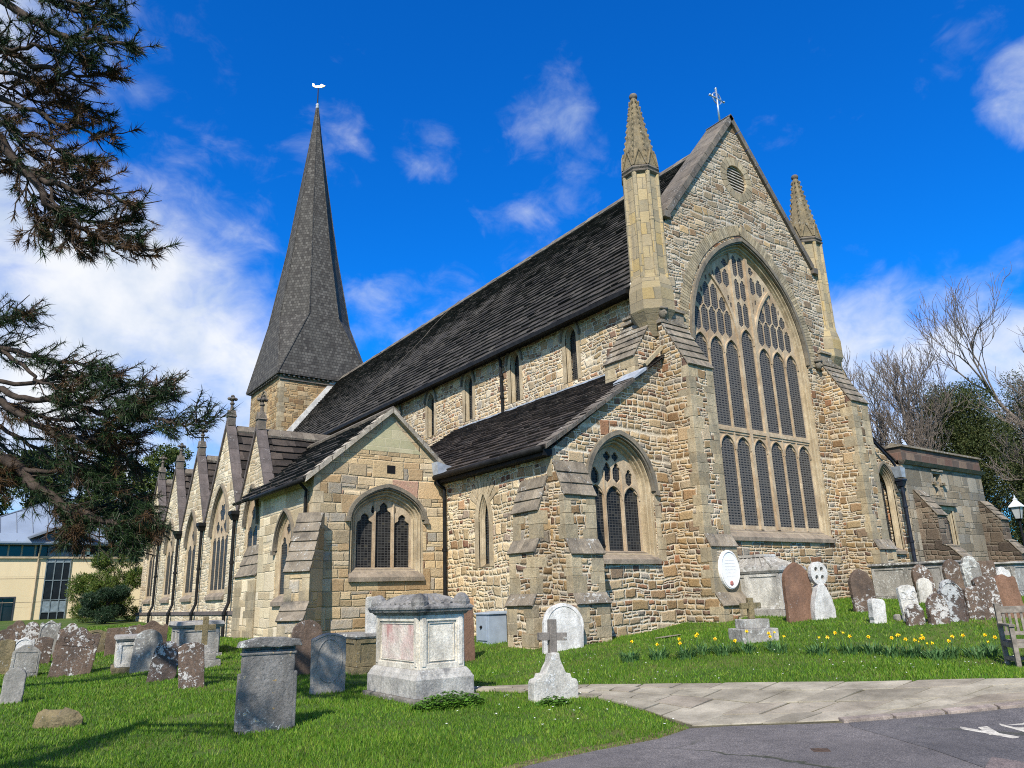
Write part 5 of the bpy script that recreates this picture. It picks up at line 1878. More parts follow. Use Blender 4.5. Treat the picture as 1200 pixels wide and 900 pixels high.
def soil_mat():
    m, t, b = new_mat('turf')
    pos = obc(t)
    n = t.noise(pos, 0.8, 5, 0.6)
    c = t.ramp(n, [(0.3, (0.04, 0.075, 0.01)), (0.5, (0.065, 0.115, 0.016)), (0.7, (0.13, 0.13, 0.04))])
    f = t.noise(pos, 34, 4, 0.7)
    c = t.mix(0.8, c, t.ramp(f, [(0.3, (0.45, 0.45, 0.4)), (0.7, (1.25, 1.25, 1.2))]), 'MULTIPLY')
    moss = t.noise(pos, 0.45, 3, 0.5, dist=0.4)
    c = t.mix(t.ss(moss, 0.6, 0.72, 0, 0.5), c, (0.12, 0.12, 0.03))
    t.put(b, 'Base Color', c)
    b.inputs['Roughness'].default_value = 0.95
    bump(t, b, f, 0.8, 0.03)
    return m


M['turf'] = soil_mat()
gx = grade(-900, 900, 0.4, -6, 34)
gy = grade(-900, 900, 0.4, 2, 34)
X, Y = np.meshgrid(gx, gy)
Zg = gz(X, Y)
nx, ny = len(gx), len(gy)
ii, jj = np.meshgrid(np.arange(nx - 1), np.arange(ny - 1))
q = np.stack([jj * nx + ii, jj * nx + ii + 1, (jj + 1) * nx + ii + 1, (jj + 1) * nx + ii], -1).reshape(-1)
ground = raw_mesh('ground', np.stack([X.ravel(), Y.ravel(), Zg.ravel()], -1), q, 4, M['turf'])
struct(ground)


def drape(name, poly, h, mat, edge=0.35, skirt=0.12):
    """a flat-topped sheet following the ground inside a polygon"""
    P = []
    for i in range(len(poly)):
        a, b = np.array(poly[i], float), np.array(poly[(i + 1) % len(poly)], float)
        n = max(1, int(np.linalg.norm(b - a) / edge))
        for k in range(n):
            P.append(a + (b - a) * k / n)
    P = np.array(P)
    bm = bmesh.new()
    vs = [bm.verts.new((p[0], p[1], 0)) for p in P]
    f = bm.faces.new(vs)
    lo, hi = P.min(0), P.max(0)
    st = 0.5
    for ax, (l, h_) in enumerate(zip(lo, hi)):
        n = int((h_ - l) / st)
        n = min(n, 60)
        for k in range(1, n):
            c = l + (h_ - l) * k / n
            co = (c, 0, 0) if ax == 0 else (0, c, 0)
            no = (1, 0, 0) if ax == 0 else (0, 1, 0)
            bmesh.ops.bisect_plane(bm, geom=list(bm.verts) + list(bm.edges) + list(bm.faces), dist=1e-5, plane_co=co, plane_no=no)
    bmesh.ops.triangulate(bm, faces=list(bm.faces))
    if bm.faces and sum(f.normal.z for f in bm.faces) < 0:
        bmesh.ops.reverse_faces(bm, faces=list(bm.faces))
    if skirt:
        be = [e for e in bm.edges if len(e.link_faces) == 1]
        r = bmesh.ops.extrude_edge_only(bm, edges=be)
        sv = {v for v in r['geom'] if isinstance(v, bmesh.types.BMVert)}
    else:
        sv = set()
    xy = np.array([v.co[:2] for v in bm.verts])
    z = gz(xy[:, 0], xy[:, 1])
    for v, zz in zip(bm.verts, z):
        v.co.z = zz + h - (skirt if v in sv else 0)
    me = bpy.data.meshes.new(name)
    bm.to_mesh(me)
    bm.free()
    me.materials.append(mat)
    o = bpy.data.objects.new(name, me)
    COL.objects.link(o)
    return struct(o)


def asphalt_mat(name='asphalt', k=(1, 1, 1)):
    m, t, b = new_mat(name)
    pos = obc(t)
    n = t.noise(pos, 0.55, 5, 0.6)
    c = t.ramp(n, [(0.3, (0.1 * k[0], 0.093 * k[1], 0.092 * k[2])), (0.7, (0.165 * k[0], 0.152 * k[1], 0.148 * k[2]))])
    f = t.noise(pos, 75, 3, 0.7)
    c = t.mix(0.95, c, t.ramp(f, [(0.33, (0.4, 0.4, 0.4)), (0.52, (1, 1, 1)), (0.7, (2.0, 1.95, 1.85))]), 'MULTIPLY')
    c2 = t.noise(pos, 5.5, 5, 0.7)
    c = t.mix(0.8, c, t.ramp(c2, [(0.3, (0.72, 0.72, 0.72)), (0.7, (1.2, 1.18, 1.15))]), 'MULTIPLY')
    v = t.n('ShaderNodeTexVoronoi', feature='DISTANCE_TO_EDGE')
    v.inputs['Scale'].default_value = 0.42
    t.put(v, 'Vector', t.vmath('ADD', pos, t.vmath('MULTIPLY', t.noise(pos, 1.3, 5, 0.6, out=1), (0.9, 0.9, 0))))
    crack = t.ss(v.outputs[0], 0.004, 0.016, 1, 0)
    crack = t.math('MULTIPLY', crack, t.ss(t.noise(pos, 0.35, 2), 0.48, 0.58))
    c = t.mix(t.math('MULTIPLY', crack, 0.8), c, (0.035, 0.04, 0.02))
    d = t.noise(pos, 2.6, 6, 0.68, dist=0.5)
    c = t.mix(t.ss(d, 0.62, 0.74, 0, 0.45), c, (0.2, 0.18, 0.16))
    t.put(b, 'Base Color', c)
    b.inputs['Roughness'].default_value = 0.88
    bump(t, b, t.math('SUBTRACT', f, t.math('MULTIPLY', crack, 2.0)), 0.5, 0.012)
    return m


def paving_mat():
    m, t, b = new_mat('worn_paving')
    pos = obc(t)
    gi = t.n('ShaderNodeNewGeometry')
    c = t.ramp(gi.outputs['Random Per Island'], [(0, (0.25, 0.222, 0.172)), (0.35, (0.36, 0.325, 0.25)), (0.6, (0.29, 0.25, 0.195)), (1, (0.41, 0.372, 0.29))])
    n = t.noise(pos, 1.7, 6, 0.65)
    c = t.mix(0.95, c, t.ramp(n, [(0.32, (0.52, 0.51, 0.48)), (0.66, (1.16, 1.16, 1.14))]), 'MULTIPLY')
    dk = t.noise(pos, 6.5, 6, 0.7, dist=0.5)
    c = t.mix(t.ss(dk, 0.57, 0.68, 0, 0.5), c, (0.13, 0.12, 0.09))
    f = t.noise(pos, 42, 5, 0.7)
    c = t.mix(0.6, c, t.ramp(f, [(0.3, (0.65, 0.65, 0.65)), (0.7, (1.15, 1.15, 1.15))]), 'MULTIPLY')
    t.put(b, 'Base Color', c)
    b.inputs['Roughness'].default_value = 0.9
    bump(t, b, t.math('ADD', t.math('MULTIPLY', n, 1.5), f), 0.35, 0.02)
    return m


M['asphalt'], M['paving'] = asphalt_mat(), paving_mat()
M['joint'] = simple('sandy_joint', (0.085, 0.075, 0.04), 0.95, 0, 0.4, 8)
M['kerb'] = plain_stone('kerb_stone', (0.34, 0.28, 0.235), (0.25, 0.21, 0.18), 3, dark=(0.12, 0.1, 0.09), island=0.15)
M['paint'] = plain_stone('worn_road_paint', (0.68, 0.64, 0.54), (0.5, 0.47, 0.4), 9, dark=(0.16, 0.15, 0.14), dark_amt=0.9, bs=0.2)
road = drape('road', ROAD, 0.015, M['asphalt'])
ROAD_B = [(8.86, 5.9 - 0.42), (9.8, 4.84), (10.67, 4.24), (11.9, 3.16), (13.85, -1.6), (15.9, -13.5), (10, -13.5), (6.6, 1.5), (7.55, 3.45), (8.05, 4.1), (8.42, 4.75), (8.66, 5.3)]
struct(drape('road', ROAD_B, 0.02, asphalt_mat('older_asphalt', (0.78, 0.8, 0.82)), skirt=0.02))
ROAD_C = [(7.5, 3.4), (8.0, 3.55), (7.9, 3.0), (7.7, 2.2), (7.0, 1.0), (6.7, 1.9)]
struct(drape('road', ROAD_C, 0.025, asphalt_mat('pinkish_asphalt', (1.25, 1.1, 1.05)), skirt=0.03))
path_bed = drape('path', PATH, 0.018, M['joint'])

# paving flags: rows along the path, every flag its own slab within one sheet
mb = MB()
fa = np.array([(13.9, 1.6), (12.3, 4.4), (11.6, 5.35), (10.65, 6.78), (9.78, 8.6), (9.05, 10.1), (8.4, 11.2), (7.6, 11.98)])   # far edge line
ne = np.array([(12.0, 3.0), (10.7, 4.28), (9.9, 4.83), (8.8, 5.56), (7.9, 6.38), (7.47, 6.72), (7.82, 7.7), (8.22, 9.2), (7.95, 10.6), (7.45, 11.6)])


def along(P, t):
    s = np.r_[0, np.cumsum(np.hypot(*np.diff(P, axis=0).T))]
    x = t * s[-1]
    return np.array([np.interp(x, s, P[:, 0]), np.interp(x, s, P[:, 1])])


rows = 4
cuts = [0, 0.22, 0.5, 0.76, 1.0]
rs = np.random.default_rng(3)
for r in range(rows):
    t = -rs.random() * 0.05
    while t < 1:
        dt = rs.uniform(0.035, 0.085)
        t0, t1 = max(t, 0), min(t + dt, 1)
        t += dt
        if t1 - t0 < 0.012:
            continue
        P = []
        for (tt, cc) in ((t0, cuts[r]), (t1, cuts[r]), (t1, cuts[r + 1]), (t0, cuts[r + 1])):
            a, b_ = along(fa, tt), along(ne, tt)
            P.append(a * (1 - cc) + b_ * cc)
        P = np.array(P)
        c = P.mean(0)
        P = c + (P - c) * (1 - 0.02 / max(0.3, np.abs(P - c).max())) + rs.normal(size=(4, 2)) * 0.012
        zz = gz(P[:, 0], P[:, 1]) + 0.034 + rs.uniform(-0.006, 0.006)
        top_ = [(p[0], p[1], z) for p, z in zip(P, zz)]
        bot = [(p[0], p[1], z - 0.03) for p, z in zip(P, zz)]
        ar = (P[1][0] - P[0][0]) * (P[2][1] - P[0][1]) - (P[2][0] - P[0][0]) * (P[1][1] - P[0][1])
        if ar < 0:
            top_, bot = top_[::-1], bot[::-1]
        mb.hexa([*bot, *top_], skip=(0,))
struct(mb.build('paving', M['paving'], bevel=0.006))
# kerb between the paving and the road
mb = MB()
kl = np.array([(8.77, 5.5), (9.8, 4.85), (10.67, 4.25), (11.9, 3.18), (13.0, 0.8), (13.9, -1.6)])
L = np.hypot(*np.diff(kl, axis=0).T).sum()
n = int(L / 0.62)
for i in range(n):
    a, b_ = along(kl, i / n + 0.002), along(kl, (i + 1) / n - 0.002)
    d = (b_ - a) / np.linalg.norm(b_ - a)
    nn = V(d[1], -d[0])
    if nn @ V(-1, -1) < 0:
        nn = -nn
    j = rs.uniform(-0.008, 0.008)
    P = [a + nn * (0.02 + j), b_ + nn * (0.02 - j), b_ - nn * 0.12, a - nn * 0.12]
    z = [float(gz(*p)) for p in P]
    lo = [(p[0], p[1], zz - 0.1) for p, zz in zip(P, z)]
    hi = [(p[0], p[1], zz + 0.055 + rs.uniform(-0.004, 0.004)) for p, zz in zip(P, z)]
    ar = (P[1] - P[0])[0] * (P[2] - P[0])[1] - (P[2] - P[0])[0] * (P[1] - P[0])[1]
    if ar < 0:
        lo, hi = lo[::-1], hi[::-1]
    mb.hexa([*lo, *hi])
struct(mb.build('kerb', M['kerb'], bevel=0.012))
# worn white lettering painted on the road
KM = [[(9.37, 4.45), (9.25, 4.36), (9.06, 3.75), (9.2, 3.77)], [(9.47, 4.3), (9.58, 4.25), (9.24, 3.97), (9.11, 4.02)],
      [(9.76, 4.2), (9.66, 4.13), (9.35, 3.65), (9.46, 3.66)], [(9.76, 4.2), (9.7, 4.12), (10.1, 3.62), (10.18, 3.7)], [(9.63, 4.0), (9.56, 3.93), (9.86, 3.5), (9.95, 3.56)]]
mb = MB()
for P in KM:
    P = np.array(P)
    ar = (P[1] - P[0])[0] * (P[2] - P[0])[1] - (P[2] - P[0])[0] * (P[1] - P[0])[1]
    P = P if ar > 0 else P[::-1]
    mb.face([(p[0], p[1], float(gz(*p)) + 0.021) for p in P])
mk = struct(mb.build('road_marking', M['paint']))
mb = MB()
for P in ([(7.5, 5.0), (7.3, 5.05), (7.22, 4.78), (7.42, 4.74)],):
    ctr = np.mean(P, 0)
    mb.lathe((ctr[0], ctr[1], float(gz(*ctr)) + 0.004), [(0.12, 0), (0.12, 0.014)], 4)
    for k in range(4):
        mb.box(ctr[0] - 0.06, ctr[1] - 0.07 + k * 0.04, float(gz(*ctr)) + 0.016, ctr[0] + 0.06, ctr[1] - 0.05 + k * 0.04, float(gz(*ctr)) + 0.02)
tag(mb.build('drain_cover', simple('rusty_iron', (0.07, 0.045, 0.03), 0.85, 0, 0.5, 20)), 'small rusty iron cover set in the grey tarmac', 'drain cover')

# ------------------------------------------------------------------ grass
M['grass'] = foliage_mat('grass_blades', (0.048, 0.132, 0.009), (0.112, 0.235, 0.016), (0.22, 0.29, 0.042), 0.55, 0.25)
NB = 520000
az = RNG.uniform(YAW - R(46), YAW + R(46), NB)
rr = np.exp(RNG.uniform(math.log(5.6), math.log(42), NB))
bx, by = rr * np.sin(az), rr * np.cos(az)
keep = ~inside(PATH, bx, by) & ~inside(ROAD, bx, by)
keep &= ~((bx > 12.4) & (by > 15.05)) & ~((bx > 8.1) & (by > 20.5))
TOMB = [(6.05, 10.85), (7.2, 10.85), (7.2, 12.85), (6.05, 12.85)]
keep &= ~inside(TOMB, bx, by)
for (px_, py_, pr_) in ((4.7, 15.4, 0.55), (5.35, 13.1, 0.38), (4.75, 12.1, 0.35), (13.7, 12.7, 0.6), (2.7, 9.6, 0.28), (6.9, 14.6, 0.5), (8.9, 12.6, 0.3), (3.2, 12.6, 0.4), (5.5, 7.6, 0.3), (6.5, 7.1, 0.25)):
    dd_ = np.hypot(bx - px_, (by - py_) * 1.3) / pr_ + 0.35 * np.sin(bx * 9) * np.sin(by * 8)
    keep &= (dd_ > 1) | (RNG.random(NB) < 0.22 + 0.5 * np.clip(dd_, 0, 1) ** 3)
bx, by, rr = bx[keep], by[keep], rr[keep]
bz = gz(bx, by)
n = len(bx)
patch = np.sin(bx * 1.3 + 2 * np.sin(by * 0.7)) * np.cos(by * 1.1 + np.sin(bx * 0.9)) * 0.5 + 0.5
hgt = (0.018 + 0.026 * RNG.random(n) ** 1.5 + 0.02 * patch) * (1 + 0.015 * rr)
wid = 0.002 + 0.00042 * rr
ang = RNG.uniform(0, 2 * math.pi, n)
lean = RNG.uniform(0.1, 0.9, n) * hgt
la = RNG.uniform(0, 2 * math.pi, n)
dx, dy = np.cos(ang) * wid, np.sin(ang) * wid
Vt = np.empty((n, 3, 3))
Vt[:, 0] = np.stack([bx - dx, by - dy, bz - 0.005], -1)
Vt[:, 1] = np.stack([bx + dx, by + dy, bz - 0.005], -1)
Vt[:, 2] = np.stack([bx + np.cos(la) * lean, by + np.sin(la) * lean, bz + hgt], -1)
grass = raw_mesh('grass', Vt.reshape(-1, 3), np.arange(n * 3), 3, M['grass'])
grass['kind'] = 'stuff'
VERGE = [(4.5, 6.3), (4.83, 6.44), (5.79, 6.51), (6.7, 6.5), (7.4, 6.6), (7.55, 7.0), (7.3, 6.85), (6.7, 6.7), (5.8, 6.74), (4.8, 6.62), (3.2, 6.2), (1.4, 5.5), (1.5, 5.28), (3.3, 5.98)]
struct(drape('verge', VERGE, 0.012, simple('bare_verge_soil', (0.13, 0.105, 0.055), 0.95, 0, 0.45, 9, 0.1, 0.6), skirt=0))
# ragged longer grass along the edges of path, road and stones is part of the same sward
EDGES = []
for poly in (PATH, ROAD):
    for i in range(len(poly)):
        a, b_ = np.array(poly[i - 1]), np.array(poly[i])
        if np.linalg.norm(a) > 16 or np.linalg.norm(b_) > 16:
            continue
        EDGES.append((a, b_))
# daisies
mb = MB()
for _ in range(150):
    a, r_ = random.uniform(YAW - 0.1, YAW + 0.62), random.uniform(10, 17)
    x, y = r_ * math.sin(a), r_ * math.cos(a)
    if inside(PATH, np.array([x]), np.array([y]))[0] or inside(ROAD, np.array([x]), np.array([y]))[0] or y > 14.6 and x > 12:
        continue
    z = float(gz(x, y)) + random.uniform(0.05, 0.08)
    t_ = random.uniform(0, 6)
    mb.face([(x + 0.016 * math.cos(t_ + k * math.pi / 3), y + 0.016 * math.sin(t_ + k * math.pi / 3), z + 0.004 * math.cos(k * 2)) for k in range(6)])
ds = mb.build('daisies', simple('daisy_white', (0.8, 0.8, 0.76), 0.6, 0, 0.05, 5, 0.2, 0))
ds['kind'] = 'stuff'
# ------------------------------------------------------------------ gravestones
GREY = plain_stone('lichened_grey_stone', (0.33, 0.315, 0.28), (0.22, 0.21, 0.19), 2.2, lichen=(0.6, 0.6, 0.55), lich_amt=0.55, dark=(0.075, 0.07, 0.06), bs=0.6, speck=(0.33, 0.24, 0.07))
GREYCL = plain_stone('clean_grey_stone', (0.4, 0.38, 0.34), (0.29, 0.275, 0.25), 2.2, lichen=(0.56, 0.56, 0.52), lich_amt=0.36, dark=(0.12, 0.115, 0.1), bs=0.4)
PALE = plain_stone('pale_limestone', (0.64, 0.62, 0.56), (0.48, 0.46, 0.41), 2.0, lichen=(0.7, 0.7, 0.67), lich_amt=0.3, dark=(0.17, 0.165, 0.155), bs=0.5, dark_amt=0.6)
WHITE = plain_stone('weathered_white_stone', (0.66, 0.65, 0.62), (0.52, 0.51, 0.48), 2.6, dark=(0.22, 0.22, 0.21), bs=0.5, dark_amt=0.5)
BROWN = plain_stone('brown_sandstone', (0.165, 0.115, 0.082), (0.105, 0.076, 0.058), 2.2, lichen=(0.55, 0.53, 0.49), lich_amt=0.3, dark=(0.05, 0.04, 0.035), bs=0.6)
BROWNL = plain_stone('lichen_covered_brown_sandstone', (0.17, 0.118, 0.085), (0.11, 0.08, 0.062), 2.6, lichen=(0.62, 0.6, 0.56), lich_amt=0.66, dark=(0.05, 0.042, 0.036), bs=0.7)
RED = plain_stone('red_brown_sandstone', (0.22, 0.125, 0.08), (0.17, 0.098, 0.066), 1.4, lichen=(0.45, 0.4, 0.36), lich_amt=0.03, dark=(0.085, 0.06, 0.05), bs=0.4)
TAN = plain_stone('mossy_tan_stone', (0.24, 0.19, 0.1), (0.16, 0.135, 0.08), 3.0, lichen=(0.42, 0.4, 0.34), lich_amt=0.3, dark=(0.06, 0.06, 0.03), bs=0.8)
DARKL = plain_stone('black_and_white_lichened_stone', (0.12, 0.085, 0.07), (0.08, 0.066, 0.058), 2.4, lichen=(0.5, 0.51, 0.5), lich_amt=0.72, dark=(0.03, 0.027, 0.025), bs=0.8)


def outline(style, w, h):
    a = w / 2
    P = [(-a, -0.3), (a, -0.3)]
    if style == 'round':
        s = h - a * 0.92
        P += [(a, s)] + [(a * math.cos(t), s + a * 0.92 * math.sin(t)) for t in np.linspace(0.12, math.pi - 0.12, 16)] + [(-a, s)]
    elif style == 'seg':
        s = h - a * 0.32
        P += [(a, s)] + [(a * x, s + a * 0.32 * (1 - x * x)) for x in np.linspace(0.92, -0.92, 13)] + [(-a, s)]
    elif style == 'flat':
        P += [(a, h - 0.03), (a - 0.05, h), (-a + 0.05, h), (-a, h - 0.03)]
    elif style == 'shoulder':
        s = h - a * 0.85
        P += [(a, s), (a * 0.8, s + 0.02), (a * 0.74, s + 0.1 * a)] + [(0.7 * a * math.cos(t), s + 0.16 * a + 0.69 * a * math.sin(t)) for t in np.linspace(0.1, math.pi - 0.1, 13)] + [(-a * 0.74, s + 0.1 * a), (-a * 0.8, s + 0.02), (-a, s)]
    elif style == 'ogee':
        s = h - a * 0.75
        P += [(a, s - 0.1 * a), (a * 0.95, s + 0.04 * a), (a * 0.8, s + 0.16 * a), (a * 0.62, s + 0.24 * a), (a * 0.5, s + 0.4 * a), (a * 0.34, s + 0.62 * a), (a * 0.15, s + 0.72 * a), (0, s + 0.75 * a),
              (-a * 0.15, s + 0.72 * a), (-a * 0.34, s + 0.62 * a), (-a * 0.5, s + 0.4 * a), (-a * 0.62, s + 0.24 * a), (-a * 0.8, s + 0.16 * a), (-a * 0.95, s + 0.04 * a), (-a, s - 0.1 * a)]
    elif style == 'pointed':
        s = h - a * 1.35
        P += [p for p in arch(0, a, 0, s, h, 0, 8)[2:]]
    elif style == 'chamfer':
        P += [(a, h - 0.6 * a), (a * 0.82, h - 0.35 * a), (a * 0.25, h), (-a * 0.25, h), (-a * 0.82, h - 0.35 * a), (-a, h - 0.6 * a)]
    elif style == 'serp':
        P += [(a, h - 0.35 * a)] + [(a * x, h - 0.35 * a + 0.35 * a * (0.5 + 0.5 * math.cos(math.pi * x * 1.5)) if abs(x) < 0.67 else h - 0.35 * a + 0.12 * a * math.sin((abs(x) - 0.67) / 0.33 * math.pi)) for x in np.linspace(0.96, -0.96, 21)] + [(-a, h - 0.35 * a)]
    return P


def wear(P, step=0.07, amp=0.005):
    out = []
    for i in range(len(P)):
        a, b = np.array(P[i], float), np.array(P[(i + 1) % len(P)], float)
        n = max(1, int(np.linalg.norm(b - a) / step))
        for k in range(n):
            q = a + (b - a) * k / n
            out.append((q[0] + random.uniform(-amp, amp), q[1] + random.uniform(-amp, amp)))
    return out


FL = Frame((0, 0, 0), (1, 0, 0), (0, 0, 1), (0, -1, 0))


def headstone(x, y, w, h, style, mat, label, rz=0, lean=0, tilt=0, t=0.1, extra=None, cat='gravestone', name='headstone', group=None, amp=0.006):
    mb = MB()
    mb.plate(FL, wear(outline(style, w, h), 0.07, amp), (), t / 2, -t / 2)
    if extra:
        extra(mb, w, h, t)
    o = mb.build(name, mat, bevel=min(0.018, t * 0.2))
    o.location = (x, y, float(gz(x, y)))
    o.rotation_euler = (R(tilt), R(lean), R(rz))
    return tag(o, label, cat, group)


def rim(mb, w, h, t):
    P = [(a * 0.86, b) for a, b in outline('round', w, h - 0.07)[2:]]
    P = [(P[0][0], 0.1)] + P + [(P[-1][0], 0.1)]
    mb.bar(FL, P, 0.025, t / 2 + 0.018, t / 2 - 0.02)


def oval(mb, w, h, t):
    P = [(w * 0.38 * math.cos(a), h * 0.54 + h * 0.36 * math.sin(a)) for a in np.linspace(0, 2 * math.pi, 29)[:-1]]
    mb.bar(FL, P, 0.022, t / 2 + 0.014, t / 2 - 0.02, closed=True)
    mb.bar(FL, outline('seg', w * 0.93, h - 0.03)[2:], 0.02, t / 2 + 0.012, t / 2 - 0.02)


def scroll(mb, w, h, t):
    for s in (-1, 1):
        P = [(s * (w * 0.3 + 0.07 * math.cos(a)), h * 0.72 + 0.07 * math.sin(a)) for a in np.linspace(0, 2 * math.pi, 17)[:-1]]
        mb.bar(FL, P, 0.02, t / 2 + 0.012, t / 2 - 0.02, closed=True)
    mb.bar(FL, [(-w * 0.4, h * 0.6), (w * 0.4, h * 0.6)], 0.018, t / 2 + 0.01, t / 2 - 0.02)


def inset(mb, w, h, t):
    P = [(-w * 0.4, 0.12), (w * 0.4, 0.12), (w * 0.4, h * 0.78), (-w * 0.4, h * 0.78)]
    mb.bar(FL, P, 0.02, t / 2 + 0.012, t / 2 - 0.02, closed=True)


G1 = 'old gravestones in the western churchyard'
G2 = 'gravestones crowded on the bank by the annexe'
# left side of the churchyard
headstone(1.18, 17.0, 0.34, 0.6, 'round', GREYCL, 'small plain round topped grey gravestone at the far left, nearest the mossy lump', -12, 2, -3, 0.1, group=G1)
headstone(1.8, 23.3, 0.62, 0.77, 'chamfer', GREY, 'pale grey lichened gravestone with sloping cut shoulders and raised rim', -8, 2, -3, 0.12, inset, group=G1)
headstone(2.7, 22.4, 0.9, 1.15, 'serp', BROWNL, 'broad brown gravestone spotted with white lichen, the biggest one, leaning right', -10, 9, -5, 0.14, scroll, group=G1)
headstone(4.1, 20.9, 0.64, 0.97, 'round', GREY, 'light grey round topped gravestone in front of the pale table tomb', -8, 4, -4, 0.1, group=G1)
headstone(4.0, 18.6, 0.56, 0.82, 'round', DARKL, 'dark gravestone blotched black and white, leaning towards its slimmer neighbour', -12, 10, -6, 0.13, group=G1)
headstone(4.16, 16.6, 0.48, 0.86, 'seg', BROWNL, 'narrow brownish gravestone with a shallow top, nearest of the leaning pair', -15, -5, -5, 0.12, group=G1)
headstone(4.3, 26.2, 0.58, 0.78, 'flat', BROWN, 'low square topped dark brown gravestone against the shrub', -8, 0, -2, 0.1, group=G1)
headstone(4.62, 25.5, 0.45, 0.84, 'seg', BROWNL, 'slim brown gravestone with a white tipped top beside the square dark one', -8, 3, -2, 0.1, group=G1)
headstone(4.94, 24.7, 0.84, 0.96, 'serp', BROWN, 'wide dark brown gravestone with a wavy top behind the light grey one', -8, 2, -2, 0.12, group=G1)
headstone(3.96, 27.8, 0.62, 0.68, 'seg', TAN, 'low arched stone with a shaded hollow face beside the shrub', -8, 0, -4, 0.22, rim, group=G1)
headstone(1.93, 30.0, 0.6, 1.0, 'ogee', BROWN, 'brown gravestone with a peaked top by the barred window of the cream building', -8, 5, -3, 0.12, group=G1)
headstone(2.39, 29.6, 0.55, 0.95, 'shoulder', BROWNL, 'brown shouldered gravestone in the back row below the roof downpipe of the cream building', -8, -2, -3, 0.12, group=G1)
headstone(2.71, 28.4, 0.56, 1.03, 'serp', GREY, 'grey rimmed gravestone with a curled top in the middle of the back row', -8, 3, -3, 0.14, rim, group=G1)
headstone(3.11, 27.4, 0.62, 0.98, 'ogee', BROWNL, 'tan brown gravestone half hidden behind the biggest lichened one', -8, 8, -3, 0.12, group=G1)
headstone(1.58, 27.6, 0.5, 0.9, 'seg', BROWNL, 'lichen spotted brown gravestone cut off by the left edge of the view', -8, 2, -3, 0.12, group=G1)
headstone(1.93, 26.2, 0.5, 0.76, 'serp', WHITE, 'gravestone with a curling white encrusted top behind the cut shouldered one', -8, 2, -3, 0.12, rim, group=G1)
headstone(2.41, 26.1, 0.42, 0.73, 'seg', BROWN, 'small brown gravestone wedged behind the biggest lichened one', -8, 3, -3, 0.1, group=G1)
headstone(1.42, 24.5, 0.42, 0.86, 'seg', TAN, 'ochre brown gravestone at the left edge behind the small round grey one', -8, 0, -3, 0.12, group=G1)
# mossy stump
mb = MB()
P = []
for i in range(4):
    z = (-0.1, 0.08, 0.17, 0.22)[i]
    f = (1.0, 0.95, 0.75, 0.42)[i]
    P.append([(0.36 * f * math.cos(a) * (1 + 0.18 * math.sin(3 * a + i)), 0.16 * f * math.sin(a) * (1 + 0.2 * math.cos(2 * a + i)), z + 0.03 * math.sin(2 * a + 1)) for a in np.linspace(0, 2 * math.pi, 15)[:-1]])
for A, B in zip(P[:-1], P[1:]):
    for k in range(14):
        mb.face([A[k], A[(k + 1) % 14], B[(k + 1) % 14], B[k]])
mb.face(P[-1])
o = mb.build('broken_stone', TAN, bevel=0.01)
o.location = (1.51, 13.36, float(gz(1.51, 13.36)))
o.rotation_euler = (0, 0, R(-35))
tag(o, 'low mossy stone lump lying alone in the shaded lawn', 'stone')

# front and middle
def cap(mb, w, h, t):
    # moulded cornice and cap of the tall front stone
    for (dw, z0, z1, dt) in ((0.02, h - 0.2, h - 0.16, 0.015), (0.0, h - 0.16, h - 0.1, 0.0)):
        mb.fbox(FL, -w / 2 - dw, z0, -t / 2 - dt, w / 2 + dw, z1, t / 2 + dt)
    A = [(-w / 2 - 0.07, h - 0.1), (w / 2 + 0.07, h - 0.1), (w / 2 + 0.04, h - 0.02), (w / 4, h + 0.02), (-w / 4, h + 0.025), (-w / 2 - 0.04, h - 0.02)]
    mb.plate(FL, wear(A, 0.08, 0.008), (), t / 2 + 0.07, -t / 2 - 0.07)
    for s in (-1, 1):
        mb.fbox(FL, s * (w / 2 - 0.02) - 0.06, 0.02, -t / 2, s * (w / 2 - 0.02) + 0.06, h - 0.42, t / 2 - 0.003)


FRONT = plain_stone('dark_grey_lichened_stone', (0.23, 0.22, 0.205), (0.15, 0.145, 0.138), 2.0, lichen=(0.58, 0.59, 0.54), lich_amt=0.62, dark=(0.05, 0.05, 0.05), bs=0.6, speck=(0.36, 0.22, 0.05))
headstone(3.6, 10.55, 0.68, 1.14, 'flat', FRONT, 'tall dark grey gravestone with a moulded flat cap, nearest in the front lawn', -6, 0.5, -1, 0.14, cap)
headstone(6.46, 16.5, 0.66, 1.12, 'round', BROWN, 'dark brown round topped gravestone by the corner buttress of the gabled vestry', -6, 0, -2, 0.12)
headstone(5.72, 13.55, 0.62, 1.02, 'seg', GREYCL, 'grey gravestone carved with a big oval panel', -4, 0, -1, 0.12, oval)
headstone(7.83, 16.1, 0.36, 1.55, 'flat', PALE, 'tall narrow pale slab behind the large chest tomb, left of its lid', -4, 0, 0, 0.1)
headstone(9.92, 15.5, 0.42, 1.2, 'flat', RED, 'plain reddish brown slab showing to the right behind the large chest tomb', -4, -2, 0, 0.1)
headstone(11.75, 14.2, 1.0, 1.05, 'round', WHITE, 'whitish round topped gravestone against the corner buttress of the chapel', -18, 5, -5, 0.14, rim)
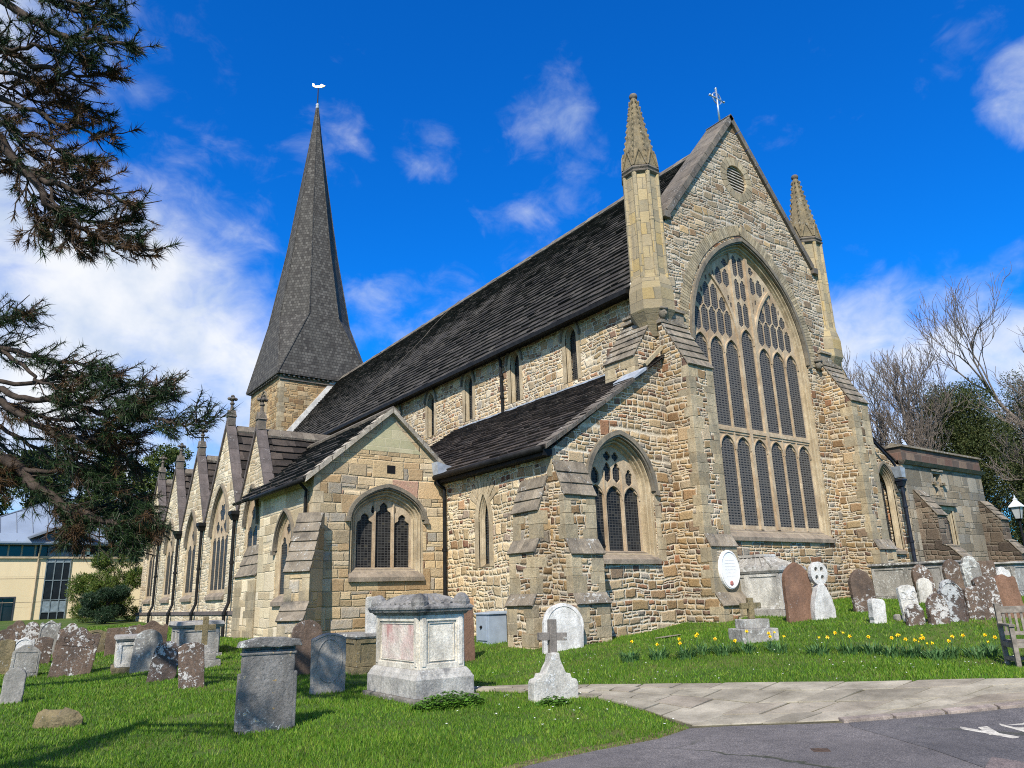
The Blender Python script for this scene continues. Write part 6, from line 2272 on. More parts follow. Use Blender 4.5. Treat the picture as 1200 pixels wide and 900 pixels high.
# right-hand bank
headstone(16.99, 11.35, 0.74, 1.4, 'pointed', RED, 'tall plain red brown gravestone beside the pierced wheel cross', -22, 1, -2, 0.14)
headstone(19.2, 10.9, 0.62, 1.08, 'pointed', BROWN, 'narrow pointed brown gravestone with white base, alone near the chancel wall', -30, -3, -2, 0.14)
headstone(16.61, 9.2, 0.3, 0.5, 'flat', WHITE, 'short pale stump of a stone in front of the lone pointed brown one', -30, 4, -2, 0.2, amp=0.014)
headstone(17.1, 9.0, 0.14, 0.13, 'flat', GREY, 'tiny grey boulder like footstone in the grass', -30, 0, 0, 0.14, amp=0.01)
headstone(17.12, 8.69, 0.38, 0.76, 'seg', PALE, 'pale grey carved gravestone behind the smallest brown one', -35, -3, -3, 0.12, scroll, group=G2)
headstone(16.74, 8.45, 0.36, 0.42, 'round', BROWNL, 'smallest brown gravestone, whitened at its sides, at the left end of the bank', -35, 3, -3, 0.14, group=G2)
headstone(24.58, 11.87, 0.6, 1.12, 'pointed', BROWNL, 'leaning pointed brown gravestone in front of the grey chest tomb below the annexe', -35, -7, -3, 0.14, group=G2)
headstone(23.4, 11.4, 0.42, 0.72, 'round', PALE, 'pale rounded gravestone leaning on the end of the grey chest tomb', -35, 5, -4, 0.12, group=G2)
headstone(17.11, 8.13, 0.42, 0.62, 'pointed', BROWNL, 'brown pointed gravestone with a whitened foot between two encrusted ones', -35, 2, -3, 0.14, group=G2)
headstone(17.6, 8.0, 0.5, 0.87, 'shoulder', DARKL, 'gravestone almost covered in white lichen with a shouldered top', -35, -2, -3, 0.14, rim, group=G2)
headstone(21.75, 9.67, 0.5, 1.26, 'pointed', BROWN, 'tall plain brown gravestone under the square headed annexe window', -35, -4, -3, 0.14, group=G2)
headstone(22.03, 9.34, 0.5, 1.34, 'shoulder', GREY, 'tall grey gravestone with a white crowned round head', -35, -3, -3, 0.14, inset, group=G2)
headstone(18.2, 7.8, 0.46, 0.7, 'seg', BROWNL, 'brown gravestone with a whitened lower half below the tall grey one', -35, 1, -3, 0.14, group=G2)
headstone(22.34, 9.12, 0.42, 1.2, 'flat', BROWN, 'dark square topped stone in the shadow right of the tall grey one', -35, 0, -3, 0.14, group=G2)
headstone(25.03, 9.76, 0.42, 1.02, 'ogee', WHITE, 'worn white gravestone at the right in front of the far buttress of the annexe', -35, -5, -4, 0.12, group=G2)
headstone(18.75, 7.72, 0.46, 0.9, 'seg', BROWNL, 'red brown gravestone streaked white, touching its broader twin behind the bench', -38, -4, -4, 0.16, group=G2)
headstone(19.15, 7.5, 0.56, 0.94, 'serp', RED, 'broad red brown gravestone directly behind the bench', -38, -4, -4, 0.16, group=G2)


# crosses
def stone_cross(mb, z0, h, arm, w, t, arm_z, notch=0.0):
    mb.fbox(FL, -w / 2, z0, -t / 2, w / 2, z0 + h, t / 2)
    for s in (-1, 1):
        mb.fbox(FL, min(s * w / 2, s * arm), z0 + arm_z, -t / 2 + 0.003, max(s * w / 2, s * arm), z0 + arm_z + w, t / 2 - 0.003)


# foreground cross on a scrolled base
mb = MB()
base = [(-0.38, -0.2), (0.38, -0.2), (0.38, 0.24), (0.35, 0.29), (0.27, 0.31), (0.25, 0.37), (0.17, 0.39), (0.14, 0.46), (0.09, 0.54), (0.06, 0.68), (-0.06, 0.68), (-0.09, 0.54), (-0.14, 0.46), (-0.17, 0.39), (-0.25, 0.37), (-0.27, 0.31), (-0.35, 0.29), (-0.38, 0.24)]
mb.plate(FL, wear(base, 0.06, 0.006), (), 0.12, -0.12)
cb = thing('grave_cross', (7.8, 9.72, float(gz(7.8, 9.72))), 'grey stone cross on a scrolled pale base beside the path', 'gravestone', R(-14))
mb.build('base', PALE, cb, bevel=0.012)
mb = MB()
stone_cross(mb, 0.58, 0.6, 0.24, 0.12, 0.11, 0.28)
c_ = mb.build('cross', plain_stone('brown_grey_cross_stone', (0.24, 0.21, 0.18), (0.17, 0.155, 0.14), 2.5, lichen=(0.5, 0.5, 0.46), lich_amt=0.2, dark=(0.08, 0.075, 0.07), speck=(0.42, 0.24, 0.06)), cb, bevel=0.012)
cb.rotation_euler = (R(-2), R(2.5), R(-14))
# small cross on two steps
sc_ = thing('grave_cross', (13.4, 10.1, float(gz(13.4, 10.1))), 'small worn cross on two grey steps in the lawn before the oval plaque', 'gravestone', R(-25))
mb = MB()
mb.box(-0.4, -0.3, -0.2, 0.4, 0.3, 0.22)
mb.box(-0.28, -0.2, 0.22, 0.28, 0.2, 0.4)
mb.build('base', GREYCL, sc_, bevel=0.015)
mb = MB()
stone_cross(mb, 0.4, 0.42, 0.22, 0.12, 0.11, 0.2)
mb.build('cross', TAN, sc_, bevel=0.015)
# left cross on stepped base
lc = thing('grave_cross', (5.2, 19.9, float(gz(5.2, 19.9))), 'weathered stone cross on a stepped base before the grey chest tomb', 'gravestone', R(-10))
mb = MB()
mb.box(-0.38, -0.3, -0.2, 0.38, 0.3, 0.16)
mb.box(-0.27, -0.22, 0.16, 0.27, 0.22, 0.32)
mb.hexa([(-0.17, -0.14, 0.32), (0.17, -0.14, 0.32), (0.17, 0.14, 0.32), (-0.17, 0.14, 0.32), (-0.1, -0.08, 0.5), (0.1, -0.08, 0.5), (0.1, 0.08, 0.5), (-0.1, 0.08, 0.5)])
mb.build('base', GREY, lc, bevel=0.015)
mb = MB()
stone_cross(mb, 0.48, 0.68, 0.24, 0.13, 0.12, 0.36)
mb.build('cross', TAN, lc, bevel=0.012)
# pierced wheel cross
wc = thing('grave_cross', (17.4, 11.0, float(gz(17.4, 11.0))), 'white wheel headed cross with pierced holes beside the tall red brown gravestone', 'gravestone', R(-28))
mb = MB()
mb.plate(FL, wear([(-0.29, -0.2), (0.29, -0.2), (0.27, 0.25), (0.2, 0.55), (0.07, 0.82), (-0.07, 0.82), (-0.2, 0.55), (-0.27, 0.25)], 0.08, 0.008), (), 0.12, -0.12)
mb.build('shaft', WHITE, wc, bevel=0.015)
mb = MB()
hd = [(0.22 * math.cos(a), 1.08 + 0.28 * math.sin(a)) for a in np.linspace(0, 2 * math.pi, 25)[:-1]]
holes = [[(0.105 * math.cos(b + math.pi / 4) + 0.045 * math.cos(a), 1.08 + 0.14 * math.sin(b + math.pi / 4) + 0.06 * math.sin(a)) for a in np.linspace(0, 2 * math.pi, 9)[:-1]] for b in (0, math.pi / 2, math.pi, 3 * math.pi / 2)]
mb.plate(FL, hd, holes, 0.08, -0.08)
mb.fbox(FL, -0.06, 0.7, -0.07, 0.06, 0.85, 0.07)
mb.build('wheel_head', WHITE, wc)


# chest tombs
def panel_face(mb, fr, a0, a1, b0, b1, d=0.02):
    mb.plate(fr, [(a0, b0), (a1, b0), (a1, b1), (a0, b1)], [[(a0 + 0.09, b0 + 0.08), (a1 - 0.09, b0 + 0.08), (a1 - 0.09, b1 - 0.08), (a0 + 0.09, b1 - 0.08)]], d, -0.01, back=False)


def tomb_frames(w, l):
    return [Frame((-w / 2, -l / 2, 0), (1, 0, 0), (0, 0, 1), (0, -1, 0)), Frame((w / 2, -l / 2, 0), (0, 1, 0), (0, 0, 1), (1, 0, 0)),
            Frame((w / 2, l / 2, 0), (-1, 0, 0), (0, 0, 1), (0, 1, 0)), Frame((-w / 2, l / 2, 0), (0, -1, 0), (0, 0, 1), (-1, 0, 0))]


def rbox(mb, w0, l0, z0, w1, l1, z1):
    mb.hexa([(-w0 / 2, -l0 / 2, z0), (w0 / 2, -l0 / 2, z0), (w0 / 2, l0 / 2, z0), (-w0 / 2, l0 / 2, z0), (-w1 / 2, -l1 / 2, z1), (w1 / 2, -l1 / 2, z1), (w1 / 2, l1 / 2, z1), (-w1 / 2, l1 / 2, z1)])


M['tomb_pale'] = plain_stone('tomb_limestone', (0.74, 0.69, 0.59), (0.6, 0.55, 0.45), 1.6, lichen=(0.78, 0.76, 0.7), lich_amt=0.25, dark=(0.2, 0.185, 0.16), bs=0.4, dark_amt=0.6)
M['tomb_dark'] = plain_stone('tomb_lid_stone', (0.3, 0.29, 0.27), (0.2, 0.195, 0.185), 2.4, lichen=(0.5, 0.5, 0.47), lich_amt=0.25, dark=(0.05, 0.05, 0.05), bs=0.7, dark_amt=0.92)
M['tomb_base'] = plain_stone('tomb_plinth_stone', (0.5, 0.48, 0.43), (0.33, 0.32, 0.3), 2.0, lichen=(0.56, 0.56, 0.53), lich_amt=0.3, dark=(0.09, 0.09, 0.09), bs=0.5, dark_amt=0.7)
M['tomb_pink'] = plain_stone('pink_stained_panel', (0.66, 0.6, 0.52), (0.6, 0.42, 0.38), 1.9, dark=(0.42, 0.22, 0.2), bs=0.4, dark_amt=0.85)
W_, L_ = 0.82, 1.62
tb = thing('chest_tomb', (6.62, 11.85, float(gz(6.5, 11.4)) - 0.02), 'large pale chest tomb with carved grey lid and a pink stained panel', 'tomb', R(-2))
mb = MB()
tb.scale = (1, 1, 0.93)
rbox(mb, 1.2, 2.0, -0.12, 1.18, 1.98, 0.09)
mb.build('slab', plain_stone('slab_stone', (0.24, 0.22, 0.19), (0.17, 0.155, 0.135), 2.2, lichen=(0.45, 0.44, 0.4), lich_amt=0.3, dark=(0.07, 0.07, 0.06)), tb, bevel=0.02)
mb = MB()
for (w0, z0, w1, z1) in ((0.24, 0.09, 0.24, 0.38), (0.24, 0.38, 0.18, 0.43), (0.18, 0.43, 0.16, 0.46), (0.16, 0.46, 0.06, 0.53)):
    rbox(mb, W_ + w0, L_ + w0, z0, W_ + w1, L_ + w1, z1)
mb.build('plinth', M['tomb_base'], tb, bevel=0.01)
mb = MB()
rbox(mb, W_ - 0.02, L_ - 0.02, 0.5, W_ - 0.02, L_ - 0.02, 1.42)
for i, fr in enumerate(tomb_frames(W_ - 0.02, L_ - 0.02)):
    ww = (W_ if i % 2 == 0 else L_) - 0.02
    mb.plate(fr, [(0, 0.53), (ww, 0.53), (ww, 1.42), (0, 1.42)], [[(0.13, 0.62), (ww - 0.13, 0.62), (ww - 0.13, 1.32), (0.13, 1.32)]], 0.03, -0.01, back=False)
    mb.bar(fr, [(0.17, 0.66), (ww - 0.17, 0.66), (ww - 0.17, 1.28), (0.17, 1.28)], 0.018, 0.018, -0.01, closed=True)
    for xx in (0.065, ww - 0.065):
        mb.bar(fr, [(xx, 0.58), (xx, 1.38)], 0.07, 0.042, 0.02)
mb.build('chest', M['tomb_pale'], tb, bevel=0.006)
mb = MB()
fr = tomb_frames(W_ - 0.02, L_ - 0.02)[3]
mb.fbox(fr, L_ - 0.02 - 1.4, 0.675, -0.005, L_ - 0.02 - 0.19, 1.265, 0.008)
mb.build('panel', M['tomb_pink'], tb)
mb = MB()
for (w0, z0, w1, z1) in ((0.06, 1.42, 0.14, 1.47), (0.2, 1.47, 0.24, 1.52), (0.26, 1.52, 0.26, 1.56), (0.24, 1.56, 0.16, 1.6)):
    rbox(mb, W_ + w0, L_ + w0, z0, W_ + w1, L_ + w1, z1)
# hipped carved top: leaf ribs on a low pyramid, scroll ears on the corners
rbox(mb, W_ + 0.1, L_ + 0.1, 1.6, 0.2, L_ * 0.5, 1.76)
for s1 in (-1, 1):
    for k in range(9):
        yy = -L_ / 2 + L_ * (k + 0.5) / 9
        mb.tube([(s1 * (W_ / 2 + 0.03), yy, 1.6), (s1 * W_ * 0.3, yy * 0.8, 1.69), (s1 * 0.1, yy * 0.55, 1.765)], [0.045, 0.05, 0.03], 6)
    for k in range(5):
        xx = -W_ / 2 + W_ * (k + 0.5) / 5
        mb.tube([(xx, s1 * (L_ / 2 + 0.03), 1.6), (xx * 0.6, s1 * L_ * 0.38, 1.69), (xx * 0.25, s1 * L_ * 0.26, 1.765)], [0.045, 0.05, 0.03], 6)
    for s2 in (-1, 1):
        cx_, cy_ = s1 * (W_ / 2 - 0.02), s2 * (L_ / 2 - 0.02)
        mb.lathe((cx_, cy_, 1.56), [(0.14, 0), (0.15, 0.08), (0.12, 0.16), (0.06, 0.22), (0.01, 0.23)], 8)
mb.build('lid', M['tomb_dark'], tb, bevel=0.006)


def chest(x, y, w, l, h, label, rz, mats, lidh=0.12, over=0.12, group=None, scroll_top=False, end_panel=True):
    t = thing('chest_tomb', (x, y, float(gz(x, y))), label, 'tomb', R(rz), group)
    mb = MB()
    rbox(mb, w + 0.2, l + 0.2, -0.25, w + 0.18, l + 0.18, 0.09)
    mb.build('plinth', mats[2], t, bevel=0.012)
    mb = MB()
    hh = h - lidh
    rbox(mb, w, l, 0.09, w, l, hh)
    for i, fr in enumerate(tomb_frames(w, l)):
        ww = w if i % 2 == 0 else l
        n = 1 if ww < 1.0 else 2
        for k in range(n):
            panel_face(mb, fr, ww * k / n, ww * (k + 1) / n, 0.1, hh - 0.01, 0.025)
    mb.build('chest', mats[0], t, bevel=0.006)
    mb = MB()
    rbox(mb, w + over, l + over, hh, w + over * 2, l + over * 2, hh + lidh * 0.45)
    rbox(mb, w + over * 2, l + over * 2, hh + lidh * 0.45, w + over * 1.4, l + over * 1.4, h)
    if scroll_top:
        rbox(mb, w + over * 1.0, l + over * 1.0, h, w * 0.78, l * 0.8, h + 0.08)
        rbox(mb, w * 0.78, l * 0.8, h + 0.08, w * 0.42, l * 0.4, h + 0.3)
        rbox(mb, w * 0.5, l * 0.42, h + 0.3, w * 0.46, l * 0.4, h + 0.38)
        for s in (-1, 1):
            for k in range(7):
                yy = -l / 2 + l * (k + 0.5) / 7
                mb.tube([(s * (w / 2 + 0.05), yy, h), (s * w * 0.38, yy * 0.8, h + 0.09), (s * w * 0.22, yy * 0.45, h + 0.28)], [0.045, 0.05, 0.03], 6)
            for k in range(5):
                xx = -w / 2 + w * (k + 0.5) / 5
                mb.tube([(xx, s * (l / 2 + 0.05), h), (xx * 0.8, s * l * 0.38, h + 0.09), (xx * 0.4, s * l * 0.2, h + 0.28)], [0.045, 0.05, 0.03], 6)
    mb.build('lid', mats[1], t, bevel=0.008)
    return t


chest(3.95, 21.95, 0.62, 1.5, 0.82, 'pale grey table tomb with a thick overhanging lid, far left', -8, (PALE, GREYCL, TAN), 0.13, 0.08)
chest(5.6, 22.4, 0.95, 1.7, 0.9, 'grey chest tomb with a wide moulded lid beside the aisle wall', -6, (GREYCL, GREYCL, GREY), 0.16, 0.12)
chest(7.6, 16.4, 0.62, 1.5, 0.76, 'low rough table tomb with a dark hollow side behind the oval panelled gravestone', -4, (TAN, GREY, TAN), 0.1, 0.06)
chest(18.75, 13.7, 1.15, 2.1, 1.22, 'grey chest tomb with a carved scrolled lid under the great window', 0, (PALE, GREYCL, GREYCL), 0.16, 0.08, scroll_top=True)
chest(25.6, 12.6, 1.2, 2.4, 1.14, 'grey chest tomb with a flat dark edged lid below the annexe', -4, (GREYCL, FRONT, GREY), 0.12, 0.1)
chest(28.6, 11.6, 0.9, 1.9, 1.02, 'flat lidded tomb at the far right near the fence', -4, (GREYCL, GREYCL, GREY), 0.1, 0.1)

# oval plaque on the buttress
mb = MB()
PF = Frame((17.55, 13.82, 2.14), (1, 0, 0), (0, 0, 1), (0, -1, 0))
ov = lambda r: [(0.42 * r * math.cos(a), 0.53 * r * math.sin(a)) for a in np.linspace(0, 2 * math.pi, 33)[:-1]]
mb.plate(PF, ov(1), (), 0.07, -0.02)
pq = mb.build('wall_plaque', simple('white_marble', (0.78, 0.77, 0.74), 0.5, 0, 0.06, 4, 0.3, 0.1), bevel=0.012)
tag(pq, 'oval white memorial plaque fixed to the foot of the chancel buttress', 'plaque')
mb = MB()
mb.bar(PF, ov(0.92), 0.02, 0.085, 0.06, closed=True)
for k in range(6):
    w2 = 0.24 * math.sqrt(max(0.05, 1 - ((k - 2.5) / 4) ** 2))
    mb.fbox(PF, -w2, 0.25 - k * 0.085, 0.06, w2, 0.264 - k * 0.085, 0.073)
mb.build('inscription', simple('faded_lettering', (0.68, 0.67, 0.63), 0.7, 0, 0.1, 8, 0.2, 0), pq)
mb = MB()
mb.lathe((17.55, 13.745, 1.78), [(0.02, -0.07), (0.06, -0.03), (0.05, 0.03), (0.02, 0.06)], 8, 0, 1.3, 0.25)
mb.build('emblem', simple('faded_red_crest', (0.36, 0.14, 0.12), 0.7, 0, 0.2, 20), pq)

# grey meter cabinet
mc = thing('meter_cabinet', (11.95, 17.35, float(gz(11.9, 17.3))), 'blue grey metal service cabinet standing against the chapel wall', 'cabinet', R(-4))
mb = MB()
mb.box(-0.3, -0.3, -0.1, 0.26, 0.38, 0.72)
mb.hexa([(-0.34, -0.34, 0.72), (0.28, -0.34, 0.72), (0.28, 0.42, 0.72), (-0.34, 0.42, 0.72), (-0.33, -0.33, 0.76), (0.28, -0.33, 0.8), (0.28, 0.41, 0.8), (-0.33, 0.41, 0.76)])
CB = simple('blue_grey_paint', (0.28, 0.33, 0.39), 0.5, 0, 0.1, 4, 0.4, 0.05)
mb.build('body', CB, mc, bevel=0.012)
mb = MB()
mb.box(-0.325, -0.22, 0.06, -0.3, 0.3, 0.66)
d_ = mb.build('door', CB, mc, bevel=0.006)
mb = MB()
mb.lathe((-0.33, 0.05, 0.36), [(0.02, 0), (0.05, 0.03), (0.05, 0.05), (0.02, 0.08)], 8)
mb.build('handle', M['black_pipe'], d_)
mb = MB()
mb.hexa([(12.12, 16.62, 0.3), (12.3, 16.62, 0.3), (12.3, 16.95, 0.3), (12.12, 16.95, 0.3), (12.2, 16.62, 1.2), (12.3, 16.62, 1.2), (12.3, 16.9, 1.22), (12.2, 16.9, 1.22)])
tag(mb.build('slate_slab', M['weathered'], bevel=0.01), 'dark slab leaning on the wall beside the service cabinet', 'slab')

# bench: weathered slatted, seen from its end
OAK = simple('silvered_oak', (0.2, 0.175, 0.145), 0.8, 0, 0.35, 9, 0.2, 0.5)
bn = thing('bench', (15.0, 5.25, float(gz(15.0, 5.3)) - 0.02), 'weathered wooden slatted bench standing on the grass at the right edge', 'bench', R(-52))
mb = MB()
for k in range(5):
    mb.box(-0.78, -0.44 + k * 0.1, 0.41, 0.78, -0.36 + k * 0.1, 0.44)
mb.build('seat', OAK, bn, bevel=0.005)
mb = MB()
mb.box(-0.8, 0.06, 0.86, 0.8, 0.11, 0.97)
mb.box(-0.76, 0.07, 0.5, 0.76, 0.1, 0.56)
for k in range(17):
    mb.box(-0.74 + k * 0.09, 0.075, 0.56, -0.7 + k * 0.09, 0.095, 0.87)
mb.build('backrest', OAK, bn, bevel=0.005)
for s in (-0.8, 0.8):
    for (y0, h_) in ((-0.46, 0.66), (0.08, 1.02)):
        mb = MB()
        mb.box(s - 0.035, y0 - 0.035, -0.05, s + 0.035, y0 + 0.035, h_)
        mb.build('leg', OAK, bn, bevel=0.006)
    mb = MB()
    mb.box(s - 0.045, -0.52, 0.66, s + 0.045, 0.06, 0.7)
    mb.build('armrest', OAK, bn, bevel=0.006)
    mb = MB()
    mb.box(s - 0.025, -0.46, 0.12, s + 0.025, 0.08, 0.18)
    mb.box(s - 0.03, -0.46, 0.33, s + 0.03, 0.08, 0.41)
    mb.build('stretcher', OAK, bn)
mb = MB()
mb.box(-0.78, -0.47, 0.33, 0.78, -0.44, 0.41)
mb.box(-0.78, 0.07, 0.33, 0.78, 0.1, 0.4)
mb.box(-0.78, -0.2, 0.13, 0.78, -0.15, 0.17)
mb.build('rail', OAK, bn)

# lamp post and fence at the far right
lp = thing('lamp_post', (44.0, 16.0, float(gz(44, 16))), 'black lamp post with a tapered lantern and pale cap beside the dark trees', 'street lamp')
mb = MB()
mb.lathe((0, 0, 0), [(0.16, -0.2), (0.16, 0.5), (0.09, 0.7), (0.06, 1.0), (0.05, 3.25), (0.09, 3.3), (0.05, 3.36)], 10)
mb.build('post', M['black_pipe'], lp, smooth=False)
mb = MB()
for k in range(4):
    a = math.pi / 4 + k * math.pi / 2
    mb.tube([(0.17 * math.cos(a), 0.17 * math.sin(a), 3.38), (0.32 * math.cos(a), 0.32 * math.sin(a), 4.0)], 0.015, 5)
mb.lathe((0, 0, 3.34), [(0.1, 0), (0.2, 0.03), (0.2, 0.05), (0.1, 0.06)], 4, 0.5)
mb.build('lantern_frame', M['black_pipe'], lp)
mb = MB()
mb.lathe((0, 0, 3.4), [(0.16, 0), (0.29, 0.58)], 4, 0.5)
mb.build('lantern_glass', simple('frosted_lantern_glass', (0.42, 0.43, 0.42), 0.3, 0, 0.1, 3, 0.5, 0), lp)
mb = MB()
mb.lathe((0, 0, 3.98), [(0.4, 0), (0.4, 0.04), (0.14, 0.3), (0.1, 0.34), (0.12, 0.42), (0.04, 0.46), (0.03, 0.6)], 4, 0.5)
mb.build('cap', simple('pale_grey_paint', (0.62, 0.64, 0.66), 0.4, 0, 0.06, 3, 0.4, 0), lp)
FN = simple('grey_fence_boards', (0.15, 0.14, 0.12), 0.85, 0, 0.3, 6)
fn = thing('garden_fence', (44, 18.5, float(gz(44, 18.5))), 'grey boarded fence with a trellis top at the right edge', 'fence')
mb = MB()
for k in range(60):
    mb.box(-4 + k * 0.2, -0.02, -0.1, -4 + k * 0.2 + 0.185, 0.02 + 0.01 * (k % 2), 1.35)
mb.build('boards', FN, fn)
mb = MB()
for k in range(48):
    mb.tube([(-4 + k * 0.25, 0, 1.38), (-3.6 + k * 0.25, 0, 1.88)], 0.014, 4)
    mb.tube([(-3.6 + k * 0.25, 0, 1.38), (-4 + k * 0.25, 0, 1.88)], 0.014, 4)
mb.box(-4, -0.03, 1.35, 8, 0.03, 1.39)
mb.box(-4, -0.03, 1.87, 8, 0.03, 1.92)
mb.build('trellis', FN, fn)
for k in range(7):
    mb = MB()
    mb.box(-4.05 + k * 2 - 0.05, -0.06, -0.2, -4.05 + k * 2 + 0.05, 0.06, 2.0)
    mb.build('post', FN, fn)

# ------------------------------------------------------------------ daffodils and weeds
LEAF = foliage_mat('daffodil_leaf', (0.06, 0.14, 0.045), (0.12, 0.23, 0.085), None, 0.45, 0.25)
YEL = simple('daffodil_yellow', (0.85, 0.58, 0.02), 0.5, 0, 0.08, 30, 0.2, 0)


def blades(n, rad, h0, h1, wid, spread=0.6, seg=4):
    v, f = [], []
    for _ in range(n):
        a, r = random.uniform(0, 6.28), rad * math.sqrt(random.random())
        x, y = r * math.cos(a), r * math.sin(a)
        h = random.uniform(h0, h1)
        la = a + random.uniform(-0.9, 0.9)
        sp = spread * random.uniform(0.2, 1.0) * h
        wa = la + math.pi / 2 + random.uniform(-0.4, 0.4)
        k0 = len(v)
        for s in range(seg + 1):
            t = s / seg
            w = wid * (1 - t ** 3 * 0.85) * 0.5
            px, py = x + math.cos(la) * sp * t * t, y + math.sin(la) * sp * t * t
            z = h * (t - 0.28 * t ** 3 * (sp / h) * 1.5)
            v.append((px - math.cos(wa) * w, py - math.sin(wa) * w, z))
            v.append((px + math.cos(wa) * w, py + math.sin(wa) * w, z))
        for s in range(seg):
            f += [k0 + 2 * s, k0 + 2 * s + 1, k0 + 2 * s + 3, k0 + 2 * s + 2]
    return v, f


DAFF = [(10.95, 11.2, 1, 'leftmost dark green daffodil clump, with a single low flower'), (11.3, 10.75, 1, 'small daffodil clump with one raised bloom, second from the left'),
        (11.5, 10.25, 2, 'daffodil clump with a pair of small blooms, left of the bushiest one'), (11.9, 10.2, 2, 'thick dark daffodil clump with two large bright blooms on its right'),
        (12.05, 9.8, 3, 'daffodil clump with three scattered blooms below the small stepped cross'), (12.4, 9.55, 1, 'sparse daffodil clump of pale leaves with one bloom below the stepped cross'),
        (12.75, 9.1, 4, 'daffodil clump crowned by a tight bunch of four blooms'), (13.1, 8.5, 2, 'arching daffodil clump with two nodding blooms below the red brown gravestone'),
        (13.6, 8.2, 4, 'upright daffodil clump with four blooms below the wheel headed cross'), (13.95, 7.95, 1, 'wide leafy daffodil clump with a single bloom'),
        (13.98, 7.6, 2, 'leafy daffodil clump with two small blooms left of the biggest show'), (14.25, 7.35, 6, 'daffodil clump with the biggest show of six blooms'),
        (14.3, 6.98, 3, 'dark leafy daffodil clump with three blooms on the front of the bed'), (14.7, 6.92, 3, 'daffodil clump with three blooms close beneath the gravestones'),
        (15.0, 6.6, 2, 'daffodil clump with two blooms next to the rightmost one'), (15.4, 6.5, 2, 'daffodil clump beside the bench leg')]
for (x, y, nf, lab) in DAFF:
    d = thing('daffodil_clump', (x, y, float(gz(x, y)) - 0.01), lab, 'daffodils', random.uniform(0, 6), 'daffodil clumps along the lawn')
    v, f = blades(random.randint(60, 90), 0.18, 0.13, 0.29, 0.022, 0.95)
    raw_mesh('leaves', v, f, 4, LEAF, d)
    for _ in range(nf):
        a, r = random.uniform(0, 6.28), random.uniform(0.03, 0.26)
        bx_, by_, h = r * math.cos(a), r * math.sin(a), random.uniform(0.24, 0.4)
        mb = MB()
        mb.tube([(bx_ * 0.7, by_ * 0.7, 0), (bx_, by_, h)], 0.005, 5)
        st = mb.build('stem', LEAF, d)
        fa_ = random.uniform(3.4, 5.2) - d.rotation_euler[2]
        n = V(math.cos(fa_), math.sin(fa_), random.uniform(-0.15, 0.35))
        n /= np.linalg.norm(n)
        u = np.cross(n, V(0, 0, 1))
        u /= np.linalg.norm(u)
        w2 = np.cross(u, n)
        o = V(bx_, by_, h) + n * 0.015
        mb = MB()
        for k in range(6):
            t_ = k * math.pi / 3
            e1, e2 = u * math.cos(t_) + w2 * math.sin(t_), -u * math.sin(t_) + w2 * math.cos(t_)
            mb.face([o, o + e1 * 0.018 + e2 * 0.013, o + e1 * 0.037, o + e1 * 0.018 - e2 * 0.013])
        ring = lambda r_, dd: [o + n * dd + (u * math.cos(q_) + w2 * math.sin(q_)) * r_ for q_ in np.linspace(0, 2 * math.pi, 9)[:-1]]
        A, B = ring(0.011, 0.0), ring(0.017, 0.03)
        for k in range(8):
            mb.face([A[k], A[(k + 1) % 8], B[(k + 1) % 8], B[k]])
        mb.build('flower', YEL, d)


def leafy_patch(x, y, rx, ry, n, h, mat, label, size=0.03):
    v, f = [], []
    for _ in range(n):
        a, r = random.uniform(0, 6.28), math.sqrt(random.random())
        px, py = r * math.cos(a) * rx, r * math.sin(a) * ry
        z = random.uniform(0.02, h) * (1.1 - r * r * 0.8)
        zz = float(gz(x + px, y + py)) - float(gz(x, y))
        s = size * random.uniform(0.6, 1.3)
        t1 = random.uniform(0, 6.28)
        e1 = V(math.cos(t1), math.sin(t1), random.uniform(-0.4, 0.4))
        e2 = V(-math.sin(t1), math.cos(t1), random.uniform(-0.5, 0.5))
        c = V(px, py, z + zz)
        k = len(v)
        v += [c - e1 * s, c - e2 * s * 0.7, c + e1 * s * 1.1, c + e2 * s * 0.7]
        f += [k, k + 1, k + 2, k + 3]
    o = raw_mesh('weed_patch', v, f, 4, mat)
    o.location = (x, y, float(gz(x, y)))
    tag(o, label, 'weeds')
    return o


WEED = foliage_mat('bright_weed_leaf', (0.06, 0.15, 0.015), (0.11, 0.23, 0.03), None, 0.45, 0.2)
leafy_patch(6.3, 10.35, 0.62, 0.32, 1500, 0.2, WEED, 'bright green leafy weeds growing at the foot of the large chest tomb')
leafy_patch(7.45, 9.3, 0.3, 0.2, 420, 0.12, WEED, 'small leafy weeds growing at the foot of the foreground cross')
mb = MB()
for (x, y, r) in ((13.75, 12.75, 0.36),):
    z = float(gz(x, y))
    P = wear([(r * math.cos(a) * 1.2, r * math.sin(a) * 0.6) for a in np.linspace(0, 6.28, 9)[:-1]], 0.2, 0.03)
    mb.face([(x + a, y + b, float(gz(x + a, y + b)) + 0.03) for a, b in P])
struct(mb.build('stepping_stones', M['paving']))
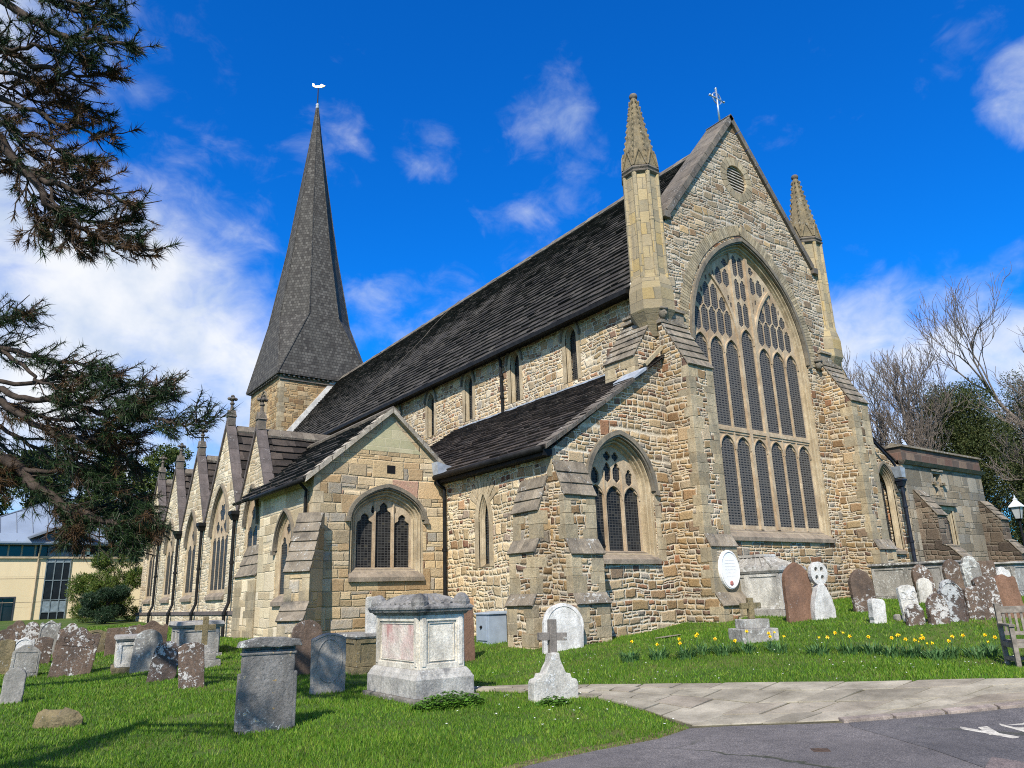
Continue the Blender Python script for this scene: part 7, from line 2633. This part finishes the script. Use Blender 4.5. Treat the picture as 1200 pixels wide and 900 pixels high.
# ------------------------------------------------------------------ trees and shrubs
BARK = simple('pine_bark', (0.05, 0.038, 0.03), 0.9, 0, 0.45, 14, 0.15, 0.8)
NEED_G = foliage_mat('pine_needles_green', (0.012, 0.028, 0.01), (0.032, 0.06, 0.018), None, 0.5)
NEED_B = foliage_mat('pine_needles_brown', (0.042, 0.024, 0.012), (0.105, 0.058, 0.024), None, 0.6)
BOUGHS = [([(-3.70, 13.75, 9.45), (-1.94, 11.28, 9.90), (-0.74, 9.72, 8.95), (0.06, 9.05, 8.23), (0.48, 8.65, 7.99), (0.86, 8.25, 7.84)], 0.078, 0.016, 'g', 1.30),
          ([(-1.94, 11.28, 9.90), (-0.92, 9.95, 9.63), (-0.16, 9.28, 8.98), (0.29, 8.91, 8.61), (0.64, 8.53, 8.47)], 0.052, 0.013, 'g', 1.30),
          ([(-1.92, 10.93, 9.89), (-0.53, 9.77, 9.30), (0.01, 9.36, 8.87), (0.39, 9.02, 8.58), (0.68, 8.71, 8.35)], 0.039, 0.013, 'g', 1.30),
          ([(-3.70, 13.75, 9.45), (-1.53, 10.95, 9.03), (-0.68, 10.15, 8.54), (0.05, 9.47, 8.00), (0.41, 9.11, 7.79), (0.72, 8.75, 7.69)], 0.058, 0.010, 'b', 1.30),
          ([(-1.53, 10.95, 9.03), (-0.64, 9.91, 8.20), (-0.14, 9.39, 8.14), (0.23, 9.01, 7.98), (0.57, 8.67, 7.76)], 0.039, 0.010, 'g', 1.30),
          ([(-1.53, 10.95, 9.03), (-0.73, 10.43, 8.36), (0.00, 9.84, 8.01), (0.38, 9.49, 7.73), (0.73, 9.19, 7.37)], 0.039, 0.010, 'b', 1.30),
          ([(-3.70, 13.75, 9.45), (-1.66, 11.36, 8.61), (-0.69, 10.50, 8.07), (0.06, 9.80, 7.54), (0.47, 9.42, 7.26), (0.87, 9.02, 7.07)], 0.058, 0.009, 'b', 1.30),
          ([(-1.66, 11.36, 8.61), (-0.65, 10.42, 7.73), (0.10, 9.73, 7.16), (0.47, 9.39, 6.87), (0.76, 9.09, 6.65)], 0.039, 0.009, 'b', 1.30),
          ([(-3.70, 13.75, 9.45), (-1.62, 11.24, 8.41), (-0.65, 10.41, 7.78), (-0.03, 9.93, 6.87), (0.38, 9.58, 6.54), (0.80, 9.16, 6.37), (1.20, 8.78, 6.12)], 0.078, 0.013, 'b', 1.30),
          ([(-0.65, 10.41, 7.78), (0.07, 9.75, 6.69), (0.36, 9.54, 6.22), (0.71, 9.23, 5.87), (0.99, 8.94, 5.63), (1.23, 8.63, 5.52)], 0.052, 0.013, 'b', 1.30),
          ([(-0.03, 9.93, 6.87), (0.34, 9.94, 6.54), (0.69, 9.63, 6.21), (1.00, 9.28, 6.06), (1.18, 8.99, 6.05)], 0.033, 0.010, 'g', 1.30),
          ([(-0.03, 9.93, 6.87), (0.15, 9.92, 6.52), (0.26, 9.95, 6.20), (0.30, 9.96, 6.10)], 0.016, 0.008, 'b', 1.30),
          ([(0.32, 9.62, 6.54), (0.47, 9.52, 6.02), (0.64, 9.47, 5.82), (0.84, 9.19, 5.73)], 0.019, 0.008, 'b', 1.30),
          ([(-0.69, 10.50, 8.07), (-0.18, 10.59, 7.70), (0.22, 10.31, 7.18), (0.53, 10.00, 6.93), (0.75, 9.71, 6.82)], 0.033, 0.009, 'b', 1.30),
          ([(-1.66, 11.36, 8.61), (-0.80, 10.91, 7.64), (-0.31, 10.52, 7.23), (-0.10, 10.30, 6.94)], 0.026, 0.008, 'b', 1.30),
          ([(-0.93, 11.01, 8.56), (-0.36, 10.67, 8.32), (0.12, 10.26, 8.00), (0.50, 9.88, 7.82)], 0.026, 0.008, 'b', 1.30),
          ([(-1.01, 10.87, 9.10), (-0.42, 10.56, 8.76), (-0.10, 10.44, 8.42), (0.25, 10.13, 8.10)], 0.026, 0.008, 'b', 1.30),
          ([(-2.07, 7.84, 3.72), (-0.86, 6.66, 3.26), (-0.14, 6.06, 2.80), (0.25, 5.73, 2.49), (0.48, 5.49, 2.26), (0.68, 5.30, 2.15), (0.84, 5.13, 2.10), (0.98, 4.97, 2.05)], 0.058, 0.007, 'g', 0.58),
          ([(-2.07, 7.84, 3.72), (-0.88, 6.54, 3.41), (-0.19, 5.91, 3.11), (0.10, 5.62, 2.90), (0.38, 5.34, 2.68), (0.62, 5.12, 2.61), (0.82, 4.89, 2.62)], 0.041, 0.006, 'b', 0.58),
          ([(-0.19, 5.91, 3.11), (0.14, 5.51, 2.93), (0.39, 5.20, 2.84), (0.62, 4.98, 2.76), (0.84, 4.70, 2.68), (0.96, 4.55, 2.63), (1.07, 4.39, 2.65)], 0.023, 0.005, 'g', 0.58),
          ([(-0.88, 6.54, 3.41), (-0.30, 5.86, 3.25), (0.06, 5.54, 3.23), (0.32, 5.24, 3.11), (0.52, 5.04, 3.04), (0.63, 4.90, 2.97)], 0.026, 0.005, 'g', 0.58),
          ([(-0.30, 5.86, 3.25), (-0.10, 5.60, 3.38), (0.07, 5.39, 3.39), (0.19, 5.23, 3.37)], 0.012, 0.003, 'g', 0.58),
          ([(-0.19, 5.91, 3.11), (0.22, 5.43, 2.99), (0.45, 5.17, 3.01), (0.69, 4.95, 2.94), (0.91, 4.73, 2.87)], 0.017, 0.004, 'b', 0.58),
          ([(0.10, 5.62, 2.90), (0.38, 5.52, 2.80), (0.59, 5.32, 2.73), (0.76, 5.18, 2.55), (0.84, 5.08, 2.45)], 0.014, 0.004, 'b', 0.58),
          ([(0.25, 5.73, 2.49), (0.46, 5.51, 2.45), (0.67, 5.32, 2.35), (0.88, 5.13, 2.23), (0.96, 5.03, 2.14)], 0.017, 0.005, 'g', 0.58),
          ([(0.48, 5.49, 2.26), (0.67, 5.52, 2.21), (0.84, 5.40, 2.19), (0.96, 5.27, 2.10)], 0.014, 0.004, 'g', 0.58),
          ([(0.48, 5.49, 2.26), (0.55, 5.40, 2.17), (0.58, 5.33, 2.08), (0.57, 5.35, 2.03)], 0.007, 0.003, 'b', 0.58),
          ([(0.70, 5.31, 2.11), (0.77, 5.20, 2.05), (0.82, 5.18, 2.02), (0.88, 5.06, 2.00)], 0.007, 0.003, 'g', 0.58),
          ([(-0.14, 6.06, 2.80), (0.13, 5.79, 2.77), (0.37, 5.61, 2.59), (0.54, 5.44, 2.50), (0.74, 5.23, 2.44)], 0.017, 0.004, 'g', 0.58),
          ([(-0.86, 6.66, 3.26), (-0.17, 6.16, 2.99), (0.15, 5.96, 2.69), (0.36, 5.81, 2.46), (0.45, 5.71, 2.34)], 0.020, 0.005, 'g', 0.58),
          ([(-0.14, 6.06, 2.80), (0.07, 5.91, 2.56), (0.17, 5.80, 2.44), (0.21, 5.77, 2.46)], 0.012, 0.003, 'b', 0.58),
          ([(0.38, 5.34, 2.68), (0.51, 5.29, 2.55), (0.61, 5.26, 2.42), (0.78, 5.11, 2.30)], 0.012, 0.003, 'g', 0.58),
          ([(0.06, 5.54, 3.23), (0.20, 5.34, 3.06), (0.33, 5.21, 2.94), (0.49, 5.04, 2.86), (0.68, 4.85, 2.80), (0.76, 4.74, 2.74)], 0.014, 0.003, 'g', 0.58),
          ([(0.25, 5.73, 2.49), (0.45, 5.70, 2.36), (0.59, 5.64, 2.22), (0.64, 5.63, 2.16)], 0.012, 0.003, 'g', 0.58),
          ([(0.62, 5.12, 2.61), (0.71, 4.95, 2.67), (0.80, 4.76, 2.80), (0.88, 4.62, 2.82)], 0.009, 0.003, 'g', 0.58)]


def curve_pts(P, n):
    """Catmull-Rom resample"""
    P = [np.array(p, float) for p in P]
    P = [2 * P[0] - P[1]] + P + [2 * P[-1] - P[-2]]
    out = []
    for i in range(1, len(P) - 2):
        for k in range(n):
            t = k / n
            a, b, c, d = P[i - 1:i + 3]
            out.append(0.5 * (2 * b + (c - a) * t + (2 * a - 5 * b + 4 * c - d) * t * t + (3 * b - 3 * c + d - a) * t ** 3))
    out.append(P[-2])
    return out


TUFT = {'g': [], 'b': []}


def tuft(p, d, kind, ln=0.1, n=26):
    n = int(n * 1.5)
    """a bottlebrush of needles round the end of a twig"""
    d = d / (np.linalg.norm(d) + 1e-9)
    a = np.cross(d, V(0.3, 0.2, 1))
    a /= np.linalg.norm(a)
    b = np.cross(d, a)
    t = RNG.uniform(0, 2 * math.pi, n)
    sp = RNG.uniform(0.2, 1.35, n)
    L = ln * RNG.uniform(0.7, 1.15, n)
    base = p[None] - d[None] * RNG.uniform(0, 0.13, n)[:, None]
    dirs = d[None] * np.cos(sp)[:, None] + (a[None] * np.cos(t)[:, None] + b[None] * np.sin(t)[:, None]) * np.sin(sp)[:, None]
    side = np.cross(dirs, RNG.normal(size=(n, 3)))
    side /= np.linalg.norm(side, axis=1)[:, None] + 1e-9
    w = 0.037 * ln
    TUFT[kind].append(np.stack([base - side * w, base + side * w, base + dirs * L[:, None] + V(0, 0, -0.01)], 1))


def build_pine(base, label, trunk, boughs, crown):
    TUFT['g'], TUFT['b'] = [], []
    pine = thing('pine_tree', (base[0], base[1], float(gz(*base))), label, 'tree')
    PO = tuple(pine.location)
    mb = MB()
    tr_ = curve_pts(trunk, 5)
    mb.tube(tr_, list(np.linspace(0.34, 0.08, len(tr_))), 12)
    mb.build('trunk', BARK, pine, PO, smooth=True)
    mb = MB()
    for (P, r0, r1, kind, sc) in boughs:
        C_ = curve_pts(P, 6)
        n = len(C_)
        for i in range(1, n - 1):
            C_[i] = C_[i] + RNG.normal(size=3) * 0.015 * sc
        mb.tube(C_, list(np.linspace(r0, r1, n)), 7)
        vis0 = int(n * 0.35) if np.linalg.norm(np.array(P[0]) - np.array(P[-1])) > 1.8 * sc else 1
        for i in range(vis0, n):
            d0 = C_[min(i + 1, n - 1)] - C_[i - 1]
            d0 = d0 / (np.linalg.norm(d0) + 1e-9)
            tt = i / n
            for s in range(RNG.integers(2, 5) if sc < 1 else RNG.integers(1, 4)):
                q = RNG.normal(size=3)
                q -= d0 * (q @ d0)
                q /= np.linalg.norm(q)
                L = RNG.uniform(0.14, 0.5) * (1.15 - 0.5 * tt) * sc
                m_ = C_[i] + (q * 0.55 + d0 * 0.55) * L * 0.6
                e = m_ + (q * 0.3 + d0 * 0.75 + V(0, 0, 0.25)) * L * 0.6
                mb.tube([C_[i], m_, e], [0.0075 * sc, 0.006 * sc, 0.004 * sc], 4, cap=False)
                k = kind if RNG.random() < (0.9 if kind == 'g' else 0.72) else ('b' if kind == 'g' else 'g')
                if RNG.random() < 0.92:
                    tuft(e, e - m_, k, RNG.uniform(0.075, 0.115) * sc, 24)
                for _ in range(RNG.integers(0, 3)):
                    q2 = q * RNG.uniform(-0.6, 0.9) + RNG.normal(size=3) * 0.5
                    e2 = m_ + (d0 * 0.5 + q2 * 0.6) * L * 0.55
                    mb.tube([m_, e2], [0.005 * sc, 0.0035 * sc], 4, cap=False)
                    tuft(e2, e2 - m_, k, RNG.uniform(0.07, 0.105) * sc, 22)
        tuft(C_[-1], C_[-1] - C_[-2], kind, 0.115 * sc, 30)
        tuft(C_[-2], C_[-1] - C_[-2], kind, 0.11 * sc, 26)
    ox, oy, z0, z1, cnt = crown
    for k in range(cnt):
        zc = RNG.uniform(z0, z1)
        a = RNG.uniform(2.2, 5.6)
        L = RNG.uniform(1.2, 2.4)
        o = V(ox, oy, zc)
        e = o + V(math.cos(a), math.sin(a), RNG.uniform(-0.1, 0.25)) * L
        C_ = curve_pts([o, (o + e) / 2 + V(0, 0, 0.15), e], 5)
        mb.tube(C_, list(np.linspace(0.05, 0.012, len(C_))), 5, cap=False)
        for i in range(3, len(C_)):
            for s in range(4):
                dd = (C_[i] - C_[i - 1]) * 3 + RNG.normal(size=3) * 0.3
                e2 = C_[i] + dd * 0.5
                mb.tube([C_[i], e2], [0.007, 0.004], 4, cap=False)
                tuft(e2, dd, 'g', 0.12, 20)
    mb.build('branches', BARK, pine, PO, smooth=True)
    for kind, nm, mt in (('g', 'green_needles', NEED_G), ('b', 'brown_needles', NEED_B)):
        A = np.concatenate(TUFT[kind]).reshape(-1, 3) - np.array(PO)
        raw_mesh(nm, A, np.arange(len(A)), 3, mt, pine)


build_pine((-4.9, 17.3), 'tall pine hanging brown and green sprays into the upper left sky',
           [(-4.9, 17.3, -0.3), (-4.8, 17.2, 2.8), (-4.45, 16.9, 5.9), (-4.0, 15.2, 7.8), (-3.7, 13.8, 9.4), (-3.9, 13.8, 11.5), (-4.2, 14.2, 13.8)],
           [b_ for b_ in BOUGHS if b_[4] > 1], (-3.9, 13.9, 10.0, 13.8, 5))
build_pine((-2.7, 8.3), 'nearer dark pine whose long lower bough reaches across before the cream building',
           [(-2.7, 8.3, -0.3), (-2.6, 8.25, 1.6), (-2.35, 8.1, 3.2), (-2.2, 7.9, 4.2), (-2.5, 8.0, 5.4), (-2.7, 8.2, 6.6)],
           [b_ for b_ in BOUGHS if b_[4] < 1], (-2.6, 8.1, 5.0, 6.6, 8))


def cloud_leaves(centres, radii, n, size, squash=1.0, up=0.3, aspect=0.45):
    """leaf-sized faces spread through a set of ellipsoidal clumps, denser near their shells"""
    cs, rs_ = np.array(centres, float), np.array(radii, float)
    k = RNG.choice(len(cs), n, p=rs_ ** 2 / (rs_ ** 2).sum())
    d = RNG.normal(size=(n, 3))
    d /= np.linalg.norm(d, axis=1)[:, None]
    r = rs_[k] * RNG.uniform(0.35, 1.0, n) ** 0.45 * RNG.uniform(0.8, 1.15, n)
    p = cs[k] + d * r[:, None] * V(1, 1, squash)
    e1 = d + RNG.normal(size=(n, 3)) * 0.8 + V(0, 0, up)
    e1 /= np.linalg.norm(e1, axis=1)[:, None]
    e2 = np.cross(e1, RNG.normal(size=(n, 3)))
    e2 /= np.linalg.norm(e2, axis=1)[:, None]
    s = size * RNG.uniform(0.6, 1.4, n)[:, None]
    q = np.stack([p - e1 * s, p - e2 * s * aspect, p + e1 * s, p + e2 * s * aspect], 1)
    return q.reshape(-1, 3)


def bushy_tree(name, x, y, h, r, ncl, n, size, mat, label, cat, trunk_h=0.25, tr=0.25, cone=0.0, group=None, squash=0.8, up=0.3, bark=None, zb=0.1, aspect=0.45):
    z = float(gz(x, y))
    t = thing(name, (x, y, z), label, cat, 0, group)
    cs, rr_ = [], []
    for i in range(ncl):
        a = RNG.uniform(0, 2 * math.pi)
        q = RNG.random()
        zz = h * (zb + (1 - zb) * q)
        f = (1 - cone * q) * math.sqrt(max(0.05, 1 - (2 * q - 0.9) ** 2 * (1 - cone) * 0.8))
        d = r * f * math.sqrt(RNG.random())
        cs.append((d * math.cos(a), d * math.sin(a), zz))
        rr_.append(r * RNG.uniform(0.2, 0.42) * (0.6 + 0.4 * f))
    A = cloud_leaves(cs, rr_, n, size, squash, up, aspect)
    raw_mesh('crown', A, np.arange(len(A)), 4, mat, t)
    mb = MB()
    mb.tube([(0, 0, -0.3), (0, 0, h * 0.5), (0.1, 0, h * 0.85)], [tr, tr * 0.6, tr * 0.15], 8)
    for i in range(min(ncl, 24)):
        c = cs[i]
        mb.tube([(0, 0, c[2] * 0.6), (c[0] * 0.5, c[1] * 0.5, c[2] * 0.85), c], [tr * 0.3, tr * 0.2, tr * 0.06], 5, cap=False)
    mb.build('trunk', bark or BARK, t, smooth=True)
    return t


YEW = foliage_mat('yew_foliage', (0.02, 0.032, 0.01), (0.05, 0.068, 0.02), (0.085, 0.09, 0.03), 0.6)
HEDGE = foliage_mat('olive_conifer_foliage', (0.03, 0.05, 0.01), (0.065, 0.095, 0.018), (0.1, 0.12, 0.03), 0.6)
SHRUB = foliage_mat('laurel_foliage', (0.03, 0.06, 0.01), (0.075, 0.115, 0.018), (0.13, 0.15, 0.03), 0.5)
DSHRUB = foliage_mat('blue_green_shrub_foliage', (0.012, 0.03, 0.014), (0.03, 0.058, 0.03), None, 0.5)
for i, (x, y, h, r, lab) in enumerate(((-1.5, 92, 15.5, 5.0, 'olive green conifer at the far left behind the cream building'), (6.0, 96, 17.0, 5.4, 'broad olive conifer behind the ridge of the zinc roof'),
                                       (13.0, 94, 18.0, 5.0, 'dark olive conifer behind the pine boughs'), (19.5, 96, 18.5, 5.2, 'tall olive conifer beside the western end of the church'))):
    bushy_tree('conifer', x, y, h, r, 60, 42000, 0.17, HEDGE, lab, 'tree', cone=0.5, group='conifers behind the cream building', zb=0.12)
bushy_tree('shrub', 7.3, 47.6, 3.5, 2.0, 30, 30000, 0.09, SHRUB, 'yellowish green feathery shrub at the end of the church', 'shrub', cone=0.15, tr=0.07, up=0.6, aspect=0.16)
bushy_tree('shrub', 6.7, 44.6, 1.75, 1.35, 18, 20000, 0.07, DSHRUB, 'low dark blue green shrub in front of the feathery one', 'shrub', tr=0.06, up=-0.5, aspect=0.16)
for (x, y, h, r, lab) in ((70, 22.5, 15.5, 5.0, 'dark yew standing behind the lamp post'), (62.5, 25.5, 14.5, 4.4, 'dark yew rising behind the annexe parapet'), (57, 17.8, 8.5, 3.4, 'low spreading dark yew above the trellis fence')):
    bushy_tree('yew_tree', x, y, h, r, 150, 130000, 0.075, YEW, lab, 'tree', cone=0.35, group='yews behind the annexe', zb=0.02, tr=0.4, squash=1.3)

# bare trees
TWIG = simple('pale_twig_bark', (0.17, 0.14, 0.115), 0.85, 0, 0.25, 8, 0.15, 0.3)


def bare_tree(x, y, h, label, seed, spread=0.6, tr=0.3, levels=5, lean=(0, 0), fork=0.25):
    rg = np.random.default_rng(seed)
    t = thing('bare_tree', (x, y, float(gz(x, y))), label, 'tree', 0, 'leafless trees beyond the annexe')
    TR, BR = MB(), MB()

    def grow(p, d, L, r, lev):
        n = 4 if lev < 2 else 3
        pts = [p]
        dd = d.copy()
        for k in range(n):
            dd = dd + rg.normal(size=3) * (0.1 + 0.03 * lev) + V(0, 0, 0.05 * lev)
            dd /= np.linalg.norm(dd)
            pts.append(pts[-1] + dd * L / n)
        (TR if lev == 0 else BR).tube(pts, list(np.linspace(r, r * 0.55, len(pts))), 8 if lev == 0 else (5 if lev < 3 else 3), cap=False)
        if lev >= levels:
            return
        nb = (4, 4, 5, 4, 4, 2)[lev]
        for k in range(nb):
            tt = rg.uniform(0.35, 1.0) if k else 1.0
            i = min(int(tt * n), n - 1)
            b = pts[i] + (pts[i + 1] - pts[i]) * (tt * n - i if tt < 1 else 1)
            q = rg.normal(size=3)
            q -= dd * (q @ dd)
            q /= np.linalg.norm(q)
            nd = dd * 1.0 + q * spread * rg.uniform(0.6, 1.3) + V(0, 0, 0.1)
            nd /= np.linalg.norm(nd)
            grow(b, nd, L * rg.uniform(0.55, 0.8), max(r * 0.52 * rg.uniform(0.75, 1.1), 0.02), lev + 1)

    d0 = V(lean[0], lean[1], 1)
    grow(V(0, 0, -0.3), d0 / np.linalg.norm(d0), h * 0.36, tr, 0)
    TR.build('trunk', TWIG, t, smooth=True)
    BR.build('branches', TWIG, t, smooth=True)
    return t


bare_tree(55.0, 27.0, 18.0, 'leafless tree with fine upright twigs behind the north buttress', 4, 0.62, 0.3, 5)
bare_tree(58.5, 25.5, 19.0, 'leafless tree rising behind the middle of the annexe parapet', 11, 0.6, 0.34, 5)
bare_tree(67.0, 22.3, 27.0, 'tallest leafless tree at the right edge of the view', 5, 0.55, 0.42, 5)
bare_tree(58.0, 17.5, 14.5, 'low leafless tree with pale arching branches in front of the yews', 9, 0.8, 0.2, 5, (-0.2, -0.1))
bare_tree(24.5, 88.0, 17.0, 'distant leafless tree seen between the aisle finials', 6, 0.6, 0.3, 5)

# ------------------------------------------------------------------ cream building to the west
CREAM = ashlar('cream_render', [(0.0, (0.68, 0.55, 0.34)), (0.5, (0.71, 0.58, 0.37)), (0.9, (0.66, 0.53, 0.33))], (0.4, 0.32, 0.2), 9.0, 2.0, bs=0.08, msize=0.012, wlo=0.94, whi=1.04, soil=0.12)
ZINC = simple('zinc_roof', (0.2, 0.245, 0.31), 0.6, 0.0, 0.08, 0.6, 0.4, 0)
ZDK = simple('zinc_dark_seam', (0.16, 0.185, 0.22), 0.5, 0.1, 0.1, 2, 0.3, 0)
DGL = simple('dark_window_glass', (0.012, 0.015, 0.018), 0.15, 0, 0.3, 1, 0.5, 0)
DFR = simple('dark_window_frame', (0.035, 0.04, 0.045), 0.5, 0, 0.2, 4)
MULL = simple('buff_mullion', (0.42, 0.33, 0.22), 0.7, 0, 0.15, 4)
BO = (5.8, 62.0, 0.8)
cbd = thing('cream_building', BO, 'cream rendered building with a blue grey zinc roof and dark ribbon windows', 'building')
EB = EAST(62.0)
bx0, bx1, by1 = -1.0, 13.4, 74.0


def bpart(mb, name, mat, par=None, **k):
    return mb.build(name, mat, par or cbd, BO, **k)


mb = MB()
win = [(1.9, 0.5), (3.65, 0.5), (3.65, 2.6), (1.9, 2.6)]
bay = [(5.25, -0.4), (6.75, -0.4), (6.75, 5.19), (5.25, 5.19)]
mb.plate(EB, [(bx0, -0.5), (bx1, -0.5), (bx1, 5.2), (bx0, 5.2)], [win], 0, -0.4)
mb.plate(SOUTH(bx0), [(62, -0.5), (by1, -0.5), (by1, 5.2), (62, 5.2)], (), 0, -0.4)
mb.plate(NORTH(bx1), [(62, -0.5), (by1, -0.5), (by1, 5.2), (62, 5.2)], (), 0, -0.4)
bpart(mb, 'wall', CREAM)
mb = MB()
for z in (3.85, 2.3):
    mb.fbox(EB, bx0, z, -0.01, bx1, z + 0.035, 0.006)
bpart(mb, 'joint_line', simple('render_joint', (0.3, 0.24, 0.16), 0.9))
mb = MB()
for a, b, c, d in ((1.8, 0.4, 3.75, 0.5), (1.8, 2.6, 3.75, 2.7), (1.8, 0.5, 1.9, 2.6), (3.65, 0.5, 3.75, 2.6)):
    mb.fbox(EB, a, b, -0.2, c, d, 0.03)
for xx in (2.45, 3.05):
    mb.fbox(EB, xx - 0.03, 0.5, -0.16, xx + 0.03, 2.6, -0.1)
wf_ = bpart(mb, 'window', DFR)
mb = MB()
mb.plate(EB, win, (), -0.18, -0.2, back=False)
bpart(mb, 'pane', DGL, wf_)
mb = MB()
mb.fbox(EB, bx0 - 0.2, 5.2, -0.3, bx1 + 0.2, 5.36, 0.16)
bpart(mb, 'cornice', MULL)
mb = MB()
mb.fbox(EB, bx0, 5.36, -0.5, bx1, 6.15, -0.3)
rb = bpart(mb, 'ribbon_window', DGL)
x = bx0
while x < bx1:
    if not (5.1 < x < 6.9):
        mb = MB()
        mb.fbox(EB, x, 5.36, -0.3, x + 0.1, 6.15, -0.12)
        bpart(mb, 'mullion', MULL, rb)
    x += 0.78
mb = MB()
for a, b, c, d in ((6.95, 5.36, 7.1, 6.35), (7.65, 5.36, 7.85, 6.35), (6.95, 6.3, 7.85, 6.42), (6.8, 5.36, 8.5, 5.48)):
    mb.fbox(EB, a, b, -0.25, c, d, 0.06)
bpart(mb, 'door_frame', simple('cream_frame', (0.75, 0.68, 0.5), 0.6, 0, 0.05, 3))
mb = MB()   # glazed stair bay
mb.fbox(EB, 5.25, 0.2, -0.02, 6.75, 6.7, 0.05)
gb = bpart(mb, 'glazed_bay', DGL)
mb = MB()
for xx in (5.25, 5.75, 6.25, 6.69):
    mb.fbox(EB, xx, 0.2, 0.05, xx + 0.06, 6.9, 0.1)
for z in (0.3, 1.6, 2.4, 3.7, 4.9, 5.6, 6.25):
    mb.fbox(EB, 5.25, z, 0.05, 6.75, z + 0.06, 0.095)
bpart(mb, 'bay_frame', simple('bay_frame_paint', (0.13, 0.16, 0.17), 0.5), gb)
mb = MB()
for z in (1.66, 4.96):
    mb.fbox(EB, 5.31, z, 0.05, 6.69, z + 0.68, 0.06)
bpart(mb, 'spandrel', simple('blue_grey_spandrel', (0.17, 0.21, 0.23), 0.4), gb)
mb = MB()
ex0, ex1, ey0, ey1, ez = bx0 - 0.5, bx1 + 0.5, 61.3, 74.6, 6.3
apx = V(6.1, 68, 10.15)
E4 = [V(ex0, ey0, ez), V(ex1, ey0, ez), V(ex1, ey1, ez), V(ex0, ey1, ez)]
for k in range(4):
    mb.face([E4[k], E4[(k + 1) % 4], apx])
mb.hexa([(ex0, ey0, ez - 0.2), (ex1, ey0, ez - 0.2), (ex1, ey1, ez - 0.2), (ex0, ey1, ez - 0.2), (ex0, ey0, ez - 0.01), (ex1, ey0, ez - 0.01), (ex1, ey1, ez - 0.01), (ex0, ey1, ez - 0.01)])
# the deeper lower band of the roof, a shallow step forward
mb.hexa([(ex0 + 0.1, ey0 - 0.06, ez - 0.12), (ex1 - 0.1, ey0 - 0.06, ez - 0.12), (ex1 - 0.6, ey0 + 0.9, ez + 0.4), (ex0 + 0.6, ey0 + 0.9, ez + 0.4),
         (ex0 + 0.1, ey0 - 0.06, ez - 0.02), (ex1 - 0.1, ey0 - 0.06, ez - 0.02), (ex1 - 0.6, ey0 + 0.86, ez + 0.62), (ex0 + 0.6, ey0 + 0.86, ez + 0.62)])
zr = bpart(mb, 'roof', ZINC)
mb = MB()
for side in range(4):
    a, b = E4[side], E4[(side + 1) % 4]
    n = 16
    for k in range(1, n):
        p = a + (b - a) * k / n
        m_ = (a + b) / 2
        # seams run straight up the slope until they meet the hip
        t = 1 - abs(k / n - 0.5) * 2
        q = p + (apx - m_) * t
        mb.tube([p + V(0, 0, 0.02), q + V(0, 0, 0.02)], 0.03, 4)
    mb.tube([a + V(0, 0, 0.03), apx + V(0, 0, 0.03)], 0.05, 4)
bpart(mb, 'seam', ZDK, zr)
mb = MB()   # little gable over the stair bay
for s in (-1, 1):
    mb.hexa([(6.0, 60.9, 7.35), (6.0 + s * 2.0, 60.9, 6.45), (6.0 + s * 2.0, 64.2, 6.75), (6.0, 65.2, 7.6), (6.0, 60.9, 7.5), (6.0 + s * 2.1, 60.9, 6.55), (6.0 + s * 2.1, 64.2, 6.9), (6.0, 65.2, 7.75)])
bpart(mb, 'bay_roof', ZDK, zr)
mb = MB()
mb.plate(EAST(61.6), [(4.6, 6.55), (7.4, 6.55), (6.0, 7.3)], (), 0, -0.2)
bpart(mb, 'gable_glazing', DGL, zr)
mb = MB()
mb.tube([(4.75, 61.9, 0.4), (4.75, 61.9, 5.2)], 0.05, 6)
mb.tube([(4.75, 61.9, 5.2), (4.75, 61.3, 6.1)], 0.05, 6)
bpart(mb, 'downpipe', MULL)
